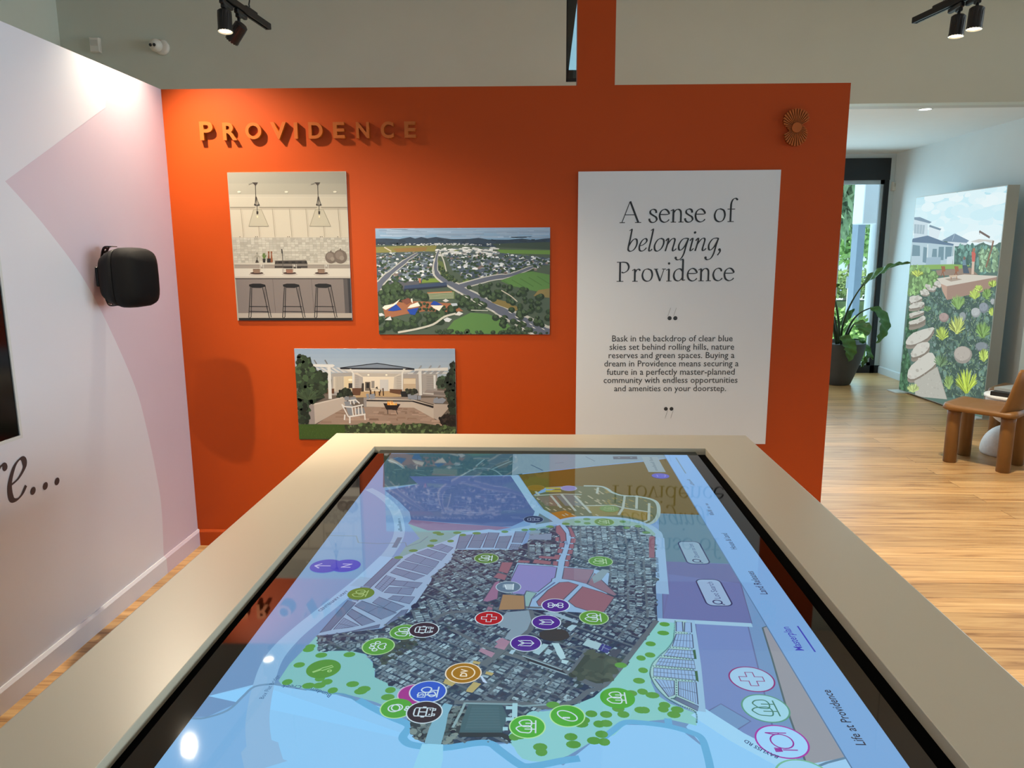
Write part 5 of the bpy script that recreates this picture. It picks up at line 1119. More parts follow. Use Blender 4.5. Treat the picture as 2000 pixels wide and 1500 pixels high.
A.poly([(1790, 740), (1910, 720), (1910, 820), (1740, 800)], (130, 118, 76), 12)
A.poly([(620, 765), (910, 750), (910, 830), (640, 835)], (84, 108, 62), 12)
for k in range(5): A.line([(630, 775 + k * 14), (900, 765 + k * 14)], 0.0035, (158, 166, 148), 13)
A.line([(620, 768), (880, 755)], 0.006, (170, 120, 84), 14)
A.poly([(150, 920), (330, 850), (620, 860), (900, 880), (1000, 960), (860, 970), (600, 960), (400, 990), (180, 1040)], (152, 100, 72), 11)
A.poly([(820, 1160), (900, 1060), (1080, 975), (1260, 990), (1420, 1060), (1500, 1120), (1400, 1200), (850, 1200)], (86, 128, 72), 12)
A.poly([(1330, 830), (1460, 860), (1600, 930), (1550, 960), (1380, 900), (1300, 870)], (124, 112, 68), 12)
def trees(n, q, l=15, r0=0.008, r1=0.018):
    xs = [p[0] for p in q]; ys = [p[1] for p in q]; c = 0
    while c < n:
        p = (rp.uniform(min(xs), max(xs)), rp.uniform(min(ys), max(ys)))
        if not inside(p, q): continue
        c += 1; r_ = rp.uniform(r0, r1); A.disc(p, r_, jit((38, 56, 42), 9), l, n=9, sx=1.15); A.disc((p[0] - 4, p[1] - r_ * 900), r_ * 0.55, jit((62, 84, 58), 12), l + 1, n=8)
trees(60, [(100, 770), (230, 740), (600, 760), (610, 830), (330, 840), (180, 900), (100, 900)]); trees(46, [(60, 1000), (300, 1050), (720, 960), (900, 900), (870, 1040), (700, 1080), (540, 1150), (110, 1190)], r0=0.012, r1=0.024)
trees(30, [(920, 800), (1150, 830), (1270, 940), (1100, 960), (960, 900)]); trees(70, [(1000, 720), (1380, 640), (1500, 700), (1800, 760), (1905, 830), (1905, 1150), (1600, 1040), (1500, 940), (1300, 830)])
trees(20, [(1260, 960), (1640, 1090), (1760, 1195), (1500, 1190), (1300, 1010)]); trees(40, [(740, 470), (960, 660), (860, 640), (750, 560)], r0=0.004, r1=0.008); trees(26, [(130, 700), (340, 660), (360, 760), (200, 760)]); trees(40, [(720, 1165), (1900, 1180), (1900, 1205), (720, 1205)], r0=0.006, r1=0.012)
trees(22, [(480, 870), (960, 900), (960, 950), (500, 970)], r0=0.006, r1=0.012)
A.line([(310, 1185), (500, 1150), (680, 1100), (800, 1020), (920, 985)], 0.010, (190, 192, 184), 17, smooth=4); A.line([(1400, 740), (1500, 800), (1570, 860)], 0.005, (188, 186, 172), 17, smooth=3); A.line([(1080, 950), (1260, 955)], 0.004, (190, 196, 186), 17)
BL, SW = (30, 70, 164), (226, 222, 212)
for q, c in (([(145, 925), (170, 900), (260, 885), (335, 830), (290, 890), (180, 948)], SW), ([(200, 955), (290, 885), (350, 945), (260, 960)], BL), ([(410, 930), (440, 895), (520, 865), (545, 905), (450, 925)], SW), ([(405, 945), (530, 922), (490, 1000), (440, 995)], BL), ([(650, 890), (690, 850), (780, 892), (710, 898)], BL), ([(655, 900), (790, 900), (745, 958), (690, 930)], SW), ([(780, 850), (815, 830), (850, 852), (815, 866)], (196, 200, 204)), ([(865, 880), (930, 876), (940, 900), (885, 908)], (178, 190, 204)), ([(910, 1000), (950, 962), (1000, 985), (960, 1008)], (206, 210, 212)), ([(790, 1045), (830, 1025), (880, 1045), (850, 1075), (810, 1070)], (198, 206, 214)), ([(110, 985), (140, 980), (172, 1005), (115, 1015)], (200, 206, 212)), ([(170, 1055), (230, 1012), (245, 1055)], (200, 206, 212)), ([(340, 850), (420, 820), (465, 850), (400, 890)], (120, 74, 62)), ([(445, 830), (462, 825), (468, 880), (450, 860)], SW), ([(525, 612), (550, 615), (552, 665), (535, 660)], (176, 116, 92))):
    A.poly(q, c, 18)
for x, y in ((960, 770), (1010, 800), (1090, 845), (1150, 880), (1170, 865), (1290, 945), (1370, 995), (1440, 1030), (1470, 960), (1540, 1010), (1560, 1050), (1620, 1060), (1690, 1085), (1720, 1120), (1610, 1130), (1820, 1135), (1700, 1180)):
    A.poly([(x, y), (x + 26, y + 10), (x + 46, y + 26), (x + 20, y + 18)], (212, 214, 212), 19)
A.build('print', amat, at)

# --- patio photograph
pt_, Pp, pmat = panel('patio_print', -1.305, -0.456, 0.606, 1.098, 'wide print of a white pavilion, paved patio and fire bowl', 'picture', paper=(190, 195, 200), gain=0.8)
x0, x1, z0, z1 = Pp.ext; Pp.fill([(x0, z0), (x1, z0), (x1, z1), (x0, z1)], (60, 74, 46), 0)
Pp.crop(560, 660, 5.714)
for i in range(8): Pp.rect(80, 90 + i * 46, 1900, 140 + i * 46, mixc((142, 166, 194), (176, 190, 206), i / 7), 1)
G1 = (38, 52, 36)
Pp.poly([(110, 560), (1890, 560), (1890, 980), (120, 980)], (110, 100, 92), 2)
# pavilion
Pp.poly([(500, 395), (740, 385), (740, 640), (500, 640)], (168, 166, 164), 3); Pp.poly([(520, 432), (700, 430), (700, 600), (520, 600)], (206, 198, 184), 4)
for k in range(7): Pp.line([(550 + k * 13, 434), (552 + k * 13, 600)], 0.004, (176, 170, 160), 5)
Pp.poly([(640, 430), (735, 425), (735, 590), (640, 590)], (222, 206, 172), 5); Pp.poly([(690, 505), (735, 505), (735, 560), (690, 560)], (60, 56, 56), 6)
Pp.poly([(1220, 400), (1680, 400), (1680, 640), (1220, 640)], (166, 162, 160), 3); Pp.poly([(1300, 450), (1440, 450), (1440, 600), (1300, 600)], (196, 176, 150), 4); Pp.poly([(1305, 458), (1438, 458), (1438, 512), (1305, 512)], (222, 206, 180), 5)
for k in range(9): Pp.line([(1560, 430 + k * 20), (1650, 430 + k * 20)], 0.002, (136, 134, 134), 5)
Pp.poly([(740, 380), (1290, 380), (1290, 650), (740, 650)], (214, 206, 194), 4); Pp.poly([(780, 380), (1290, 380), (1200, 432), (850, 432)], (190, 184, 176), 5)
Pp.poly([(850, 432), (1200, 432), (1180, 640), (860, 640)], (232, 222, 204), 5); Pp.poly([(760, 400), (850, 440), (850, 600), (760, 620)], (176, 172, 170), 6); Pp.poly([(1290, 400), (1200, 440), (1200, 600), (1290, 630)], (196, 190, 182), 6)
for k in range(8): Pp.line([(762, 420 + k * 20), (806, 430 + k * 18)], 0.0018, (140, 138, 138), 7); Pp.line([(1226, 436 + k * 18), (1286, 424 + k * 21)], 0.0018, (150, 148, 146), 7)
for q, c in (([(875, 490), (935, 490), (935, 590), (875, 590)], (120, 110, 100)), ([(888, 500), (922, 500), (922, 560), (888, 560)], (40, 38, 38)), ([(945, 480), (980, 480), (980, 560), (945, 560)], (150, 146, 140)), ([(1040, 465), (1135, 465), (1135, 610), (1040, 610)], (206, 206, 206)), ([(985, 560), (1010, 540), (1020, 570)], (50, 52, 46)), ([(840, 505), (862, 505), (862, 600), (830, 600)], (60, 54, 50))): Pp.poly(q, c, 7)
for x in (912, 1113): Pp.disc((x, 413), 0.0045, (255, 248, 228), 8, n=14, sx=1.3)
Pp.disc((712, 468), 0.006, (255, 244, 214), 8, n=12, sx=2); Pp.poly([(780, 600), (1210, 590), (1290, 655), (760, 665)], (192, 164, 124), 7)
Pp.poly([(935, 570), (1080, 568), (1082, 580), (936, 582)], (200, 190, 176), 8)
for q in ([(940, 580), (930, 640)], [(980, 590), (985, 645)], [(1030, 600), (1040, 645)], [(1075, 560), (1080, 645)], [(1050, 580), (1032, 640)], [(925, 560), (945, 640)]): Pp.line(q, 0.006, (70, 52, 42), 9)
Pp.poly([(595, 330), (1010, 278), (1425, 340), (1420, 356), (1010, 300), (600, 346)], (40, 44, 54), 8); Pp.poly([(640, 334), (1010, 288), (1390, 344), (1330, 352), (700, 345)], (126, 140, 158), 9); Pp.poly([(596, 332), (1425, 340), (1424, 356), (600, 348)], (28, 30, 38), 10); Pp.poly([(600, 348), (1424, 356), (1330, 402), (690, 385)], (196, 196, 196), 7); Pp.poly([(640, 356), (1400, 360), (1380, 376), (700, 372)], (222, 222, 218), 8)
for x in (742, 1290): Pp.poly([(x - 10, 390), (x + 10, 390), (x + 8, 630), (x - 8, 630)], (222, 222, 220), 9); Pp.poly([(x - 40 if x < 900 else x + 10, 345), (x - 22 if x < 900 else x + 36, 345), (x + 8, 395), (x - 10, 395)], (222, 222, 218), 10)
for q in ([(730, 560), (835, 560), (820, 640), (735, 640)], [(1150, 570), (1290, 575), (1290, 635), (1150, 610)], [(435, 570), (530, 565), (530, 620), (440, 620)]): Pp.poly(q, (102, 70, 52), 9)
Pp.poly([(1270, 595), (1360, 595), (1360, 660), (1280, 655)], (34, 34, 36), 10)
# pergolas
WHT = (218, 220, 220)
Pp.poly([(110, 290), (520, 295), (540, 310), (510, 328), (110, 318)], WHT, 9); Pp.poly([(455, 325), (492, 325), (505, 680), (468, 680)], WHT, 10)
for k in range(5): Pp.poly([(310 + k * 60, 330), (340 + k * 60, 330), (430 + k * 60, 385), (395 + k * 60, 388)], (206, 208, 210), 8)
for x in (320, 440): Pp.line([(x - 14, 245), (x + 14, 290)], 0.007, (120, 124, 130), 8)
Pp.poly([(1350, 385), (1790, 380), (1800, 402), (1350, 405)], (200, 202, 204), 9); Pp.poly([(1430, 345), (1800, 330), (1800, 366), (1420, 370)], (214, 216, 216), 9)
for k in range(5): Pp.poly([(1440 + k * 70, 366), (1480 + k * 70, 366), (1450 + k * 70, 400), (1405 + k * 70, 400)], (150, 154, 160), 10)
for x in (1490, 1600, 1700): Pp.line([(x - 16, 345), (x + 14, 306)], 0.006, (150, 154, 160), 8)
Pp.poly([(1470, 372), (1504, 372), (1510, 640), (1480, 640)], WHT, 10); Pp.poly([(1638, 415), (1662, 415), (1664, 565), (1642, 565)], WHT, 10)
Pp.poly([(1560, 580), (1770, 590), (1790, 660), (1510, 640)], (150, 142, 140), 9); Pp.poly([(1640, 600), (1765, 605), (1765, 640), (1640, 630)], (126, 118, 116), 10); Pp.poly([(1520, 612), (1640, 620), (1640, 632), (1520, 622)], (206, 206, 204), 11)
# paved floor, seats, walls
Pp.poly([(340, 962), (560, 800), (880, 770), (1420, 776), (1640, 900), (1760, 980)], (160, 138, 124), 8)
for k in range(70):
    y = rp.uniform(782, 955); w = (y - 700) * 0.5; x = rp.uniform(560 - (y - 780) * 1.2, 1480 + (y - 780) * 1.1); Pp.poly([(x, y), (x + w, y), (x + w * 1.06, y + w * 0.22), (x - w * 0.05, y + w * 0.22)], jit((158, 134, 120), 26), 9)
Pp.poly([(245, 745), (305, 745), (315, 962), (250, 962)], (150, 142, 142), 11); Pp.poly([(245, 745), (660, 650), (690, 655), (305, 748)], (206, 198, 190), 12); Pp.poly([(305, 748), (690, 655), (640, 780), (316, 962)], (186, 176, 168), 11)
Pp.poly([(860, 668), (1420, 690), (1660, 760), (1640, 900), (1420, 778), (890, 768)], (196, 186, 176), 11); Pp.poly([(858, 665), (892, 665), (890, 770), (862, 770)], (150, 146, 146), 12); Pp.poly([(892, 690), (1412, 700), (1640, 760), (1636, 784), (1400, 712), (892, 706)], (40, 36, 38), 13); Pp.poly([(990, 655), (1360, 660), (1360, 695), (990, 690)], (150, 138, 130), 11)
Pp.poly([(1640, 735), (1810, 740), (1820, 770), (1690, 920), (1640, 895)], (180, 170, 162), 13); Pp.poly([(1500, 670), (1660, 665), (1650, 745), (1490, 700)], (152, 140, 132), 12)
CU = (142, 150, 164)
for q in ([(885, 625), (915, 620), (925, 680), (895, 685)], [(925, 630), (980, 620), (990, 678), (932, 684)], [(1350, 630), (1385, 625), (1390, 680), (1355, 682)], [(1385, 640), (1455, 635), (1458, 690), (1390, 688)], [(1462, 645), (1500, 640), (1498, 690), (1465, 690)], [(1640, 680), (1680, 660), (1700, 690), (1672, 728), (1636, 722)], [(1690, 680), (1740, 665), (1780, 690), (1745, 730), (1676, 728)]): Pp.poly(q, CU, 14)
for q in ([(640, 660), (690, 650), (705, 690), (650, 700)], [(640, 710), (690, 705), (740, 760), (735, 868), (690, 858)], [(700, 665), (770, 655), (790, 715), (740, 735)], [(760, 790), (860, 780), (880, 840), (760, 850)]): Pp.poly(q, (136, 142, 152), 14)
for q, w in (([(615, 740), (640, 765), (730, 772), (855, 745)], 0.0075), ([(615, 740), (690, 880)], 0.006), ([(690, 880), (880, 850)], 0.008), ([(705, 880), (705, 952)], 0.008), ([(870, 850), (876, 915)], 0.007), ([(650, 855), (645, 915)], 0.007), ([(730, 772), (745, 870)], 0.006), ([(765, 775), (772, 868)], 0.006), ([(800, 770), (806, 862)], 0.006), ([(835, 755), (845, 856)], 0.006), ([(690, 700), (770, 690), (815, 730)], 0.007), ([(710, 690), (715, 740)], 0.006), ([(745, 690), (755, 740)], 0.006)): Pp.line(q, w, (226, 226, 226), 15)
Pp.poly([(1078, 728), (1270, 738), (1230, 800), (1110, 798)], (34, 24, 24), 14)
for q in ([(1125, 795), (1130, 850)], [(1218, 795), (1238, 852)], [(1180, 800), (1240, 800)]): Pp.line(q, 0.0035, (40, 36, 36), 14)
for k in range(24): x = rp.uniform(1130, 1225); Pp.poly([(x - 8, 748), (x + 8, 750), (x + rp.uniform(-8, 8), rp.uniform(692, 730))], rp.choice([(232, 120, 40), (246, 170, 70), (252, 208, 130)]), 15)
# planting and lawn
def bush(n, q, c, l, r0=0.006, r1=0.016):
    xs = [p[0] for p in q]; ys = [p[1] for p in q]; k = 0
    Pp.poly(q, tuple(v * 0.7 for v in c), l)
    while k < n:
        p = (rp.uniform(min(xs), max(xs)), rp.uniform(min(ys), max(ys)))
        if not inside(p, q): continue
        k += 1; Pp.disc(p, rp.uniform(r0, r1), jit(shade(c, rp.choice((0.6, 0.9, 1.3))), 6), l + 1, n=7, sx=rp.uniform(0.5, 1.7), ang=rp.uniform(0, 3))
bush(170, [(115, 240), (150, 180), (200, 230), (265, 210), (290, 340), (420, 400), (455, 480), (450, 600), (360, 640), (130, 620)], (56, 74, 50), 16); bush(110, [(125, 600), (330, 560), (430, 660), (300, 730), (250, 750), (245, 950), (140, 955)], (44, 58, 42), 16)
for k in range(40): a = rp.uniform(0.2, 2.9); Pp.line([(240, 690), (240 + 190 * math.cos(a), 690 - 130 * math.sin(a))], 0.003, jit((62, 80, 54), 14), 18)
bush(36, [(560, 640), (600, 580), (700, 560), (740, 640), (560, 665)], (40, 48, 36), 12, 0.004, 0.010); bush(24, [(1340, 620), (1340, 575), (1450, 570), (1470, 610), (1400, 640)], (56, 60, 48), 12, 0.004, 0.009); bush(30, [(1680, 450), (1780, 430), (1790, 560), (1680, 560)], (60, 76, 60), 9)
bush(150, [(1790, 430), (1860, 250), (1890, 300), (1890, 980), (1760, 960), (1830, 820), (1780, 640)], (40, 54, 40), 16); bush(40, [(1700, 900), (1760, 850), (1890, 860), (1890, 990), (1720, 960)], (44, 36, 32), 18, 0.005, 0.010)
Pp.poly([(135, 962), (700, 966), (690, 1120), (140, 1125)], (62, 88, 34), 17)
for k in range(200): x, y = rp.uniform(145, 690), rp.uniform(968, 1110); Pp.line([(x, y), (x + rp.uniform(-6, 6), y + 14)], 0.002, jit((66, 94, 36), 16), 18)
bush(230, [(650, 985), (900, 950), (1200, 975), (1500, 950), (1760, 985), (1890, 990), (1890, 1075), (650, 1075)], (78, 96, 62), 18, 0.004, 0.011)
Pp.build('print', pmat, pt_)

# ---------------------------------------------------------------- book face letters, drawn with a broad nib
GL = {}
def _g(ch, adv, strokes, fills=()): GL[ch] = (adv, strokes, fills)
SER = 0.05
def bar(x0, x1, y): return ('t', [(x0, y), (x1, y)])
_g('A', 1.62, [('t', [(0.72, 1.58), (0.12, 0)]), ('k', [(0.74, 1.62), (1.40, 0)]), ('t', [(0.32, 0.60), (1.12, 0.60)]), bar(-0.06, 0.36, 0.012), bar(1.14, 1.62, 0.012)])
_g('P', 1.22, [('k', [(0.30, 1.54), (0.30, 0)]), bar(0.04, 0.58, 0.012), bar(0.04, 0.36, 1.53), ('c', [(0.30, 1.50), (0.52, 1.53), (0.84, 1.46), (0.99, 1.18), (0.90, 0.88), (0.62, 0.70), (0.42, 0.74)])])
_g('s', 0.74, [('c', [(0.60, 0.72), (0.55, 0.92), (0.36, 1.0), (0.16, 0.90), (0.15, 0.70), (0.36, 0.54), (0.58, 0.40), (0.64, 0.20), (0.48, 0.03), (0.26, 0.01), (0.11, 0.12), (0.06, 0.30)])])
_g('e', 0.92, [('c', [(0.17, 0.60), (0.80, 0.62), (0.76, 0.84), (0.58, 0.98), (0.40, 0.97), (0.20, 0.80), (0.12, 0.50), (0.22, 0.16), (0.48, 0.01), (0.72, 0.08), (0.86, 0.22)])])
_g('n', 1.10, [('k', [(0.26, 0.96), (0.26, 0)]), ('t', [(0.04, 0.86), (0.27, 0.99)]), bar(0.06, 0.48, 0.012), ('c', [(0.27, 0.70), (0.44, 0.92), (0.64, 0.98), (0.80, 0.86), (0.84, 0.62), (0.84, 0.30), (0.84, 0)]), bar(0.66, 1.06, 0.012)])
_g('o', 1.02, [('c', [(0.52, 0.99), (0.26, 0.88), (0.12, 0.52), (0.22, 0.16), (0.50, 0.01), (0.78, 0.14), (0.90, 0.50), (0.80, 0.86), (0.52, 0.99)])])
_g('f', 0.66, [('c', [(0.78, 1.66), (0.66, 1.76), (0.46, 1.68), (0.34, 1.40), (0.32, 1.0), (0.32, 0.4), (0.32, 0)]), bar(0.10, 0.58, 0.012), bar(0.06, 0.64, 0.96)], [(0.78, 1.68, 0.075)])
_g('r', 0.74, [('k', [(0.26, 0.96), (0.26, 0)]), ('t', [(0.04, 0.86), (0.27, 0.99)]), bar(0.06, 0.50, 0.012), ('c', [(0.27, 0.68), (0.40, 0.90), (0.54, 0.97), (0.66, 0.90)])], [(0.65, 0.90, 0.07)])
_g('v', 0.94, [('k', [(0.16, 0.96), (0.50, 0.02)]), ('t', [(0.50, 0.02), (0.80, 0.96)]), bar(0.0, 0.34, 0.965), bar(0.64, 0.96, 0.965)])
_g('i', 0.52, [('k', [(0.26, 0.96), (0.26, 0)]), ('t', [(0.04, 0.86), (0.27, 0.99)]), bar(0.06, 0.48, 0.012)], [(0.25, 1.40, 0.095)])
_g('d', 1.10, [('c', [(0.80, 0.80), (0.64, 0.96), (0.42, 0.94), (0.20, 0.74), (0.13, 0.42), (0.24, 0.12), (0.48, 0.02), (0.68, 0.12), (0.82, 0.30)]), ('k', [(0.83, 1.72), (0.83, 0.06)]), ('t', [(0.60, 1.64), (0.84, 1.76)]), ('t', [(0.83, 0.05), (1.04, 0.10)])])
_g('c', 0.88, [('c', [(0.76, 0.80), (0.66, 0.95), (0.46, 0.99), (0.22, 0.82), (0.12, 0.48), (0.24, 0.14), (0.50, 0.01), (0.70, 0.08), (0.84, 0.22)])], [(0.74, 0.80, 0.07)])
IT = {}
def _i(ch, adv, strokes, fills=()): IT[ch] = (adv, strokes, fills)
_i('b', 0.90, [('t', [(0.02, 1.60), (0.22, 1.74)]), ('c', [(0.20, 1.72), (0.19, 1.0), (0.16, 0.4), (0.20, 0.10), (0.40, 0.01), (0.64, 0.16), (0.78, 0.52), (0.72, 0.88), (0.54, 0.96), (0.34, 0.78), (0.18, 0.42)])])
_i('e', 0.74, [('c', [(0.14, 0.42), (0.40, 0.52), (0.60, 0.74), (0.58, 0.92), (0.44, 0.98), (0.24, 0.82), (0.11, 0.44), (0.18, 0.10), (0.36, 0.02), (0.54, 0.10), (0.68, 0.28)])])
_i('l', 0.44, [('t', [(0.04, 1.60), (0.24, 1.74)]), ('c', [(0.22, 1.72), (0.20, 1.0), (0.16, 0.30), (0.18, 0.06), (0.28, 0.03), (0.40, 0.18)])])
_i('o', 0.90, [('c', [(0.50, 0.99), (0.26, 0.86), (0.11, 0.46), (0.20, 0.10), (0.42, 0.01), (0.66, 0.20), (0.78, 0.56), (0.72, 0.88), (0.50, 0.99)])])
_i('n', 0.98, [('c', [(0.02, 0.78), (0.12, 0.96), (0.20, 0.92), (0.18, 0.5), (0.12, 0)]), ('c', [(0.16, 0.44), (0.36, 0.82), (0.56, 0.98), (0.70, 0.90), (0.70, 0.60), (0.66, 0.22), (0.70, 0.04), (0.80, 0.04), (0.94, 0.20)])])
_i('g', 0.88, [('c', [(0.80, 0.94), (0.56, 0.98), (0.30, 0.88), (0.12, 0.50), (0.18, 0.14), (0.34, 0.08), (0.54, 0.30), (0.68, 0.66), (0.76, 0.96)]), ('c', [(0.76, 0.96), (0.68, 0.40), (0.62, -0.20), (0.48, -0.56), (0.24, -0.68), (0.06, -0.60)])], [(0.05, -0.52, 0.095)])
_i('i', 0.46, [('c', [(0.02, 0.78), (0.14, 0.96), (0.22, 0.92), (0.20, 0.5), (0.18, 0.10), (0.26, 0.03), (0.42, 0.20)])], [(0.30, 1.42, 0.095)])
_i(',', 0.40, [('c', [(0.16, 0.12), (0.20, -0.06), (0.06, -0.34)])], [(0.13, 0.10, 0.10)])
_i('r', 0.64, [('c', [(0.02, 0.78), (0.12, 0.96), (0.20, 0.92), (0.18, 0.5), (0.12, 0)]), ('c', [(0.16, 0.44), (0.32, 0.82), (0.48, 0.97), (0.60, 0.90)])], [(0.58, 0.89, 0.085)])
_i('.', 0.46, [], [(0.20, 0.08, 0.10)])
def nib(pc, pts, place, thin, thick, col, layer, kind):
    q = catmull(pts, 6) if len(pts) > 2 else [tuple(pts[0]), tuple(pts[-1])]
    L_, Rr = [], []
    for i, p in enumerate(q):
        a, b = q[max(i - 1, 0)], q[min(i + 1, len(q) - 1)]; dx, dy = b[0] - a[0], b[1] - a[1]; d = math.hypot(dx, dy) or 1
        if kind == 't': w = thin
        elif kind == 'k': w = thick
        else: w = thin + (thick - thin) * abs(math.sin(math.atan2(dy, dx) - R_(22))) ** 1.6
        L_.append((p[0] - dy / d * w / 2, p[1] + dx / d * w / 2)); Rr.append((p[0] + dy / d * w / 2, p[1] - dx / d * w / 2))
    for i in range(len(q) - 1): pc.fill([place(*L_[i]), place(*L_[i + 1]), place(*Rr[i + 1]), place(*Rr[i])], col, layer)
def write(pc, t, pa, pb, col, layer=5, table_=GL, space=0.55, slant=0.0, thin=0.06, thick=0.15, tall=1.0, gap=0.0):
    """t between the photo pixels pa and pb of its base line"""
    a, b = pc.P(*pa), pc.P(*pb); dx, dy = b[0] - a[0], b[1] - a[1]; d = math.hypot(dx, dy); e1 = (dx / d, dy / d); e2 = (-e1[1], e1[0])
    W_ = sum(space if ch == ' ' else table_[ch][0] + gap for ch in t); k = d / W_; x = 0
    for ch in t:
        if ch == ' ': x += space; continue
        adv, st, fl_ = table_[ch]
        place = lambda u, v, x=x: (a[0] + e1[0] * (x + u + slant * v) * k + e2[0] * v * k * tall, a[1] + e1[1] * (x + u + slant * v) * k + e2[1] * v * k * tall)
        for kind, pts in st: nib(pc, pts, place, thin, thick, col, layer, kind)
        for u, v, r_ in fl_: pc.fill([place(u + r_ * math.cos(R_(30 * i)), v + r_ * math.sin(R_(30 * i))) for i in range(12)], col, layer)
        x += adv + gap
# --- white panel with the quotation
qt, Q, qmat = panel('quote_panel', 0.176, 1.168, 0.596, 1.984, 'tall white panel with a quotation in dark lettering', 'sign', paper=(226, 228, 228), rough=0.36)
x0, x1, z0, z1 = Q.ext; Q.fill([(x0, z0), (x1, z0), (x1, z1), (x0, z1)], (208, 211, 214), 0)
Q.crop(1110, 320, 2000 / 430)
INKQ = (34, 36, 38)
write(Q, 'A sense of', (472, 536), (1512, 526), INKQ, tall=1.0, space=0.55); write(Q, 'belonging,', (520, 796), (1402, 790), INKQ, table_=IT, slant=0.16, thick=0.135); write(Q, 'Providence', (434, 1070), (1508, 1062), INKQ)
for x in (920, 972):
    Q.disc((x, 1402), 0.0106, (44, 44, 44), 5, n=24); Q.line([(x - 16, 1382), (x + 10, 1308)], 0.0018, (140, 142, 142), 4)
Q.crop(1110, 590, 2000 / 430)
for t, xa, xb, y in (('Bask in the backdrop of clear blue', 398, 1492, 358), ('skies set behind rolling hills, nature', 374, 1506, 434), ('reserves and green spaces. Buying a', 366, 1508, 510), ('dream in Providence means securing a', 326, 1546, 585), ('future in a perfectly master-planned', 350, 1510, 661), ('community with endless opportunities', 320, 1536, 735), ('and amenities on your doorstep.', 416, 1432, 810)):
    Q.text(t, (xa, y), (xb, y - 2), (50, 52, 54), 5, bold=0.004, hs=1.02)
for x in (886, 937):
    Q.disc((x, 970), 0.0100, (44, 44, 44), 5, n=24); Q.line([(x + 15, 985), (x - 8, 1056)], 0.0018, (140, 142, 142), 4)
Q.build('print', qmat, qt)

# ---------------------------------------------------------------- raised letters and sunburst on the orange wall
M['sign'] = mat('orange_sign_face', 'a4500a', 0.4, var=0.02)
TH = 0.020
def raised(ch, px0, px1, ptop, pbot, label):
    a, b = hit(px0, pbot, 1, YO - TH), hit(px1, ptop, 1, YO - TH)
    cu = bpy.data.curves.new('sign_letter', 'FONT'); cu.body = ch; cu.extrude = 0.5; cu.offset = 0.026; cu.resolution_u = 6
    o = bpy.data.objects.new('tmp', cu); me = bpy.data.meshes.new_from_object(o); bpy.data.objects.remove(o)
    xs = [v.co.x for v in me.vertices]; ys = [v.co.y for v in me.vertices]; kx_, ky = (b.x - a.x) / (max(xs) - min(xs)), (b.z - a.z) / (max(ys) - min(ys)); xm, ym = min(xs), min(ys)
    for v in me.vertices: v.co = Vector(((v.co.x - xm) * kx_, -(v.co.z) * (TH - 0.001) + 0.0, (v.co.y - ym) * ky))
    me.materials.clear(); me.materials.append(M['sign'])
    L_ = bpy.data.objects.new('sign_letter', me); COL.objects.link(L_); L_.location = (a.x, YO - TH / 2 - 0.0005, a.z)
    tag(L_, label, 'sign letter', 'raised letters of the wall name')
LT = [('P', 391, 414, 237, 274), ('R', 436, 461, 239, 274), ('O', 480, 509, 239, 272), ('V', 529, 558, 238, 272), ('I', 575, 580, 239, 271), ('D', 603, 629, 238, 271), ('E', 651, 672, 238, 270), ('N', 696, 720, 238, 270), ('C', 744, 768, 237, 270), ('E', 790, 811, 237, 269)]
LB = ['raised orange letter P starting the name on the orange wall', 'raised orange letter R in the wall name', 'raised orange letter O in the wall name', 'raised orange letter V in the wall name', 'raised orange letter I in the wall name', 'raised orange letter D in the wall name', 'raised orange letter E between the D and the N', 'raised orange letter N in the wall name', 'raised orange letter C in the wall name', 'raised orange letter E ending the wall name after the C']
for (ch, a, b, t0, t1), lb in zip(LT, LB): raised(ch, a, b, t0, t1, lb)
c = hit(1556.7, 248.7, 1, YO - 0.02); kpx = (hit(1566.7, 248.7, 1, YO - 0.02).x - c.x) / 10
em = thing('sunburst_emblem', 'raised orange sunburst shaped like an S near the wall edge', 'emblem', (c.x, YO, c.z))
MB().lathe([(0, 0.019), (9.6 * kpx, 0.019), (9.8 * kpx, 0.018), (9.8 * kpx, 0.0)], c + Vector((0, 0.0195, 0)), 40, rot=Matrix.Rotation(R_(90), 3, 'X'), smooth=False).build('disc', M['sign'], em)
def rad(a):
    pr = [(-2, 18), (8, 15.5), (18, 13), (24, 12.5), (25, 25), (34, 28), (46, 33), (60, 35), (90, 36), (112, 35.5), (135, 34), (150, 30.5), (165, 26), (178, 19), (190, 16), (203, 15), (205, 25), (220, 29), (240, 33), (262, 35), (285, 34.5), (305, 32), (320, 28), (338, 23), (358, 18)]
    a = a % 360
    if a > 358: a -= 360
    for (a0, r0), (a1, r1) in zip(pr, pr[1:]):
        if a0 <= a <= a1: return r0 + (r1 - r0) * (a - a0) / (a1 - a0)
    return 18
mb = MB()
for i in range(38):
    a = 360 / 38 * i + 2; R1 = rad(a) * kpx; r0 = 10.2 * kpx; t0, t1 = 0.42, 3.2
    pts = [(c.x + r_ * math.cos(R_(a + s_)), YO - 0.0003, c.z + r_ * math.sin(R_(a + s_))) for r_, s_ in ((r0, -t0 * 5), (R1, -t1), (R1 * 1.01, 0), (R1, t1), (r0, t0 * 5))]
    mb.prism(pts, (0, -0.0155, 0))
mb.build('ray_pattern', M['sign'], em)
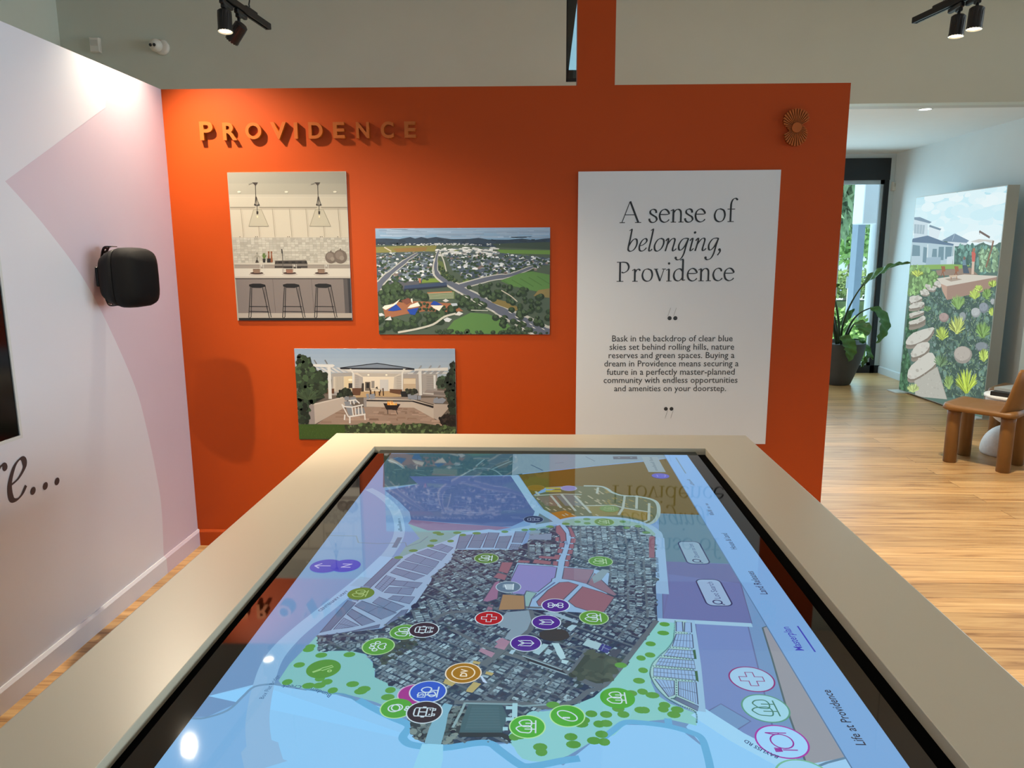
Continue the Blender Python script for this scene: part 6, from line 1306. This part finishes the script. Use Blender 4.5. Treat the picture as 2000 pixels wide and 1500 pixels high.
# lettering on the mauve partition
wlt = thing('wall_lettering', 'dark slanted lettering ending in three dots on the white wall graphic', 'lettering', (XL, 2.45, 0.70))
M['vinyl'] = mat('dark_vinyl', '3a3436', 0.5, var=0.05)
LW0, LW1 = Vector((-130, 1190)), Vector((560, 915)); adv = [0, 0.64, 1.38, 1.84, 2.30, 2.76]
wl = Pic((XL, 0, 0), (0, 1, 0), (0, 0, 1)); wl.crop(0, 740, 4.5454); q0, q1 = wl.P(*LW0), wl.P(*LW1)
class _Direct(Pic):
    def P(s, x, y): return (x, y)
for i, (ch, nm) in enumerate(zip('re...', ('letter', 'letter', 'dot', 'dot', 'dot'))):
    wl = _Direct((XL + 0.0012, 0, 0), (0, 1, 0), (0, 0, 1), step=0.0001)
    f0, f1 = adv[i] / 2.76, adv[i + 1] / 2.76
    write(wl, ch, (q0[0] + (q1[0] - q0[0]) * f0, q0[1] + (q1[1] - q0[1]) * f0), (q0[0] + (q1[0] - q0[0]) * f1, q0[1] + (q1[1] - q0[1]) * f1), (58, 54, 56), 1, table_=IT, slant=0.16, thin=0.05, thick=0.17)
    wl.mb.build(nm, M['vinyl'], wlt)

# ---------------------------------------------------------------- freestanding lit display
B0, B1 = hit(1755, 763, 2, 0.0), hit(1918, 820, 2, 0.0)     # feet of the lit face, far and near end
B0.z = B1.z = 0.0
lu = (B1 - B0).normalized(); ln_ = lu.cross(Vector((0, 0, 1)))   # ln_ points out of the lit face
tz = (EYE + ray(1790, 385) * ((B0.y - EYE.y) / ray(1790, 385).y)).z
L_len = (B1 - B0).length; DEP = 0.11
box_t = thing('lightbox_display', 'tall backlit picture of a garden path and stone steps standing on the floor', 'lightbox', (B0 + B1) / 2 - ln_ * DEP / 2)
M['alu'] = mat('pale_aluminium', 'bdbfb8', 0.4, 0.2, var=0.02)
def at_(s_, d, z): return B0 + lu * s_ + ln_ * d + Vector((0, 0, z))
mb = MB()
def slab(s0, s1, d0, d1, z0, z1, m=0): mb.grid([[at_(s0, d0, z), at_(s1, d0, z), at_(s1, d1, z), at_(s0, d1, z)] for z in (z0, z1)], m, False, True, True)
slab(0, 0.018, -DEP, 0, 0.012, tz); slab(L_len - 0.018, L_len, -DEP, 0, 0.012, tz); slab(0.018, L_len - 0.018, -DEP, 0, tz - 0.018, tz); slab(0.018, L_len - 0.018, -DEP, 0, 0.012, 0.03)
slab(0.018, L_len - 0.018, -DEP, -DEP + 0.01, 0.03, tz - 0.018)
mb.build('frame', M['alu'], box_t)
mb = MB()
for s_ in (0.02, L_len - 0.22): slab(s_ - 0.02, s_ + 0.16, -DEP - 0.12, 0.16, 0.0, 0.012)
mb_f = mb; mb = MB(); slab(-0.02, 0.18, -DEP - 0.10, 0.13, 0.0, 0.012); mb.build('foot', mat('white_foot_plate', 'd9dcda', 0.4, var=0.02), box_t)
mb = MB(); slab(L_len - 0.2, L_len + 0.0, -DEP - 0.10, 0.06, 0.0, 0.012); mb.build('foot', mat('white_foot_plate', 'd9dcda', 0.4, var=0.02), box_t)
lb = Pic(B0 + ln_ * 0.0008, lu, (0, 0, 1), step=0.0002); lb.ext = (0.008, L_len - 0.008, 0.02, tz - 0.008)
rl = random.Random(3)
def jl(c, a): k = rl.uniform(-a, a); return tuple(max(0, min(255, v + k)) for v in c)
lb.fill([(0, 0), (L_len, 0), (L_len, tz), (0, tz)], (96, 122, 112), 0)
lb.crop(1600, 280, 5)
for i in range(10): lb.poly([(930 - i * 3, 380 + i * 55), (1850, 380 + i * 55), (1850, 460 + i * 55), (930 - i * 3, 460 + i * 55)], mixc((176, 226, 240), (226, 246, 250), min(1, i / 6)), 1)
for k in range(90):
    x, y = rl.uniform(900, 1800), rl.uniform(420, 960); lb.disc((x, y), rl.uniform(0.02, 0.07), mixc((206, 240, 248), (236, 250, 252), rl.random()), 2, n=16, sx=rl.uniform(1.5, 4))
def PL(q, c, l): lb.poly(q, c, l)
def bushes(n, q, c, l, r0=0.012, r1=0.03):
    xs = [p[0] for p in q]; ys = [p[1] for p in q]; k = 0
    lb.poly(q, tuple(v * 0.8 for v in c), l)
    while k < n:
        p = (rl.uniform(min(xs), max(xs)), rl.uniform(min(ys), max(ys)))
        if inside(p, q): k += 1; lb.disc(p, rl.uniform(r0, r1), jl(shade(c, rl.choice((0.78, 0.9, 1.0, 1.1, 1.25))), 6), l + 1, n=7, sx=rl.uniform(0.5, 1.5), ang=rl.uniform(0, 3))
PL([(925, 725), (990, 722), (1100, 770), (1060, 790), (1060, 910), (925, 930)], (206, 224, 232), 4); PL([(925, 722), (985, 720), (1100, 768), (1080, 782), (930, 745)], (128, 152, 170), 5); PL([(930, 788), (1034, 798), (1024, 888), (925, 878)], (168, 190, 200), 5)
for k in range(3): lb.line([(955 + k * 28, 792), (950 + k * 27, 882)], 0.006, (214, 228, 234), 6)
PL([(1075, 800), (1190, 840), (1160, 935), (1070, 910)], (220, 234, 240), 4); PL([(1080, 795), (1195, 835), (1180, 850), (1075, 815)], (126, 150, 166), 5)
PL([(1195, 950), (1325, 880), (1465, 950), (1440, 972), (1260, 960)], (128, 152, 172), 4); PL([(1255, 958), (1450, 972), (1430, 1010), (1250, 1000)], (212, 226, 232), 3); lb.line([(1325, 882), (1300, 950)], 0.006, (186, 206, 220), 5)
PL([(915, 930), (1060, 900), (1220, 960), (1325, 985), (1310, 1000), (1080, 975), (905, 965)], (104, 128, 152), 6); PL([(905, 965), (1080, 975), (1310, 1000), (1300, 1180), (1050, 1195), (895, 1190)], (182, 206, 216), 5)
for q in ([(915, 990), (985, 1000), (985, 1100), (905, 1100)], [(1020, 1010), (1060, 1020), (1050, 1170), (1010, 1160)], [(1110, 1030), (1150, 1030), (1150, 1110), (1100, 1110)], [(1170, 1010), (1220, 1010), (1215, 1140), (1160, 1140)], [(1235, 1010), (1300, 1010), (1290, 1120), (1230, 1130)]): PL(q, (120, 150, 162), 7)
for x in (1062, 1320): lb.line([(x, 985), (x - 10, 1185)], 0.02, (214, 230, 234), 8)
PL([(1050, 1115), (1190, 1110), (1185, 1185), (1040, 1190)], (160, 186, 200), 8); PL([(1250, 1110), (1310, 1100), (1300, 1180), (1245, 1185)], (206, 222, 230), 8)
bushes(150, [(1320, 1010), (1450, 990), (1640, 1010), (1780, 1040), (1750, 1240), (1580, 1270), (1500, 1190), (1310, 1180)], (104, 142, 132), 6, 0.012, 0.028)
for x in (1590, 1650, 1720): bushes(40, [(x - 24, 1250), (x - 32, 1080), (x, 1000), (x + 30, 1080), (x + 24, 1250)], (136, 166, 134), 8, 0.010, 0.022)
PL([(895, 1190), (1300, 1180), (1480, 1190), (1400, 1225), (890, 1235)], (140, 178, 96), 9)
lb.line([(1565, 858), (1668, 920)], 0.02, (120, 106, 100), 9); lb.line([(1566, 858), (1568, 890)], 0.006, (120, 106, 100), 9); PL([(1430, 975), (1560, 935), (1700, 945), (1690, 975), (1620, 955), (1560, 970), (1480, 960)], (206, 206, 200), 10); lb.line([(1704, 950), (1680, 1050), (1630, 1210)], 0.022, (142, 112, 92), 10)
PL([(1490, 1060), (1515, 1050), (1530, 1080), (1522, 1160), (1495, 1160)], (204, 110, 98), 11); PL([(1494, 1155), (1520, 1155), (1512, 1280), (1488, 1280)], (214, 190, 170), 11); lb.disc((1512, 1042), 0.022, (170, 120, 96), 11); PL([(1404, 1130), (1432, 1126), (1438, 1190), (1402, 1192)], (118, 146, 160), 11); PL([(1400, 1190), (1446, 1190), (1470, 1270), (1410, 1268)], (84, 96, 110), 11); lb.disc((1420, 1122), 0.018, (136, 110, 96), 11)
PL([(1140, 1240), (1480, 1215), (1560, 1290), (1160, 1290)], (150, 132, 116), 10)
for x in (1205, 1335): lb.line([(x - 10, 1200), (x + 20, 1310)], 0.012, (146, 92, 62), 12); lb.line([(x + 20, 1210), (x - 16, 1300)], 0.010, (146, 92, 62), 12); PL([(x - 8, 1200), (x + 26, 1200), (x + 30, 1250), (x - 4, 1255)], (160, 106, 74), 12)
bushes(140, [(885, 1200), (960, 1195), (1080, 1230), (1180, 1280), (1120, 1400), (950, 1480), (870, 1490)], (128, 164, 104), 9, 0.012, 0.03)
PL([(1150, 1320), (1420, 1280), (1745, 1295), (1740, 1305), (1250, 1395), (1190, 1370)], (212, 206, 192), 12); PL([(1250, 1395), (1740, 1305), (1735, 1360), (1640, 1440), (1250, 1530), (1205, 1385)], (164, 138, 122), 12); PL([(1190, 1370), (1250, 1395), (1250, 1530), (1205, 1440)], (190, 160, 140), 13)
PL([(1230, 1325), (1330, 1310), (1400, 1330), (1290, 1350)], (170, 156, 140), 13); PL([(1270, 1290), (1350, 1285), (1352, 1300), (1280, 1312)], (206, 186, 160), 14); lb.line([(1290, 1305), (1292, 1330)], 0.01, (156, 110, 80), 14); lb.line([(1345, 1300), (1346, 1325)], 0.01, (156, 110, 80), 14)
lb.crop(1600, 480, 5)
bushes(420, [(880, 320), (1180, 360), (1210, 520), (1280, 420), (1740, 330), (1735, 640), (1670, 960), (1640, 1500), (1240, 1480), (1150, 1200), (1100, 900), (1030, 700), (880, 640)], (96, 122, 112), 3, 0.014, 0.034)
bushes(220, [(880, 560), (1000, 420), (1000, 760), (860, 1000), (900, 1200), (860, 1420), (775, 1430)], (76, 112, 84), 4, 0.012, 0.03)
for k in range(420): x, y = rl.uniform(1050, 1700), rl.uniform(500, 1420); lb.disc((x, y), rl.uniform(0.004, 0.010), jl((124, 142, 142), 26), 5, n=6)
for k in range(900):
    x, y = rl.uniform(900, 1730), rl.uniform(400, 1480)
    if inside((x, y), [(880, 320), (1180, 360), (1210, 520), (1280, 420), (1740, 330), (1735, 640), (1670, 960), (1640, 1500), (1240, 1480), (1150, 1200), (1100, 900), (1030, 700), (880, 640)]):
        a = rl.gauss(0, 0.7); lb.line([(x, y), (x + 34 * math.sin(a), y - 34 * math.cos(a))], [0.007, 0.003], mixc((104, 132, 112), (166, 192, 138), rl.random() ** 2), 6)
ST, SD = (206, 206, 196), (150, 142, 130)
for q, d in (([(1110, 350), (1150, 345), (1196, 375), (1180, 400), (1110, 372)], 14), ([(1048, 388), (1090, 382), (1140, 410), (1120, 438), (1060, 425)], 16), ([(990, 440), (1040, 420), (1080, 465), (1040, 482), (1000, 470)], 14), ([(885, 500), (960, 488), (1010, 512), (900, 560)], 24), ([(888, 580), (1000, 545), (1030, 570), (960, 605), (885, 610)], 30), ([(885, 660), (1000, 635), (1022, 650), (900, 690)], 24), ([(880, 740), (960, 715), (1020, 680), (1040, 715), (980, 750), (890, 770)], 54), ([(850, 930), (920, 850), (1110, 795), (1112, 830), (1060, 900), (940, 960), (860, 965)], 40), ([(900, 1050), (960, 960), (1060, 940), (1080, 980), (1030, 1050), (920, 1090)], 44), ([(865, 1250), (900, 1170), (1070, 1042), (1130, 1080), (1140, 1150), (1050, 1230), (930, 1300), (870, 1290)], 36)):
    lb.poly([(x, y + d) for x, y in q], SD, 8, 2); lb.poly([(x + 2, y + d * 0.5) for x, y in q], (136, 128, 116), 9, 2); lb.poly(q, ST, 10, 2)
    qq = [lb.P(*p) for p in q]; xs = [p[0] for p in q]; ys = [p[1] for p in q]
    for k in range(16):
        p = (rl.uniform(min(xs), max(xs)), rl.uniform(min(ys), max(ys)))
        if inside(p, q): lb.disc(p, rl.uniform(0.006, 0.02), jl((196, 194, 184), 16), 11, n=7, sx=1.8)
PL([(930, 1300), (1060, 1240), (1155, 1180), (1250, 1500), (940, 1470)], (184, 184, 174), 8)
for k in range(50): lb.disc((rl.uniform(980, 1200), rl.uniform(1240, 1490)), rl.uniform(0.004, 0.012), jl((184, 184, 174), 14), 9, n=6)
lb.line([(1155, 1182), (1250, 1500)], 0.01, (156, 156, 146), 10)
for x, y, rx, ry, c in ((1610, 605, 48, 52, (146, 156, 164)), (1532, 652, 48, 48, (182, 188, 188)), (1220, 700, 50, 46, (176, 156, 150)), (1405, 690, 34, 44, (150, 160, 162)), (1405, 1065, 92, 86, (184, 178, 168)), (1590, 985, 66, 46, (136, 146, 150)), (1700, 545, 26, 30, (170, 176, 176))):
    lb.poly([(x + rx * math.cos(R_(a)) * (1 + 0.06 * math.sin(a)), y + ry * math.sin(R_(a))) for a in range(0, 360, 24)], tuple(v * 0.86 for v in c), 11); lb.poly([(x - 4 + rx * 0.86 * math.cos(R_(a)), y - ry * 0.14 + ry * 0.8 * math.sin(R_(a))) for a in range(0, 360, 24)], c, 12)
    for k in range(8): lb.disc((x + rl.uniform(-rx, rx) * 0.6, y + rl.uniform(-ry, ry) * 0.6), 0.01, jl(c, 12), 13, n=7)
def tuft(x, y, w, h, c, l=14, n=70):
    for k in range(n):
        a = rl.gauss(0, 0.5); L_ = rl.uniform(0.6, 1.0); tx, ty = x + w * math.sin(a * 1.6), y - h * math.cos(a) * L_
        lb.line([(x + rl.uniform(-0.15, 0.15) * w, y), ((x + tx) / 2 + w * 0.1 * math.sin(a), (y + ty) / 2 - h * 0.06), (tx, ty)], [0.008, 0.003], jl(shade(c, rl.choice((0.7, 0.9, 1.0, 1.05))), 18), l + (k % 3), smooth=2)
YG, GG = (196, 222, 110), (140, 178, 104)
for x, y, w, h, c in ((1360, 620, 70, 150, GG), (1350, 860, 84, 190, (206, 222, 124)), (1205, 920, 66, 140, YG), (1600, 900, 74, 170, GG), (1520, 520, 56, 100, YG), (1640, 520, 46, 110, GG), (1440, 1440, 110, 250, (206, 232, 96)), (1610, 1130, 50, 130, YG), (1690, 680, 30, 80, YG), (1270, 1400, 50, 150, (150, 182, 110)), (1190, 1180, 70, 130, (124, 156, 116)), (1060, 640, 40, 60, (120, 156, 104)), (920, 1430, 60, 90, (206, 226, 150)), (1700, 400, 46, 70, YG), (1560, 440, 40, 60, YG), (960, 300, 60, 70, (196, 216, 100))):
    tuft(x, y, w, h, c)
lb.build('picture_print', attr_mat('backlit_fabric', 0.6, emit=1.0, gain=0.95, spec=0.1), box_t)

# ---------------------------------------------------------------- the street beyond the tall window
GZ = -0.15
M['pale_metal'] = mat('pale_blue_render', 'c3d3dc', 0.5, var=0.03)
M['foliage'] = mat('bright_foliage', 'a2cc78', 0.6, var=0.35, vscale=3)
M['foliage_dark'] = mat('dark_foliage', '8fae80', 0.6, var=0.35, vscale=3)
struct(MB().box(-14, 40, YF + 0.13, 70, GZ - 0.1, GZ).build('street_pavement', mat('pale_asphalt', 'c9d2d6', 0.8, bump=0.2, bscale=30, var=0.06, vscale=1)))
struct(MB().box(-14, 40, 20.5, 21.1, GZ, GZ + 0.12).build('kerb', mat('pale_kerb', 'dadedc', 0.8, var=0.05)))
def oo(px, py, Y): return hit(px, py, 1, Y)
a, b = oo(1688, 600, 11.6), oo(1711, 600, 11.6); cx_, r_ = (a.x + b.x) / 2, (b.x - a.x) / 2
struct(MB().lathe([(r_, GZ), (r_, 3.4)], (cx_, 11.6, 0), 32).build('column', M['pale_metal']))
a, b, c = oo(1676, 450, 13.4), oo(1690, 450, 13.4), oo(1690, 440, 13.4)
struct(MB().box(a.x, b.x, 13.4, 13.65, GZ, 3.2).build('column', mat('blue_grey_post', '7e94a8', 0.6, var=0.05)))
a, b = oo(1674, 438, 11.2), oo(1719, 356, 11.2)
sb = thing('sign_box', 'blank white box sign mounted before the pale column outside the window', 'sign', ((a.x + b.x) / 2, 11.2, a.z))
MB().box(a.x, b.x, 11.02, 11.38, a.z, b.z + 0.05, bev=0.01).build('panel', mat('white_sign_panel', 'dfeaf2', 0.5, var=0.02), sb)
MB().box(cx_ - 0.03, cx_ + 0.03, 11.36, 11.6 - r_ + 0.01, a.z + 0.1, b.z - 0.1).build('bracket', M['pale_metal'], sb)
rt = random.Random(9)
def leafy(mb, c, R, n, s_, droop=0.0, flat=1.0):
    for k in range(n):
        d = Vector((rt.gauss(0, 1), rt.gauss(0, 1), rt.gauss(0, 1))).normalized() * (rt.random() ** 0.4); p = Vector(c) + Vector((d.x * R[0], d.y * R[1], d.z * R[2]))
        u = Vector((rt.gauss(0, 1), rt.gauss(0, 1), rt.gauss(0, 1) * flat - droop)).normalized(); w = u.cross(Vector((rt.random() - 0.5, rt.random() - 0.5, rt.random() - 0.5))).normalized()
        L_ = s_ * rt.uniform(0.7, 1.4); W_ = s_ * (0.13 if droop else 0.34)
        mb.face([p, p + u * L_ * 0.5 + w * W_, p + u * L_, p + u * L_ * 0.5 - w * W_])
def tree(x, y, base, parts_, label, fm, trunk=0.14, **kw):
    t = thing('tree', label, 'tree', (x, y, base))
    top = max(c[2] for c, R, n in parts_)
    MB().tube([(x, y, base), (x + 0.05, y, base + (top - base) * 0.5), (x, y, top)], [trunk, trunk * 0.7, trunk * 0.3], 10).build('trunk', mat('grey_bark', '8a7f72', 0.9, bump=0.5, bscale=20, var=0.2), t)
    mb = MB()
    for c, R, n in parts_: leafy(mb, c, R, n, **kw)
    mb.build('foliage', fm, t); return t
c1 = oo(1652, 400, 15.0); tree(c1.x - 0.2, 15.0, GZ, [((c1.x, 15.0, 3.7), (0.55, 0.8, 0.9), 700), ((c1.x - 0.1, 15.0, 2.7), (0.45, 0.6, 0.7), 500), ((c1.x - 0.2, 15.0, 4.6), (0.9, 0.9, 0.7), 500)], 'tall tree with drooping grey green leaves outside the window', M['foliage_dark'], s_=0.34, droop=1.2)
c2 = oo(1655, 490, 24.0); tree(c2.x + 0.1, 24.0, GZ, [((c2.x - 0.2, 24.0, 2.6), (1.3, 1.0, 0.9), 1400), ((c2.x + 0.3, 24.0, 1.8), (1.0, 0.9, 0.6), 800)], 'bright green round tree on the far side of the street', M['foliage'], s_=0.22)
c3 = oo(1640, 545, 19.0)
hg = thing('hedge', 'low clipped yellow green hedge beside the street', 'hedge', (c3.x + 0.3, 19.0, GZ))
zt_ = oo(1650, 530, 19.0).z
mb = MB()
for k in range(10): leafy(mb, (c3.x - 1.0 + k * 0.35, 19.0, zt_ - 0.32), (0.28, 0.5, 0.34), 260, 0.13)
mb.build('foliage', mat('yellow_green_hedge', '93a860', 0.6, var=0.35, vscale=5), hg)
MB().box(c3.x - 1.2, c3.x + 2.4, 18.7, 19.3, GZ, GZ + 0.5).build('hedge_core', mat('dark_hedge_core', '5f7040', 0.9, var=0.3), hg)
struct(MB().box(c3.x - 8, c3.x + 9, 22, 23.4, GZ, GZ + 0.05).build('lawn', mat('verge_grass', '8fae6a', 0.9, bump=0.5, bscale=40, var=0.15)))
struct(MB().box(c3.x - 8, c3.x + 9, 20.9, 22, GZ, GZ + 0.04).build('path', mat('terracotta_path', 'c9a68f', 0.9, var=0.1)))
c4 = oo(1640, 506, 30.0)
hs = thing('street_house', 'low white building with a blue grey fence across the street', 'building', (c4.x, 31.5, GZ))
MB().box(c4.x - 5, c4.x + 4, 31, 35, GZ, 3.2).build('wall', mat('white_render', 'e8ecec', 0.7, var=0.03), hs)
MB().prism([(c4.x - 5.4, 30.6, 3.2), (c4.x + 4.4, 30.6, 3.2), (c4.x + 3.0, 33, 4.5), (c4.x - 4.0, 33, 4.5)], (0, 2.0, 0)).build('roof', mat('grey_roof', '9aa4aa', 0.7, var=0.05), hs)
mb = MB()
for k in range(30): mb.box(c4.x - 4.5 + k * 0.12, c4.x - 4.41 + k * 0.12, 29.95, 30.0, GZ, 1.15)
mb.box(c4.x - 4.5, c4.x - 0.9, 30.0, 30.04, 0.9, 1.0); mb.build('slat_fence', mat('blue_grey_fence', '8ea4b8', 0.7, var=0.05), hs)
a, b = oo(1651, 563, 16.5), oo(1667, 540, 16.5)
sg = thing('street_sign', 'small grey sign seen from behind on a white post before the hedge', 'sign', ((a.x + b.x) / 2, 16.5, GZ))
MB().box(a.x, b.x, 16.47, 16.49, a.z, b.z, bev=0.004).build('plate', mat('grey_sign_back', 'a9b7bf', 0.5, 0.3, var=0.03), sg)
MB().tube([((a.x + b.x) / 2, 16.52, GZ), ((a.x + b.x) / 2, 16.52, b.z - 0.02)], 0.028, 10).build('post', mat('white_post', 'e4e8ea', 0.5, var=0.02), sg)
for k, (px, py, Y) in enumerate(((1636, 640, 12.6), (1660, 650, 11.0), (1680, 660, 10.4))):
    c = oo(px, py, Y); t = thing('garden_shrub', ('small bright shrub outside the window, behind the plant pot rim', 'small bright shrub outside the window, behind the drooping leaf', 'small bright shrub outside the window, beside the pale column')[k], 'shrub', (c.x, Y, GZ))
    mb = MB(); leafy(mb, (c.x, Y, 0.28), (0.16, 0.12, 0.36), 380, 0.12); mb.build('foliage', mat('lime_foliage', '9fc26a', 0.6, var=0.3, vscale=6), t); MB().tube([(c.x, Y, GZ), (c.x, Y, 0.3)], 0.015, 6).build('stem', M['stalk'], t)
